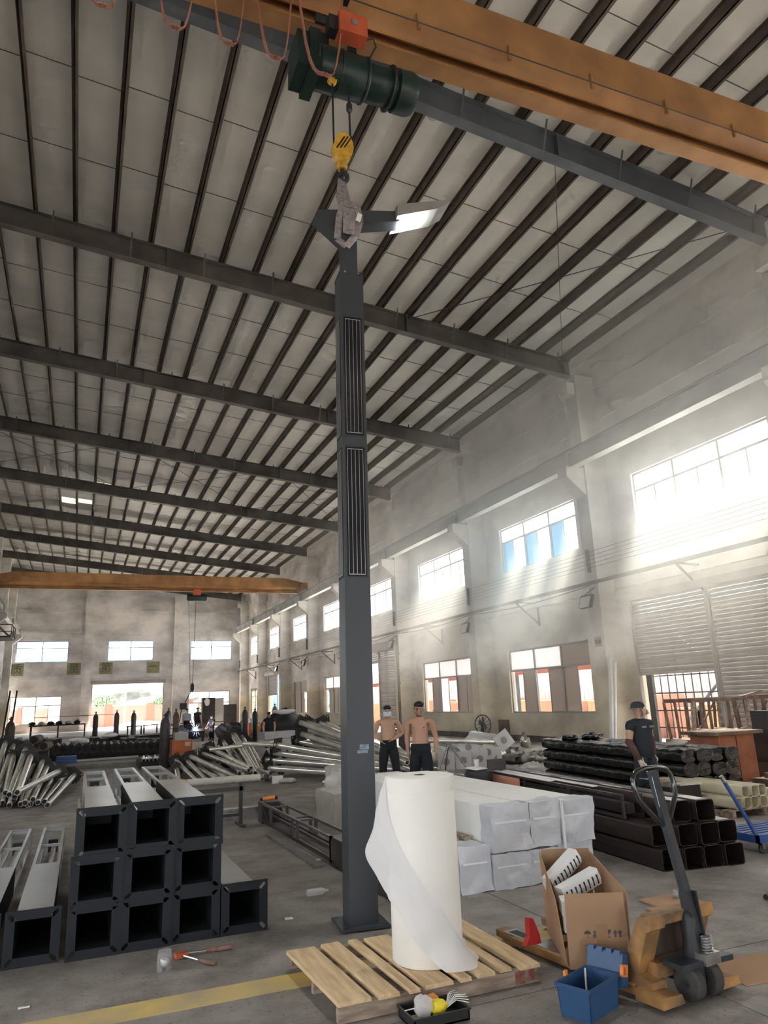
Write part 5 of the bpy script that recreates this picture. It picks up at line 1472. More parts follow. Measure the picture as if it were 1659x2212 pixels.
# ================================================================== heaps of flanged lamp posts
LEFT = [
    ((-1.58, 23.04, 0.94), (-1.46, 18.08, 0.30)),
    ((-1.17, 21.34, 0.90), (-1.12, 16.38, 0.28)),
    ((-1.00, 20.46, 0.75), (-0.90, 15.47, 0.42)),
    ((-1.45, 21.56, 0.73), (-1.20, 16.59, 0.30)),
    ((-0.76, 21.43, 0.56), (-0.84, 16.45, 0.10)),
    ((-0.65, 21.39, 0.42), (-0.70, 16.40, 0.16)),
    ((-0.33, 20.11, 0.39), (-0.91, 15.14, 0.42)),
    ((-0.18, 21.79, 0.20), (-0.51, 16.81, 0.06)),
    ((0.01, 21.11, 0.19), (-0.43, 16.13, 0.06)),
    ((-0.49, 21.66, 0.13), (-0.62, 16.66, 0.07)),
    ((-0.96, 22.00, 0.49), (-1.07, 17.01, 0.12)),
    ((-1.10, 21.64, 0.35), (-0.92, 16.65, 0.06)),
    ((-1.26, 21.64, 0.42), (-1.12, 16.65, 0.06)),
    ((-1.57, 22.16, 0.46), (-1.28, 17.19, 0.06)),
    ((-0.81, 21.56, 0.17), (-0.79, 16.56, 0.05)),
    ((-1.80, 22.79, 0.73), (-1.51, 17.84, 0.10)),
    ((-1.75, 22.74, 1.03), (-1.60, 17.81, 0.20)),
]
MID = [
    ((2.72, 22.84, 0.29), (2.71, 18.65, 0.06)),
    ((2.98, 22.64, 0.30), (2.93, 18.44, 0.06)),
    ((3.06, 22.17, 0.40), (3.60, 18.02, 0.10)),
    ((3.28, 22.57, 0.23), (3.55, 18.38, 0.06)),
    ((3.43, 22.24, 0.45), (3.85, 18.06, 0.26)),
    ((3.58, 22.22, 0.61), (3.89, 18.04, 0.30)),
    ((4.09, 22.82, 0.73), (3.75, 18.68, 0.15)),
    ((4.21, 22.04, 0.92), (3.96, 17.91, 0.20)),
    ((4.28, 22.18, 0.97), (4.09, 18.07, 0.12)),
    ((4.47, 21.94, 0.86), (4.13, 17.83, 0.06)),
    ((4.67, 22.06, 0.67), (4.25, 17.92, 0.12)),
    ((2.59, 21.45, 0.14), (2.15, 17.27, 0.06)),
    ((3.21, 22.55, 0.18), (3.16, 18.35, 0.06)),
    ((3.86, 22.49, 0.39), (3.81, 18.30, 0.12)),
    ((4.18, 22.40, 0.57), (4.00, 18.24, 0.08)),
    ((3.48, 22.60, 0.18), (3.39, 18.40, 0.06)),
]
RIGHT = [
    ((4.57, 18.17, 0.78), (7.82, 14.43, 0.06)),
    ((4.54, 18.39, 0.60), (7.75, 14.59, 0.10)),
    ((4.37, 18.50, 0.43), (7.60, 14.69, 0.15)),
    ((4.33, 18.05, 0.27), (7.49, 14.18, 0.05)),
    ((5.40, 19.03, 1.26), (7.33, 14.55, 0.18)),
    ((5.71, 19.44, 1.24), (7.18, 14.76, 0.25)),
    ((5.40, 18.90, 0.98), (7.12, 14.30, 0.05)),
    ((6.12, 19.59, 1.20), (6.98, 14.74, 0.35)),
    ((5.48, 19.68, 0.77), (6.82, 14.88, 0.38)),
    ((5.44, 19.46, 0.57), (7.15, 14.78, 0.12)),
    ((6.34, 19.98, 1.21), (6.63, 15.05, 0.42)),
    ((5.00, 18.91, 0.39), (7.41, 14.54, 0.10)),
    ((5.64, 19.42, 1.08), (7.33, 14.80, 0.20)),
]
M['galv_pole'] = mat('galvanised lamp post', (0.86, 0.85, 0.81), 0.24, 0.65, 0.4, 3.0, dark=(0.62, 0.59, 0.50))
M['flange_black'] = mat('dark flange steel', (0.035, 0.032, 0.03), 0.5, 0.2)
HEAPS = {}
def make_pole_meshes(ln):
    o = []
    n = 14
    prof = [(0.072, 0.0), (0.070, 0.02), (0.052, ln - 0.12), (0.056, ln - 0.12), (0.056, ln - 0.10), (0.050, ln - 0.10), (0.050, ln), (0.043, ln), (0.043, ln - 0.3)]
    o.append(MB().lathe(prof, n, (0, 0, 0), 'y'))
    o.append(plate_bm(0.34, 0.09, 0.016, -0.016))
    for p in o[1].v: p.z -= 0.17
    return o
def heap(data, ln, place, group, label):
    sh, fl = make_pole_meshes(ln)
    proto = None; allp = []
    for k, (hd, tp) in enumerate(data):
        hd, tp = Vector(hd), Vector(tp)
        d = (tp - hd).normalized()
        q = Vector((0, 1, 0)).rotation_difference(d)
        roll = Matrix.Rotation(random.uniform(0.3, 1.2), 4, 'Y')
        e = (q.to_matrix().to_4x4() @ roll).to_euler()
        if proto is None:
            r = thing('lamp_post', label, 'lamp post', hd, 0, group)
            ob('shaft', sh, 'galv_pole', r, local=True, smooth=True)
            ob('base_flange', fl, 'flange_black', r, local=True)
            ob('tip_bore', MB().lathe([(0.042, ln - 0.06), (0.042, ln - 0.05)], 12, (0, 0, 0), 'y'), 'inside', r, local=True)
            r.rotation_euler = e
            proto = r
            allp.append((tp, r))
        else:
            allp.append((tp, dup(proto, loc=hd, rot=e)))
    HEAPS.setdefault(place, []).extend(allp)
heap(LEFT, 5.0, 'left', 'flanged lamp posts heaped at the left', 'galvanised lamp post with black square flange in the left heap')
heap(MID, 4.2, 'mid', 'flanged lamp posts heaped in the middle', 'galvanised lamp post with black square flange in the middle heap')
heap(RIGHT, 5.0, 'right', 'flanged lamp posts heaped behind the hanging column', 'galvanised lamp post with flange in the heap behind the hanging column')
extra = [((3.9, 21.8, 0.36), (4.25, 17.8, 0.20)), ((4.05, 22.0, 0.20), (4.1, 17.9, 0.06)), ((3.0, 22.3, 0.16), (3.3, 18.3, 0.06)), ((4.4, 22.1, 0.45), (4.2, 17.95, 0.10)), ((4.6, 22.0, 0.35), (4.35, 17.9, 0.06)), ((3.7, 22.4, 0.2), (3.6, 18.3, 0.06))]
heap(extra, 4.2, 'mid', 'flanged lamp posts heaped in the middle', 'galvanised lamp post with black square flange in the middle heap')
extra = [((-1.5, 21.9, 0.2), (-1.35, 17.0, 0.06)), ((-1.3, 21.8, 0.62), (-1.05, 16.9, 0.2)), ((-0.9, 21.6, 0.33), (-0.75, 16.7, 0.06)), ((-1.7, 22.4, 0.3), (-1.55, 17.4, 0.06)), ((-1.9, 22.6, 0.55), (-1.7, 17.7, 0.1))]
heap(extra, 5.0, 'left', 'flanged lamp posts heaped at the left', 'galvanised lamp post with black square flange in the left heap')
extra = [((4.9, 19.0, 0.2), (7.0, 14.45, 0.06)), ((5.3, 19.3, 0.25), (6.8, 14.6, 0.06)), ((5.8, 19.6, 0.55), (6.9, 14.8, 0.2)), ((6.1, 19.8, 0.8), (6.8, 14.9, 0.25)), ((5.7, 19.5, 0.3), (6.6, 14.7, 0.06))]
heap(extra, 5.0, 'right', 'flanged lamp posts heaped behind the hanging column', 'galvanised lamp post with flange in the heap behind the hanging column')
TENS = ['', 'first', 'second', 'third', 'fourth', 'fifth', 'sixth', 'seventh', 'eighth', 'ninth', 'tenth', 'eleventh', 'twelfth', 'thirteenth', 'fourteenth', 'fifteenth', 'sixteenth', 'seventeenth', 'eighteenth', 'nineteenth', 'twentieth', 'twenty-first', 'twenty-second', 'twenty-third', 'twenty-fourth', 'twenty-fifth']
for pl_, nm in (('left', 'left heap'), ('mid', 'middle heap'), ('right', 'heap behind the hanging column')):
    for i, (tp, r) in enumerate(sorted(HEAPS[pl_], key=lambda q: (q[0].x / q[0].y, q[0].z))):
        r['label'] = 'galvanised flanged lamp post in the %s, %s tip from the left' % (nm, TENS[i + 1])
# two posts thrown across the middle heap
for hd, tp, lb in (((4.55, 18.4, 0.86), (3.05, 18.9, 0.74), 'lower'), ((4.5, 18.1, 0.80), (3.75, 18.35, 0.86), 'upper')):
    p = thing('short_tube', 'pale galvanised tube thrown across the middle heap, %s one' % lb, 'tube', hd, 0)
    ob('shell', MB().tube(hd, tp, 0.055, 0.05, 12), 'galv_pole', p, smooth=True)
    ob('bore', MB().tube(Vector(tp), Vector(tp) + (Vector(tp) - Vector(hd)).normalized() * 0.004, 0.04, n=12), 'inside', p)
tag(ob('white_socket', MB().box((4.22, 17.25, 0), (4.46, 17.35, 0.16)), 'white'), 'white block with two holes on the floor by the middle heap', 'block')
tag(ob('cloth_rag', lump((4.55, 17.2, 0.05), (0.22, 0.15, 0.06), 81, 0.4), 'notice', smooth='all'), 'pale cloth rag on the floor by the middle heap tips', 'rag')
# loose tubes under the right heap (tied bundles)
for k in range(12):
    y = 14.0 + 0.09 * (k % 6); z = 0.05 + 0.095 * (k // 6)
    tag(ob('thin_tube', MB().tube((5.1 + 0.06 * k, 16.2 + 0.1 * (k % 4), z), (7.1 + 0.05 * (k % 5), y - 0.2, z), 0.042, n=10), 'galv_pole', smooth=True), 'thin galvanised tube in the tied bundle behind the two men', 'tube', 'thin tubes in a tied bundle')

# ================================================================== white foam ended posts by the right wall
M['foamplate'] = mat('white foam plate', (0.74, 0.74, 0.74), 0.7, 0, 0.1, 6)
M['grey_dot'] = mat('grey sticker', (0.34, 0.34, 0.35), 0.6)
FPS = [(10.25, 17.0, 0.62, 0.6), (9.75, 17.0, 0.36, 0.78), (9.25, 17.1, 0.5, 0.7), (8.45, 16.8, 0.22, 0.0), (8.95, 16.85, 0.22, 0.0), (9.45, 16.9, 0.22, 0.0), (9.95, 17.05, 0.22, 0.1)]
for k, (x, y, z, a) in enumerate(FPS):
    f = thing('foam_wrapped_post', 'white wrapped post with a foam end plate near the tripod, number %s from the left' % ['seven', 'six', 'four', 'one', 'two', 'three', 'five'][k], 'wrapped post', (x, y, z), -0.25, 'foam ended posts near the right wall')
    h_ = 0.215
    ob('end_plate', MB().prism([(h_ * math.cos(a + PI / 4 + t * PI / 2) * 1.4142 * 0.98, h_ * math.sin(a + PI / 4 + t * PI / 2) * 1.4142 * 0.98) for t in range(4)], (0, 0.04, 0), (1, 0, 0), (0, 0, 1), 0.04), 'foamplate', f, local=True)
    ob('round_mark', MB().lathe([(0.085, -0.004), (0.085, 0.0)], 20, (0, 0, 0), 'y'), 'grey_dot', f, local=True)
    ob('wrapped_shaft', MB().path([(0, 0.04 + 0.32 * t, 0.0) for t in range(11)], [0.12 + 0.012 * (t % 2) for t in range(11)], 12), 'foamplate', f, local=True, smooth='all')
tp_ = thing('tripod_stand', 'grey three legged stand holding two pipes beside the bare chested men', 'stand', (8.2, 16.0, 0))
for p in ((8.55, 15.75, 0.012), (7.75, 15.85, 0.012), (8.25, 16.5, 0.012)): ob('leg', MB().tube((8.13, 16.0, 0.70), p, 0.018, n=8), 'galv', tp_)
ob('head', MB().box((8.0, 15.93, 0.69), (8.26, 16.07, 0.72)), 'galv', tp_)
for dy, dz, lb in ((0.0, 0.0, 'front'), (0.13, 0.012, 'rear')):
    q = thing('flanged_pipe', 'long pale pipe lying on the tripod stand, %s one' % lb, 'pipe', (6.95, 16.0 + dy, 0.82))
    ob('pipe', MB().tube((6.95, 16.0 + dy, 0.84 + dz), (9.35, 16.0 + dy, 0.655 + dz), 0.052, 0.048, 12), 'galv_pole', q, smooth=True)
    ob('bore', MB().tube((9.35, 16.0 + dy, 0.655 + dz), (9.354, 16.0 + dy, 0.655 + dz), 0.038, n=12), 'inside', q)
    if dy == 0: ob('flange', MB().cbox((6.95, 16.0, 0.84), (0.016, 0.36, 0.36), rx=0.3), 'flange_black', q)
tag(ob('perforated_tube', MB().path([(7.6, 17.4, 0.34), (8.3, 17.1, 0.30), (8.7, 16.95, 0.27)], [0.13, 0.125, 0.12], 14), 'foamplate', smooth=True), 'white wrapped tube lying behind the tripod stand', 'tube')
def sheet_scrap(name, c, r, seed, m, label, cat='scrap metal', group='scrap by the right wall'):
    return tag(ob(name, lump(c, r, seed, 0.75, 16, 10), m, smooth=True), label, cat, group)
M['scrapmetal'] = mat('crumpled sheet metal', (0.42, 0.40, 0.37), 0.32, 0.6, 0.4, 6)
for k, (c, r, nm) in enumerate((((10.9, 17.5, 0.17), (0.55, 0.3, 0.2), 'low crumpled sheet right of the foam ended posts'), ((11.45, 17.9, 0.34), (0.16, 0.12, 0.36), 'upright crumpled sheet metal scrap'), ((11.1, 17.2, 0.13), (0.4, 0.25, 0.14), 'bent sheet scrap in front of the upright one'), ((12.0, 17.3, 0.12), (0.5, 0.35, 0.15), 'heap of pale wrapping left of the black bundle'), ((9.7, 14.9, 0.1), (0.3, 0.2, 0.12), 'clear film heap against the black bundle'))):
    sheet_scrap('sheet_scrap', c, r, 90 + k, 'scrapmetal' if k < 3 else 'bag', nm)
for k in range(8):
    x = 10.2 + 0.55 * k
    tag(ob('scrap_bar', MB().bar((x, 18.6 + 0.3 * (k % 3), 0.05), (x + 0.9, 18.2 + 0.25 * (k % 4), 0.05 + 0.06 * (k % 2)), 0.07), 'scrapmetal' if k % 2 else 'rust'), 'short steel bar in the scrap along the right wall', 'steel bar', 'scrap bars by the right wall')
hat = thing('wall_hatch', 'small brown boarded hatch low on the right wall', 'hatch', (XR - 0.02, 26.4, 0))
for k in range(4): ob('board', MB().box((XR - 0.05, 26.0 + 0.2 * k, 0.23), (XR - 0.02, 26.19 + 0.2 * k, 0.78)), 'rust', hat)
fan = thing('floor_fan', 'dark round industrial fan against the right wall', 'fan', (15.2, 26.75, 0))
ob('cage', MB().path([(15.2 + 0.38 * 0.45 * math.cos(t / 24 * 2 * PI), 26.75 - 0.38 * 0.9 * math.cos(t / 24 * 2 * PI), 0.62 + 0.38 * math.sin(t / 24 * 2 * PI)) for t in range(24)], 0.02, 6, closed=True), 'steel_dark', fan)
for t in range(12):
    a = t / 12 * 2 * PI
    ob('cage_wire', MB().bar((15.2, 26.75, 0.62), (15.2 + 0.38 * 0.45 * math.cos(a), 26.75 - 0.38 * 0.9 * math.cos(a), 0.62 + 0.38 * math.sin(a)), 0.012), 'steel_dark', fan)
ob('stand', MB().bar((15.2, 26.75, 0), (15.2, 26.75, 0.6), 0.05).box((15.0, 26.55, 0), (15.4, 26.95, 0.03)), 'steel_dark', fan)
ob('motor', MB().sphere((15.2, 26.75, 0.62), 0.09), 'steel_dark', fan)
ob('blade', MB().cbox((15.18, 26.75, 0.62), (0.02, 0.6, 0.16), rx=0.4).cbox((15.18, 26.75, 0.62), (0.02, 0.6, 0.16), rx=1.9), 'steel_dark', fan)
lp = thing('leaning_pipes', 'two pale pipes leaning against the near column', 'pipes', (15.0, 18.2, 0))
for dx in (0, 0.16): ob('pipe', MB().tube((14.6, 18.2 - dx, 0.0), (15.12, 18.42 - dx * 1.2, 2.75 - dx), 0.06 - 0.1 * dx, n=12), 'foamplate', lp, smooth=True)
db = thing('drain_pipe', 'thin downpipe fixed to the middle column', 'pipe', (15.1, 34.9, 0))
ob('pipe', MB().tube((15.12, 34.95, 0), (15.12, 34.95, 5.0), 0.07, n=10), 'rust', db)
ob('bracket', MB().box((15.1, 34.86, 2.5), (15.2, 35.04, 2.56)).box((15.1, 34.86, 4.0), (15.2, 35.04, 4.06)), 'rust', db)

# ================================================================== rusty racks and machines by the near shutters
RK = thing('rusty_rack', 'long rusty open frame rack full of bars before the closed shutter', 'rack', (13.4, 12.6, 0.0))
ob('bench', MB().box((12.0, 12.2, 0.58), (15.2, 13.1, 0.68)), 'rust', RK)
for x in (12.05, 13.6, 15.1): [ob('bench_leg', MB().box((x, y_, 0), (x + 0.08, y_ + 0.08, 0.58)), 'rust', RK) for y_ in (12.25, 12.97)]
ob('top_rail', MB().box((12.0, 12.25, 1.44), (15.2, 12.31, 1.52)).box((12.0, 12.95, 1.44), (15.2, 13.01, 1.52)), 'rust', RK)
for k in range(13):
    x = 12.0 + 0.262 * k
    lean = random.uniform(-0.09, 0.09)
    ob('upright', MB().bar((x + 0.03, 12.28, 0.68), (x + 0.03 + lean, 12.28, 1.46), 0.045 + 0.02 * (k % 3 == 0)), 'rust' if k % 3 else 'wood_old', RK)
    ob('upright', MB().bar((x + 0.05, 12.98, 0.68), (x + 0.05 - lean, 12.98, 1.46), 0.045), 'rust', RK)
for k in range(4): ob('brace', MB().bar((12.1 + 0.8 * k, 12.3, 0.75), (12.7 + 0.8 * k, 12.3, 1.4), 0.03), 'rust', RK)
ob('loose_bar', MB().bar((13.4, 12.2, 1.50), (14.4, 12.5, 1.60), 0.06).bar((12.6, 12.2, 0.80), (14.2, 12.5, 0.86), 0.05), 'wood_old', RK)
for k, (x, s) in enumerate(((12.4, 0.12), (12.9, 0.1), (13.9, 0.3), (14.4, 0.26))):
    tag(ob('white_box', MB().box((x, 12.215, 0.682), (x + s, 12.25, 0.78)), 'white'), 'small white packet on the rusty bench, %s from the left' % ordn[k], 'packet', 'white packets on the rusty bench')
for k in range(2):
    p = thing('pipe_elbow', 'short rusty pipe with open end on the bench, %s one' % ['left', 'right'][k], 'pipe', (12.1 + 0.5 * k, 12.0, 0.7))
    ob('pipe', MB().tube((12.1 + 0.5 * k, 11.9, 0.80), (12.15 + 0.5 * k, 12.4, 0.80), 0.11, n=14), 'rust', p, smooth=True)
    ob('bore', MB().tube((12.1 + 0.5 * k, 11.895, 0.80), (12.1 + 0.5 * k, 11.90, 0.80), 0.085, n=14), 'inside', p)
OC = thing('orange_cabinet', 'faded orange steel cabinet behind the black wrapped bundle', 'cabinet', (11.6, 11.0, 0))
ob('body', MB().box((11.15, 10.8, 0), (12.05, 11.5, 0.86)), mat('faded orange paint', (0.40, 0.14, 0.07), 0.6, 0, 0.35, 3), OC)
ob('top', MB().box((11.0, 10.7, 0.86), (12.2, 11.6, 0.92)), 'rust', OC)
ob('door_gap', MB().box((11.58, 10.795, 0.05), (11.60, 10.8, 0.82)), 'black', OC)
MC = thing('drill_press', 'black machine with wheels and levers at the right edge', 'machine', (12.9, 11.0, 0))
ob('base', MB().box((12.3, 10.6, 0), (13.6, 11.4, 0.3)), 'steel_dark', MC)
ob('pillar', MB().box((12.5, 10.8, 0.3), (12.8, 11.2, 1.25)).box((12.9, 10.7, 0.3), (13.4, 11.3, 0.95)), 'steel_dark', MC)
ob('flywheel', MB().lathe([(0.1, -0.05), (0.26, -0.05), (0.26, 0.05), (0.1, 0.05)], 20, (12.62, 10.7, 0.7), 'y'), 'steel_dark', MC)
ob('lever', MB().tube((12.4, 10.7, 0.6), (12.15, 10.5, 0.9), 0.02, n=8), 'steel', MC)
ob('guard', MB().box((12.9, 10.62, 0.5), (13.3, 10.66, 0.8)), 'steel', MC)
tag(ob('steel_plate_pile', MB().box((11.4, 9.3, 0.0), (13.6, 10.4, 0.12)).box((11.6, 9.4, 0.12), (13.5, 10.3, 0.2)), 'rust'), 'low pile of rusty plates right of the black bundle', 'plates')
# ================================================================== far clutter
M['dark_obj'] = mat('dark rusty steel', (0.045, 0.038, 0.036), 0.6, 0.2, 0.3, 3)
M['cyl_dark'] = mat('dark gas cylinder', (0.075, 0.062, 0.058), 0.5, 0.1, 0.3, 5)
M['weld_orange'] = mat('welding machine orange', (0.62, 0.16, 0.045), 0.55, 0, 0.25, 3)
M['grey_box'] = mat('grey feeder box', (0.42, 0.41, 0.40), 0.6)
M['pale_steel'] = mat('pale steel section', (0.55, 0.56, 0.58), 0.35, 0.4, 0.2, 3)
# row of diamond standing flange plates
dplate = plate_bm(0.36, 0.14, 0.02, 0.0)
for p in dplate.v:
    z = p.z - 0.18
    p.x, p.z = (p.x - z) * 0.7071, (p.x + z) * 0.7071
for k in range(17):
    x = -0.95 + 0.262 * k
    r = thing('flanged_beam', 'dark post with diamond set flange in the far row, %s from the left' % TENS[k + 1], 'steel post', (x, 31.0 + 0.01 * (k % 2), 0.42 - 0.006 * k), 0, 'dark posts with diamond flanges in a row')
    ob('flange', dplate, 'dark_obj', r, local=True)
    ob('shaft', MB().prism([(0, -0.13), (0.13, 0), (0, 0.13), (-0.13, 0)], (0, 4.0, 0), (1, 0, 0), (0, 0, 1), 4.0), 'plate_dark', r, local=True)
for x in (-0.8, 3.0):
    tag(ob('support_beam', MB().box((-1.2, 31.4 + (x + 0.8) * 0.6, 0.0), (3.5, 31.6 + (x + 0.8) * 0.6, 0.20)), 'dark_obj'), 'dark timber bearer under the far row of posts, %s one' % ('near' if x < 0 else 'rear'), 'bearer', 'bearers under the far row')
tag(ob('concrete_plinth', MB().box((-1.0, 26.2, 0), (3.2, 27.6, 0.13)), 'floor'), 'low concrete plinth before the far row of dark posts', 'plinth')
tag(ob('long_tube', MB().tube((-0.1, 27.0, 0.20), (2.0, 27.3, 0.20), 0.05, n=10), 'pale_steel', smooth=True), 'bright tube lying on the low plinth', 'tube')
bc_ = thing('blue_crate', 'blue plastic crate on the low plinth', 'crate', (-0.25, 27.0, 0.13))
ob('bin', MB().box((-0.55, 26.85, 0.13), (0.05, 27.2, 0.38)), mat('faded blue plastic', (0.10, 0.18, 0.42), 0.6), bc_)
for z in (0.2, 0.28): ob('rib', MB().box((-0.57, 26.83, z), (0.07, 26.85, z + 0.03)), 'trolley_blue', bc_)
for k in range(7):
    x = 1.95 + 0.115 * k
    r = thing('channel_section', 'pale steel channel in the small stack by the gas cylinder, %s from the left' % TENS[k + 1], 'steel channel', (x, 24.4, 0.12), 0.05 * (k % 3) - 0.1, 'pale channels in a small stack')
    ob('web', MB().box((-0.05, 0, 0.16), (0.05, 1.9, 0.175)), 'pale_steel', r, local=True)
    ob('lip', MB().box((-0.05, 0, 0.09), (-0.042, 1.9, 0.16)).box((0.042, 0, 0.09), (0.05, 1.9, 0.16)), 'pale_steel', r, local=True)
tag(ob('dark_bearer', MB().box((1.85, 24.5, 0), (2.75, 26.0, 0.2)), 'dark_obj'), 'dark bearer under the pale channels', 'bearer')
def cylinder(x, y, ht, r, label, m='cyl_dark', group='gas cylinders'):
    c = thing('gas_cylinder', label, 'gas cylinder', (x, y, 0), 0, group)
    ob('body', MB().lathe([(r * 0.9, 0), (r, 0.02), (r, ht * 0.8), (r * 0.75, ht * 0.88), (r * 0.32, ht * 0.92)], 18, (x, y, 0)), m, c, smooth=True)
    ob('valve', MB().lathe([(r * 0.22, ht * 0.92), (r * 0.22, ht * 0.97), (r * 0.12, ht)], 10, (x, y, 0)).box((x - r * 0.5, y - 0.015, ht * 0.95), (x + r * 0.5, y + 0.015, ht * 0.97)), 'steel_dark', c)
    ob('collar', MB().lathe([(r * 1.02, ht * 0.5), (r * 1.02, ht * 0.52)], 18, (x, y, 0)), 'steel_dark', c)
    return c
cylinder(2.52, 24.1, 1.62, 0.15, 'tall dark gas cylinder beside the orange welding machine')
cylinder(4.0, 34.0, 1.75, 0.13, 'rusty brown gas cylinder behind the orange welding machine', 'rust')
cylinder(0.95, 45, 1.75, 0.14, 'dark gas cylinder left of the open far doorway')
cylinder(2.1, 46, 1.8, 0.14, 'dark gas cylinder in front of the far doorway, left one')
cylinder(2.9, 44, 1.75, 0.14, 'dark gas cylinder in front of the far doorway, middle one')
cylinder(4.55, 42, 1.8, 0.14, 'dark gas cylinder in front of the far doorway, right one')
cylinder(-1.9, 26, 1.7, 0.14, 'dark gas cylinder behind the left heap of lamp posts')
cylinder(7.55, 36.5, 1.7, 0.14, 'dark gas cylinder right of the welder')
cylinder(8.15, 37.0, 1.6, 0.14, 'green capped gas cylinder near the right wall', 'hoist_green')
cylinder(9.9, 40.0, 1.8, 0.14, 'rusty gas cylinder by the far right column', 'rust')
def welder_box(x, y, sc, label):
    w = thing('welding_machine', label, 'welding machine', (x, y, 0), 0, 'orange welding machines')
    ob('case', MB().box((x - 0.3 * sc, y - 0.25 * sc, 0.08), (x + 0.3 * sc, y + 0.4 * sc, 0.8 * sc)), 'weld_orange', w)
    ob('wire_feeder', MB().box((x - 0.22 * sc, y - 0.2 * sc, 0.8 * sc), (x + 0.18 * sc, y + 0.25 * sc, 1.02 * sc)), 'grey_box', w)
    ob('vent', MB().box((x - 0.2 * sc, y - 0.252 * sc, 0.2), (x + 0.0 * sc, y - 0.25 * sc, 0.3)), 'black', w)
    ob('label_plate', MB().box((x + 0.08 * sc, y - 0.253 * sc, 0.62 * sc), (x + 0.24 * sc, y - 0.25 * sc, 0.74 * sc)), 'notice', w)
    for dx in (-0.2, 0.2): ob('castor', MB().lathe([(0.02, -0.02), (0.04, 0.02)], 10, (x + dx * sc, y, 0.04), 'y'), 'rubber', w)
    return w
welder_box(3.02, 24.1, 1.0, 'orange welding machine with grey feeder on top beside the gas cylinder')
welder_box(8.75, 40.0, 1.05, 'orange welding machine near the right wall behind the heaps')
welder_box(-2.4, 27.0, 1.0, 'orange machine partly hidden at the left edge')
# pale long wrapped boxes behind the heaps
for k, (x, y, z, lb) in enumerate(((3.6, 27.5, 0.0, 'lower near'), (3.75, 27.8, 0.26, 'upper near'), (6.3, 26.0, 0.0, 'bottom'), (6.6, 26.6, 0.26, 'middle'), (6.45, 27.0, 0.52, 'top'))):
    tag(ob('long_carton', MB().cbox((x + 0.45, y + 0.6, z + 0.13), (1.3, 0.5, 0.25), rz=0.3), 'pale_steel' if k > 1 else 'notice'), 'pale long wrapped package behind the lamp post heaps, %s one' % lb, 'package', 'pale packages behind the heaps')
tag(ob('dark_tarp', lump((8.2, 31.5, 0.75), (0.95, 0.6, 0.75), 101, 0.3, 18, 12), 'black', smooth='all'), 'black tarpaulin heap behind the heap of lamp posts', 'tarpaulin')
tag(ob('white_rag', lump((8.0, 30.8, 1.42), (0.5, 0.12, 0.10), 103, 0.5), 'white', smooth='all'), 'white cloth hung over the black tarpaulin', 'cloth')
# benches and shelving along the far left
WB = thing('work_bench', 'dark work bench with tools below the far left window', 'bench', (0.0, 60.0, 0))
ob('top', MB().box((-3.2, 59.6, 0.85), (0.6, 60.8, 0.93)), 'dark_obj', WB)
for x in (-3.1, -1.3, 0.5): [ob('leg', MB().box((x, y_, 0), (x + 0.08, y_ + 0.08, 0.85)), 'dark_obj', WB) for y_ in (59.65, 60.7)]
ob('shelf', MB().box((-3.2, 59.7, 0.4), (0.6, 60.7, 0.45)), 'pale_steel', WB)
for k in range(6):
    x = -3.0 + 0.6 * k
    tag(ob('tool_lump', lump((x, 60.2, 1.04), (0.22, 0.2, 0.14), 110 + k, 0.5), ['black', 'pale_steel', 'dark_obj'][k % 3]), 'tool or part lying on the far work bench, %s from the left' % ordn[k], 'tool', 'parts on the far bench')
for k, (x0, x1, y, z) in enumerate(((-2.6, -0.6, 38, 0.75), (0.2, 4.2, 39, 0.62), (1.6, 4.6, 36.5, 0.5))):
    mb = MB()
    n = 9
    for i in range(n):
        a = x0 + (x1 - x0) * i / n
        mb.box((a, y, 0.0), (a + (x1 - x0) / n * 0.92, y + 2.5, z * random.uniform(0.75, 1.0)))
    tag(ob('steel_stock', mb, 'dark_obj'), 'dark stack of steel stock behind the diamond flanges, %s' % ['left', 'middle', 'right'][k], 'steel stock', 'steel stock stacks')
for k, (x, y) in enumerate(((1.5, 38.8), (4.1, 37.5), (0.1, 33.2))):
    tag(ob('plastic_sack', lump((x, y, 0.62), (0.35, 0.25, 0.12), 120 + k, 0.6), 'foam', smooth='all'), 'pale crumpled sack on the dark steel stock, %s' % ['far one', 'right one', 'near one'][k], 'sack', 'sacks on the steel stock')
for k in range(2):
    tag(ob('scaffold_pole', MB().tube((-2.5 + 0.25 * k, 30, 0), (-2.3 + 0.22 * k, 30, 2.6), 0.03, n=8), 'dark_obj'), 'thin dark pole standing at the left edge, %s one' % ['left', 'right'][k], 'pole', 'thin poles at the left edge')
tag(ob('rail_wire', MB().bar((-2.6, 45, 1.55), (2.2, 47, 1.55), 0.03), 'dark_obj'), 'thin guard rail crossing below the far left window', 'rail')
tag(ob('orange_tarp', lump((-2.1, 26.8, 0.55), (0.4, 0.3, 0.22), 131, 0.4), 'weld_orange', smooth='all'), 'orange tarp lump behind the left heap', 'tarp')
for k in range(3):
    d = thing('pipe_coil', 'rusty round pipe end behind the left heap, %s' % ordn[k], 'pipe', (-1.35 + 0.22 * k, 25.5, 0.5), 0, 'rusty pipe ends behind the left heap')
    ob('pipe', MB().tube((-1.45 + 0.28 * k, 25.0, 0.80 + 0.2 * (k % 2)), (-1.35 + 0.28 * k, 26.2, 0.80 + 0.2 * (k % 2)), 0.13, n=14), 'rust', d, smooth=True)
    ob('bore', MB().tube((-1.45 + 0.28 * k, 24.99, 0.80 + 0.2 * (k % 2)), (-1.45 + 0.28 * k, 25.0, 0.80 + 0.2 * (k % 2)), 0.105, n=14), 'inside', d)
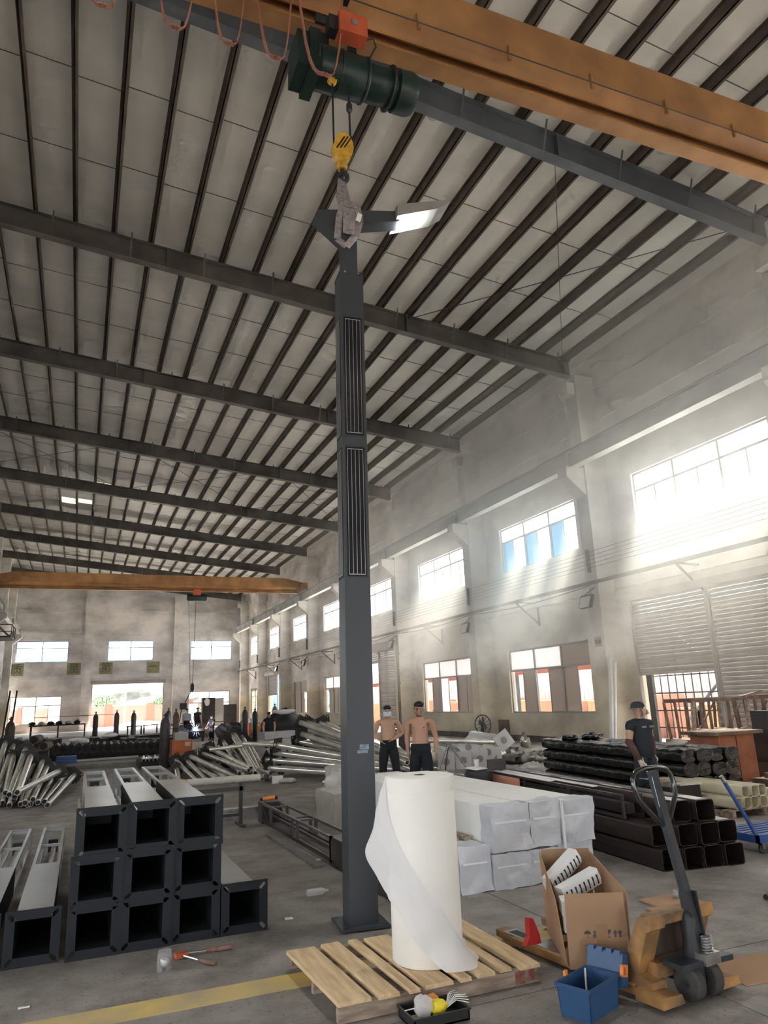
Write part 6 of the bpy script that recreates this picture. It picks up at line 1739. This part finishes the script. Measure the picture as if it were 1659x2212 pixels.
tag(ob('crate_stack', MB().box((-1.7, 25.2, 0), (-0.7, 26.4, 0.36)).box((-1.65, 25.25, 0.36), (-0.75, 26.3, 0.66)), 'dark_obj'), 'dark crates under the rusty pipe ends', 'crate')
# dark cabinets, wide machine and cable drums near the far right window
KB = thing('steel_cabinet', 'dark tall cabinet in front of the far right window', 'cabinet', (10.2, 70, 0))
ob('body', MB().box((10.55, 70, 0), (11.7, 70.8, 2.55)), 'dark_obj', KB)
ob('door', MB().box((11.72, 70, 0), (12.5, 70.6, 2.5)), 'grey_box', KB)
ob('cloth', lump((10.95, 69.9, 2.2), (0.25, 0.08, 0.35), 141, 0.4), 'white', KB)
tag(ob('dark_cupboard', MB().box((12.55, 71, 0), (13.9, 71.8, 1.9)).box((12.6, 70.98, 0.1), (13.2, 71.0, 1.8)), 'dark_obj'), 'lower dark cupboard right of the tall cabinet', 'cupboard')
for k in range(7):
    x = 5.2 + 0.85 * k; y = 43.0 + 1.3 * (k % 3)
    tag(ob('machine_part', lump((x, y, 0.38), (0.55, 0.45, 0.42), 150 + k, 0.45, 12, 8), ['dark_obj', 'plate_dark', 'rust'][k % 3]), 'dark machine part among the far welding stations, %s from the left' % ordn[k], 'machine part', 'machine parts at the welding stations')
for k in range(6):
    x = 3.5 + 1.15 * k; y = 52 + 1.7 * (k % 2)
    t = thing('welding_table', 'low dark welding table at the far end, %s from the left' % ordn[k], 'table', (x, y, 0), 0, 'welding tables at the far end')
    ob('top', MB().box((x - 0.5, y - 0.3, 0.68), (x + 0.5, y + 0.3, 0.74)), 'rust' if k % 2 else 'dark_obj', t)
    for sx in (-0.42, 0.42): ob('leg', MB().box((x + sx - 0.03, y - 0.27, 0), (x + sx + 0.03, y + 0.27, 0.68)), 'dark_obj', t)
gp = thing('hanging_hose', 'green hose hanging down in front of the far right window', 'hose', (6.4, 46, 0))
ob('hose', MB().path([(6.9, 51, 2.8), (6.6, 50.9, 2.2), (6.3, 50.8, 1.6), (6.2, 50.8, 0.8)], 0.03, 6), 'hoist_green', gp)
ob('hose_end', MB().lathe([(0.02, 0), (0.06, 0.05), (0.06, 0.25), (0.02, 0.3)], 10, (6.2, 50.8, 0.55)), 'white', gp)
# arc of the far welder
W0 = (5.85, 41.0, 0.62)
sp = thing('welding_arc', 'bright blue white welding arc at the far end', 'welding arc', W0)
wt_ = thing('welding_table', 'low dark table under the bright welding arc', 'table', (5.85, 41.0, 0), 0, 'welding tables at the far end')
ob('top', MB().box((5.35, 40.7, 0.48), (6.3, 41.3, 0.545)), 'dark_obj', wt_)
for sx in (5.4, 6.2): ob('leg', MB().box((sx, 40.75, 0), (sx + 0.06, 41.25, 0.48)), 'dark_obj', wt_)
ob('arc', MB().sphere(W0, 0.07, 10, 8), emit_mat('arc glare', (0.72, 0.78, 1.0), 400.0), sp)
for k in range(14):
    a = k / 14 * 2 * PI; l = random.uniform(0.16, 0.42)
    ob('spark', MB().tube((W0[0] + 0.09 * math.cos(a), W0[1], W0[2] + 0.09 * math.sin(a)), (W0[0] + l * math.cos(a), W0[1] + random.uniform(-.1, .1), W0[2] + l * math.sin(a)), 0.005, 0.001, 5), emit_mat('spark', (0.6, 0.68, 1.0), 3.0) if k == 0 else bpy.data.materials['spark'], sp)

# ================================================================== people
def skin_mesh(nodes, edges, root, sub=2):
    """grow a surface on a joint skeleton; returns an MB"""
    names = list(nodes)
    me = bpy.data.meshes.new('sk')
    me.from_pydata([nodes[n][0] for n in names], [(names.index(a), names.index(b)) for a, b in edges], [])
    o = bpy.data.objects.new('sk', me); COL.objects.link(o)
    sk = o.modifiers.new('s', 'SKIN'); sk.use_smooth_shade = True; sk.branch_smoothing = 0.6
    for i, n in enumerate(names):
        r = nodes[n][1]
        me.skin_vertices[0].data[i].radius = r if isinstance(r, tuple) else (r, r)
        me.skin_vertices[0].data[i].use_root = (n == root)
    sb = o.modifiers.new('b', 'SUBSURF'); sb.levels = sub; sb.render_levels = sub
    bpy.context.view_layer.update()
    ev = o.evaluated_get(bpy.context.evaluated_depsgraph_get())
    m2 = bpy.data.meshes.new_from_object(ev)
    mb = MB()
    mb.v = [v.co.copy() for v in m2.vertices]
    mb.f = [tuple(p.vertices) for p in m2.polygons]
    bpy.data.objects.remove(o, do_unlink=True)
    bpy.data.meshes.remove(m2)
    return mb
M['skin'] = mat('skin', (0.56, 0.335, 0.225), 0.55, 0, 0.08, 6)
M['skin_red'] = mat('tanned skin', (0.50, 0.275, 0.185), 0.55, 0, 0.08, 6)
M['hair'] = mat('black hair', (0.012, 0.011, 0.011), 0.5)
M['trouser'] = mat('black trousers', (0.013, 0.014, 0.018), 0.85)
M['coverall'] = mat('dark navy work wear', (0.022, 0.024, 0.031), 0.85, 0, 0.2, 5)
M['sleeve'] = mat('brown sleeve guard', (0.10, 0.048, 0.042), 0.85)
M['glove'] = mat('cream work glove', (0.62, 0.52, 0.42), 0.9)
M['maskblue'] = mat('pale blue mask', (0.62, 0.72, 0.76), 0.7)
M['maskgrey'] = mat('grey respirator', (0.20, 0.215, 0.24), 0.6)
M['cap'] = mat('dark green cap', (0.028, 0.034, 0.034), 0.8)
M['lip'] = mat('lips', (0.30, 0.13, 0.10), 0.6)
def fingers(nodes, edges, wrist, d, side, up, pre, r=0.0085, curl=0.5):
    """palm and five fingers at a wrist; d = hand direction, side = across the palm (towards the thumb), up = palm normal"""
    w, d, s, u = Vector(wrist), Vector(d).normalized(), Vector(side).normalized(), Vector(up).normalized()
    nodes[pre + 'palm'] = (tuple(w + d * 0.05), (0.036, 0.018))
    edges.append((pre + 'wr', pre + 'palm'))
    for i, (off, ln) in enumerate(((0.03, 0.070), (0.010, 0.080), (-0.010, 0.075), (-0.03, 0.058))):
        b = w + d * 0.095 + s * off
        a1 = b + d * ln * 0.5 + u * ln * 0.2 * curl
        a2 = b + d * ln * (0.95 - 0.3 * curl) + u * ln * 0.65 * curl
        nodes[pre + 'f%da' % i] = (tuple(b), r * 1.15); nodes[pre + 'f%db' % i] = (tuple(a1), r); nodes[pre + 'f%dc' % i] = (tuple(a2), r * 0.8)
        edges += [(pre + 'palm', pre + 'f%da' % i), (pre + 'f%da' % i, pre + 'f%db' % i), (pre + 'f%db' % i, pre + 'f%dc' % i)]
    b = w + d * 0.03 + s * 0.038
    nodes[pre + 'ta'] = (tuple(b), r * 1.2); nodes[pre + 'tb'] = (tuple(b + d * 0.03 + s * 0.022 + u * 0.008), r * 1.05); nodes[pre + 'tc'] = (tuple(b + d * 0.058 + s * 0.026 + u * 0.016), r * 0.85)
    edges += [(pre + 'palm', pre + 'ta'), (pre + 'ta', pre + 'tb'), (pre + 'tb', pre + 'tc')]
def person(label, loc, rz, ht, J, skin='skin', yaw=0.0, nod=0.0, trousers='trouser', top=None, hair='short', extra=None, face=True):
    """figure facing -y at 1.70 m; J overrides joint positions (elbows, wrists...), scaled to ht"""
    k = ht / 1.70
    p = thing('person', label, 'person', loc, rz)
    S = lambda v: tuple(c * k for c in v)
    base = {'L': 1, 'R': -1}
    Q = {'elbL': (0.235, 0.03, 1.13), 'wrL': (0.24, -0.03, 0.88), 'elbR': (-0.235, 0.03, 1.13), 'wrR': (-0.24, -0.03, 0.88),
         'kneL': (0.11, -0.02, 0.49), 'ankL': (0.115, 0.03, 0.085), 'kneR': (-0.11, -0.02, 0.49), 'ankR': (-0.115, 0.03, 0.085)}
    Q.update(J)
    Ry = Matrix.Rotation(yaw, 3, 'Z') @ Matrix.Rotation(nod, 3, 'X')
    H = lambda x, y, z: tuple((Vector((0, 0.0, 1.52)) + Ry @ (Vector((x, y, z)) - Vector((0, 0, 1.52)))))
    n = {'pel': (S((0, 0, 0.93)), (0.15 * k, 0.105 * k)), 'wai': (S((0, 0.0, 1.08)), (0.165 * k, 0.125 * k)), 'che': (S((0, 0.005, 1.25)), (0.19 * k, 0.130 * k)),
         'shb': (S((0, 0.015, 1.37)), (0.14 * k, 0.095 * k)), 'nek': (S((0, 0.015, 1.46)), 0.055 * k), 'jaw': (S(H(0, -0.015, 1.535)), (0.070 * k, 0.076 * k)),
         'cra': (S(H(0, 0.005, 1.615)), (0.082 * k, 0.100 * k)), 'top': (S(H(0, 0.01, 1.665)), (0.045 * k, 0.060 * k)),
         'nob': (S(H(0, -0.090, 1.590)), 0.015 * k), 'not': (S(H(0, -0.116, 1.576)), 0.013 * k)}
    e = [('pel', 'wai'), ('wai', 'che'), ('che', 'shb'), ('shb', 'nek'), ('nek', 'jaw'), ('jaw', 'cra'), ('cra', 'top'), ('jaw', 'nob'), ('nob', 'not')]
    for s, sg in base.items():
        n['sho' + s] = (S((0.185 * sg, 0.015, 1.375)), 0.062 * k)
        el, wr = Vector(Q['elb' + s]), Vector(Q['wr' + s])
        sh0 = Vector((0.185 * sg, 0.015, 1.375))
        n['bic' + s] = (S(sh0.lerp(el, 0.5)), 0.058 * k)
        n['elb' + s] = (S(el), 0.046 * k)
        n['for' + s] = (S(el.lerp(wr, 0.35)), 0.048 * k)
        n[s + 'wr'] = (S(wr), (0.034 * k, 0.027 * k))
        e += [('shb', 'sho' + s), ('sho' + s, 'bic' + s), ('bic' + s, 'elb' + s), ('elb' + s, 'for' + s), ('for' + s, s + 'wr')]
        d = wr - el
        inner = Vector((-sg, 0, 0))
        fingers(n, e, Vector(S(wr)), d, Vector((0, -1, 0)) if abs(d.normalized().y) < 0.8 else Vector((0, 0, 1)), inner, s, 0.0085 * k)
        n['hip' + s] = (S((0.085 * sg, 0.0, 0.86)), 0.088 * k)
        n['thi' + s] = (S(Vector((0.085 * sg, 0, 0.86)).lerp(Vector(Q['kne' + s]), 0.5)), 0.078 * k)
        n['kne' + s] = (S(Q['kne' + s]), 0.057 * k)
        n['cal' + s] = (S(Vector(Q['kne' + s]).lerp(Vector(Q['ank' + s]), 0.35)), 0.056 * k)
        n['ank' + s] = (S(Q['ank' + s]), 0.040 * k)
        a = Vector(Q['ank' + s])
        n['toe' + s] = (S((a.x + 0.02 * sg, a.y - 0.15, 0.035)), (0.040 * k, 0.030 * k))
        e += [('pel', 'hip' + s), ('hip' + s, 'thi' + s), ('thi' + s, 'kne' + s), ('kne' + s, 'cal' + s), ('cal' + s, 'ank' + s), ('ank' + s, 'toe' + s)]
    ob('body', skin_mesh(n, e, 'pel'), skin, p, local=True, smooth='all')
    def garment(name, keys, eds, root, grow, m):
        nn = {q: (n[q][0], tuple(c + grow * k for c in (n[q][1] if isinstance(n[q][1], tuple) else (n[q][1], n[q][1])))) for q in keys}
        if name == 'trousers':
            nn['pel'] = (S((0, 0, 0.93)), (0.12 * k, 0.10 * k))
            for s in base: nn['hip' + s] = (S((0.075 * base[s], 0.0, 0.83)), 0.112 * k)
        return ob(name, skin_mesh(nn, eds, root), m, p, local=True, smooth='all')
    tk = ['pel']; te = []
    for s in base:
        tk += ['hip' + s, 'thi' + s, 'kne' + s, 'cal' + s, 'ank' + s]
        te += [('pel', 'hip' + s), ('hip' + s, 'thi' + s), ('thi' + s, 'kne' + s), ('kne' + s, 'cal' + s), ('cal' + s, 'ank' + s)]
    garment('trousers', tk, te, 'pel', 0.034 if top else 0.026, trousers)
    ob('waistband', MB().lathe([(0.10 * k, -0.06), (0.158 * k, 0.0), (0.166 * k, 0.03), (0.160 * k, 0.14), (0.14 * k, 0.142)] if not top else [(0.10 * k, -0.06), (0.165 * k, 0.0), (0.176 * k, 0.02), (0.176 * k, 0.30), (0.15 * k, 0.34)], 24, (0, 0, 0.86 * k)), trousers, p, local=True, smooth=True)
    wb_ = p.children[-1]
    wb_.scale = (1.0, 0.78, 1.0)
    for s in base:
        a = Vector(Q['ank' + s])
        ob('shoe', MB().sphere(S((a.x + 0.01 * base[s], a.y - 0.06, 0.048)), (0.052 * k, 0.135 * k, 0.047 * k), 12, 8), 'black', p, local=True, smooth='all')
    if top:
        keys = ['pel', 'wai', 'che', 'shb', 'nek']; eds = [('pel', 'wai'), ('wai', 'che'), ('che', 'shb'), ('shb', 'nek')]
        for s in base:
            keys += ['sho' + s, 'bic' + s]; eds += [('shb', 'sho' + s), ('sho' + s, 'bic' + s)]
        garment('work_shirt', keys, eds, 'pel', 0.036, top)
    if hair:
        hm = MB().sphere((0, 0, 0), (0.080 * k, 0.094 * k, 0.056 * k), 16, 10)
        c = Vector(H(0, 0.026, 1.668))
        hm.v = [Vector(S(c)) + Ry @ v for v in hm.v if True]
        ob('hair', hm, 'hair', p, local=True, smooth='all')
    if face:
        for sx in (-1, 1):
            ob('eye', MB().sphere(S(H(0.030 * sx, -0.088, 1.605)), (0.014 * k, 0.006 * k, 0.006 * k), 8, 6), 'hair', p, local=True)
            ob('brow', MB().cbox(S(H(0.031 * sx, -0.090, 1.624)), (0.030 * k, 0.006 * k, 0.006 * k), rz=yaw), 'hair', p, local=True)
            ob('ear', MB().sphere(S(H(0.080 * sx, 0.012, 1.592)), (0.012 * k, 0.022 * k, 0.032 * k), 8, 6), skin, p, local=True, smooth='all')
        ob('mouth', MB().cbox(S(H(0, -0.090, 1.540)), (0.046 * k, 0.006 * k, 0.009 * k), rz=yaw), 'lip', p, local=True)
    if extra: extra(p, k, S, H, Ry, n)
    p.scale = (1.10, 1.10, 1.0)
    return p
def mask_extra(p, k, S, H, Ry, n):
    mm = MB().grid(lambda u, v: S(H(0.082 * math.sin((u - 0.5) * 2.7), -0.055 - 0.052 * math.cos((u - 0.5) * 2.7) - 0.012 * math.sin(v * PI), 1.500 + 0.098 * v)), 12, 8)
    ob('face_mask', mm, 'maskblue', p, local=True, smooth='all')
person('bare chested man in black trousers wearing a pale blue mask', (5.90, 14.3, 0), -0.39, 1.62,
       {'elbL': (0.275, 0.06, 1.13), 'wrL': (0.12, -0.16, 1.04), 'elbR': (-0.27, 0.04, 1.13), 'wrR': (-0.16, -0.14, 1.02), 'kneL': (0.13, -0.02, 0.49), 'ankL': (0.15, 0.03, 0.085), 'kneR': (-0.12, -0.02, 0.49), 'ankR': (-0.13, 0.03, 0.085)}, 'skin', 0.0, 0.05, extra=mask_extra)
def marks(p, k, S, H, Ry, n):
    for sx in (-1, 1): ob('nipple', MB().sphere(S((0.085 * sx, -0.113, 1.275)), 0.011 * k, 8, 6), 'lip', p, local=True)
person('bare chested man in black trousers looking down to the left', (5.60, 12.1, 0), -0.62, 1.68,
       {'elbL': (0.245, 0.06, 1.12), 'wrL': (0.25, 0.01, 0.87), 'elbR': (-0.23, 0.06, 1.12), 'wrR': (-0.21, 0.02, 0.86)}, 'skin_red', -0.35, 0.12, extra=marks)
def worker_extra(p, k, S, H, Ry, n):
    cap = MB().lathe([(0.092, 0), (0.094, 0.03), (0.082, 0.07), (0.05, 0.098), (0.01, 0.104)], 18)
    cap.v = [Vector(S(Vector(H(0, 0.01, 1.625)) + Ry @ Vector((v.x * 0.95, v.y * 1.12, v.z)))) for v in cap.v]
    c = ob('cap', cap, 'cap', p, local=True, smooth=True)
    br = MB().grid(lambda u, v: S(Vector(H(0, 0.0, 1.628)) + Ry @ Vector((0.075 * (2 * u - 1), 0.09 + 0.055 * v * (1 - (2 * u - 1) ** 2 * 0.6), -0.015 * v))), 8, 3)
    ob('cap_peak', br, 'cap', c, local=True)
    ms = MB().sphere((0, 0, 0), (0.055 * k, 0.055 * k, 0.055 * k), 12, 8)
    ms.v = [Vector(S(H(0, -0.085, 1.555))) + v for v in ms.v]
    r = ob('respirator', ms, 'maskgrey', p, local=True, smooth='all')
    ob('filter', MB().sphere(S(H(0.0, -0.135, 1.54)), 0.02 * k, 8, 6), 'white', r, local=True)
    ob('strap', MB().path([S(H(0.05, -0.07, 1.56)), S(H(0.083, 0.0, 1.585)), S(H(0.06, 0.08, 1.60))], 0.005, 5).path([S(H(-0.05, -0.07, 1.56)), S(H(-0.083, 0.0, 1.585)), S(H(-0.06, 0.08, 1.60))], 0.005, 5), 'maskgrey', r, local=True)
    sh = MB().grid(lambda u, v: S(H(0.088 * math.sin((u - 0.5) * 2.2), -0.03 - 0.075 * math.cos((u - 0.5) * 2.2), 1.60 + 0.035 * v)), 10, 3)
    ob('raised_goggles', sh, 'maskblue', p, local=True, smooth='all')
    for s in ('L', 'R'):
        a, b = Vector(n['elb' + s][0]), Vector(n[s + 'wr'][0])
        up = a + (Vector(n['bic' + s][0]) - a) * 0.3
        ob('sleeve_guard', MB().path([up, a, a.lerp(b, 0.5), b], [0.06 * k, 0.062 * k, 0.055 * k, 0.045 * k], 12), 'sleeve', p, local=True, smooth='all')
        gk = [q for q in n if q.startswith(s) and q != s]
        nn = {q: (n[q][0], tuple(c + 0.006 for c in (n[q][1] if isinstance(n[q][1], tuple) else (n[q][1],) * 2))) for q in gk}
        ge = [(s + 'wr', s + 'palm')] + [(s + 'palm', s + 'f%da' % i) for i in range(4)] + [(s + 'f%da' % i, s + 'f%db' % i) for i in range(4)] + [(s + 'f%db' % i, s + 'f%dc' % i) for i in range(4)] + [(s + 'palm', s + 'ta'), (s + 'ta', s + 'tb'), (s + 'tb', s + 'tc')]
        ob('glove', skin_mesh(nn, ge, s + 'wr'), 'glove', p, local=True, smooth='all')
    ob('pocket_flap', MB().box(S((0.03, -0.145, 1.30)), S((0.12, -0.138, 1.33))).box(S((-0.12, -0.145, 1.30)), S((-0.03, -0.138, 1.33))), 'maskgrey', p, local=True)
    ob('open_collar', MB().prism([(-0.045, 1.46), (0.045, 1.46), (0.0, 1.33)], S((0, -0.105, 0)), (1, 0, 0), (0, 0, 1), 0.004), 'skin', p, local=True)
person('worker in dark short sleeved work wear, cap and respirator holding a rod', (8.06, 9.3, 0), 0.12, 1.55,
       {'elbR': (-0.25, 0.02, 1.08), 'wrR': (-0.215, -0.10, 0.80), 'elbL': (0.26, 0.08, 1.1), 'wrL': (0.25, 0.05, 0.84)}, 'skin', 0.85, 0.0, trousers='coverall', top='coverall', hair=None, extra=worker_extra).scale = (1.15, 1.1, 1.0)
tl_ = thing('finishing_tool', 'grey trowel tool with long rod held by the worker', 'trowel', (7.82, 9.15, 0.40))
ob('rod', MB().tube((7.90, 9.165, 0.76), (7.93, 9.10, 0.47), 0.011, n=8), 'steel', tl_)
ob('blade', MB().cbox((7.93, 9.10, 0.46), (0.30, 0.12, 0.012), rz=0.1, ry=0.12), 'steel', tl_)
tag(ob('white_board', MB().cbox((8.10, 8.55, 0.43), (0.36, 0.22, 0.02), rz=-0.1), 'notice'), 'pale board in front of the worker', 'board')
tag(ob('board_stand', MB().box((7.75, 8.5, 0.0), (8.3, 9.0, 0.41)), 'brown'), 'dark box in front of the worker carrying the pale board', 'box')
# far workers
shirt = mat('grey green shirt', (0.30, 0.36, 0.36), 0.85)
person('far standing man in a grey green shirt seen from behind', (6.05, 46.0, 0), 2.6, 1.68, {}, 'skin', top=shirt, face=False)
person('far standing man in black beside the grey green shirt', (6.85, 47.2, 0), 2.3, 1.72, {}, 'skin', top='coverall', face=False)
person('far welder in dark clothes beside the bright arc', (6.75, 41.3, 0), -0.9, 1.30, {'elbR': (-0.2, -0.15, 1.05), 'wrR': (-0.15, -0.36, 0.92), 'elbL': (0.2, -0.15, 1.05), 'wrL': (0.1, -0.38, 0.92)}, 'skin', top='coverall', nod=0.4)
person('dark clothed man behind the lamp post heap near the black tarpaulin', (6.95, 29.0, 0), -0.5, 1.45, {'elbR': (-0.2, -0.15, 1.1), 'wrR': (-0.15, -0.3, 0.85)}, 'skin', top='coverall', nod=0.35)

# ================================================================== outside
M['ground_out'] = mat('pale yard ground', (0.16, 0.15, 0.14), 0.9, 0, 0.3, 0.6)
M['fence_sheet'] = mat('pale blue white corrugated sheet', (0.40, 0.44, 0.50), 0.5, 0, 0.25, 0.8, dark=(0.36, 0.33, 0.33))
M['canopy'] = mat('grey shade roof sheet', (0.30, 0.31, 0.33), 0.6)
M['beam_red'] = mat('red oxide beam', (0.26, 0.055, 0.035), 0.6)
M['post_blue'] = mat('dark blue steel post', (0.03, 0.05, 0.075), 0.5)
M['pinkbox'] = mat('salmon boxes', (0.44, 0.22, 0.15), 0.8, 0, 0.25, 1.2)
M['pinkwall'] = mat('pink plaster wall', (0.27, 0.125, 0.10), 0.9, 0, 0.15, 0.5)
M['redpier'] = mat('red painted pier', (0.40, 0.07, 0.045), 0.8)
M['hill'] = mat('grey netted slope', (0.17, 0.17, 0.165), 0.95, 0, 0.5, 1.1, bump=0.8, bscale=3, dark=(0.08, 0.085, 0.075), detail=9)
M['leaf'] = mat('green leaves', (0.07, 0.16, 0.04), 0.7, 0, 0.5, 8)
M['blue_sheet'] = mat('bright blue sheet', (0.06, 0.26, 0.52), 0.5)
M['yard_bounce'] = mat('pale bounce concrete', (0.68, 0.65, 0.60), 0.9, 0, 0.15, 0.3)  # kept very pale so the added ground bounces more sun
struct('yard_ground', MB().box((22.6, -40, -0.3), (90, 76, -0.04)), 'yard_bounce', label='pale bounce concrete yard added beyond the side fence to light the roof')  # added ground that bounces sun through the high windows onto the roof
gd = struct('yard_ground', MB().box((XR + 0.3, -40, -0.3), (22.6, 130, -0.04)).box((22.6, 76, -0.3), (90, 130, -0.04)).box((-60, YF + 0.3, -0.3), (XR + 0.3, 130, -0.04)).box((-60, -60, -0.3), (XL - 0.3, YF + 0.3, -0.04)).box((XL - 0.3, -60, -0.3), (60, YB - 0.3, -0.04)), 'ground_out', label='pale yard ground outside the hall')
cp = thing('shade_canopy', 'unseen shade roof added over the side yard on dark posts', 'canopy', (19, 35, 0))
ob('shade_sheet', MB().box((XR + 0.3, 9, 5.05), (18.9, 70, 5.12)), 'canopy', cp)  # unseen sheet put in to shade the yard and dim the low windows
for k in range(16):
    y = 10 + 4.0 * k
    ob('post', MB().box((19.0, y, -0.04), (19.16, y + 0.16, 5.05)), 'post_blue', cp)
    ob('brace', MB().bar((19.08, y + 0.08, 2.2), (19.08, y + 1.6, 3.5), 0.07).bar((19.08, y + 0.08, 1.9), (19.08, y + 1.6, 0.7), 0.07), 'post_blue', cp)
ob('tie_beam', MB().box((18.95, 9, 2.62), (19.2, 70, 2.86)), 'beam_red', cp)
fn = thing('yard_fence', 'pale corrugated sheet fence behind the side yard', 'fence', (22.3, 38, 0))
yy = 8.0; k = 0
while yy < 70:
    w = 1.05
    mb = MB()
    for i in range(7):
        mb.box((22.2 + (0.03 if i % 2 else 0), yy + i * 0.15, -0.04), (22.26 + (0.03 if i % 2 else 0), yy + i * 0.15 + 0.15, 4.9))
    ob('sheet', mb, 'blue_sheet' if 62 < yy * 1.0 < 75 else 'fence_sheet', fn)
    yy += w + 0.02; k += 1
ob('blue_panel', MB().box((20.5, 74, 0), (20.6, 91, 7.5)), 'blue_sheet', fn)
for k in range(22):
    y = 12 + 2.1 * k + random.uniform(-0.4, 0.4)
    tag(ob('stored_carton', MB().box((20.2, y, -0.04), (21.6, y + random.uniform(1.2, 1.9), random.uniform(0.9, 1.6))), 'pinkbox' if k % 3 else 'card'), 'salmon or brown carton stack stored in the side yard', 'carton', 'cartons in the side yard')
bw = thing('boundary_wall', 'pink boundary wall with red piers beyond the far doorway', 'wall', (3, 93, 0))
ob('wall_panel', MB().box((-40, 93, -0.04), (40, 93.25, 2.25)), 'pinkwall', bw)
for k in range(12): ob('pier', MB().box((-24.6 + 4.6 * k, 92.85, -0.04), (-23.9 + 4.6 * k, 93.3, 2.5)), 'redpier', bw)
hl = MB().grid(lambda u, v: (-55 + 110 * u, 96 + 9 * v + 1.2 * mnoise.noise(Vector((u * 18, v * 7, 0))), -0.5 + 7.5 * v + 0.8 * mnoise.noise(Vector((u * 22, v * 9, 4)))), 60, 24)
struct('hill_slope', hl, 'hill', label='grey netted hillside beyond the boundary wall')
def bush(name, c, r, n, label, seed):
    rnd = random.Random(seed)
    b = thing(name, label, 'bush', (c[0], c[1], -0.04))
    mb = MB()
    for i in range(n):
        while True:
            d = Vector((rnd.uniform(-1, 1), rnd.uniform(-1, 1), rnd.uniform(-1, 1)))
            if d.length < 1: break
        p = Vector(c) + Vector((d.x * r[0], d.y * r[1], d.z * r[2]))
        a = Vector((rnd.uniform(-1, 1), rnd.uniform(-1, 1), rnd.uniform(-1, 1))).normalized() * 0.16
        q = Vector((rnd.uniform(-1, 1), rnd.uniform(-1, 1), rnd.uniform(-1, 1))).normalized() * 0.09
        mb.add([p - a, p + q, p + a, p - q], [(0, 1, 2, 3)])
    f = ob('foliage', mb, 'leaf', b)
    f['kind'] = 'stuff'
    ob('stem', MB().tube((c[0], c[1], -0.04), c, 0.06, 0.04, 8), 'wood_old', b)
bush('leafy_bush', (3.0, 94.3, 2.6), (1.8, 0.8, 0.9), 500, 'green bush behind the boundary wall left of the doorway view', 1)
bush('leafy_bush', (9.3, 94.5, 2.5), (1.0, 0.8, 0.6), 300, 'small green bush behind the boundary wall right of the doorway view', 2)
bush('leafy_bush', (-2.2, 94.2, 2.7), (1.5, 0.8, 1.0), 450, 'green bush seen through the far left window', 3)
bush('leafy_bush', (13.2, 90.5, 0.9), (1.3, 0.8, 0.9), 450, 'yellow green bush seen through the far right window', 4)
tag(ob('scrap_mound', MB().sphere((6.0, 82.0, -0.05), (2.1, 1.9, 0.58), 24, 10), 'pale_steel'), 'pale mound under the scrap outside the far doorway', 'scrap')
for k in range(60):
    a = random.uniform(0, PI); x = random.uniform(4.0, 8.0); y = random.uniform(80.5, 83.5)
    hh_ = 0.55 * math.sqrt(max(0.0, 1 - ((x - 6.0) / 2.1) ** 2 - ((y - 82.0) / 1.9) ** 2)) + 0.03
    tag(ob('scrap_strip', MB().bar((x - 0.5 * math.cos(a), y - 0.5 * math.sin(a), hh_), (x + 0.5 * math.cos(a), y + 0.5 * math.sin(a), hh_ + random.uniform(-0.1, 0.1)), 0.11, 0.05), 'white' if k % 3 else 'pale_steel'), 'white scrap strip in the heap outside the far doorway', 'scrap', 'scrap heap outside the far doorway')
lamp = thing('street_lamp', 'pale lamp pole standing outside the far doorway', 'street lamp', (4.9, 90, 0))
ob('pole', MB().tube((4.9, 90, -0.04), (4.9, 90, 7), 0.10, 0.07, 10), 'white', lamp)
ob('arm', MB().tube((4.9, 90, 6.9), (5.8, 90, 7.2), 0.05, n=8), 'white', lamp)
rp = thing('red_post', 'slim red post with cross head outside the far doorway', 'post', (8.6, 86, 0))
ob('post', MB().tube((8.6, 86, -0.04), (8.6, 86, 1.9), 0.06, n=8), 'redpier', rp)
ob('head', MB().box((8.35, 85.95, 1.75), (8.85, 86.05, 1.9)), 'redpier', rp)
# ------------------------------------------------------------------ dusty air and glare along the right wall; density partly mimics lens veil
hm = bpy.data.materials.new('dusty air and glare')
hm.use_nodes = True
hn = hm.node_tree; hn.nodes.clear()
ho = hn.nodes.new('ShaderNodeOutputMaterial')
hv = hn.nodes.new('ShaderNodeVolumeScatter')
hv.inputs['Color'].default_value = (1.0, 0.965, 0.93, 1)
hv.inputs['Anisotropy'].default_value = 0.25
hg = hn.nodes.new('ShaderNodeNewGeometry')
hs = hn.nodes.new('ShaderNodeSeparateXYZ')
hn.links.new(hg.outputs['Position'], hs.inputs[0])
def fade(sock, a, b, t0, t1):
    r = hn.nodes.new('ShaderNodeMapRange'); r.interpolation_type = 'SMOOTHSTEP'
    r.inputs['From Min'].default_value = a; r.inputs['From Max'].default_value = b
    r.inputs['To Min'].default_value = t0; r.inputs['To Max'].default_value = t1
    hn.links.new(hs.outputs[sock], r.inputs['Value'])
    return r.outputs['Result']
def times(a, b):
    m_ = hn.nodes.new('ShaderNodeMath'); m_.operation = 'MULTIPLY'
    hn.links.new(a, m_.inputs[0]); hn.links.new(b, m_.inputs[1])
    return m_.outputs[0]
hd_ = times(times(fade('X', 9.5, 14.5, 0.0, 0.13), fade('Z', 1.2, 6.0, 0.05, 1.0)), fade('Y', 20.0, 42.0, 1.0, 0.08))  # dust made denser higher up, which also stands in for lens glare
hn.links.new(hd_, hv.inputs['Density'])
hn.links.new(hv.outputs[0], ho.inputs['Volume'])
haze = ob('dust_glare_haze', MB().box((9.5, 2.0, 0.6), (XR - 0.02, 46.0, 12.3)), hm)
tag(haze, 'thin dust haze along the right wall, partly standing in for lens glare', 'haze', kind='stuff')
SC.cycles.volume_bounces = 1
SC.cycles.volume_step_rate = 2.0
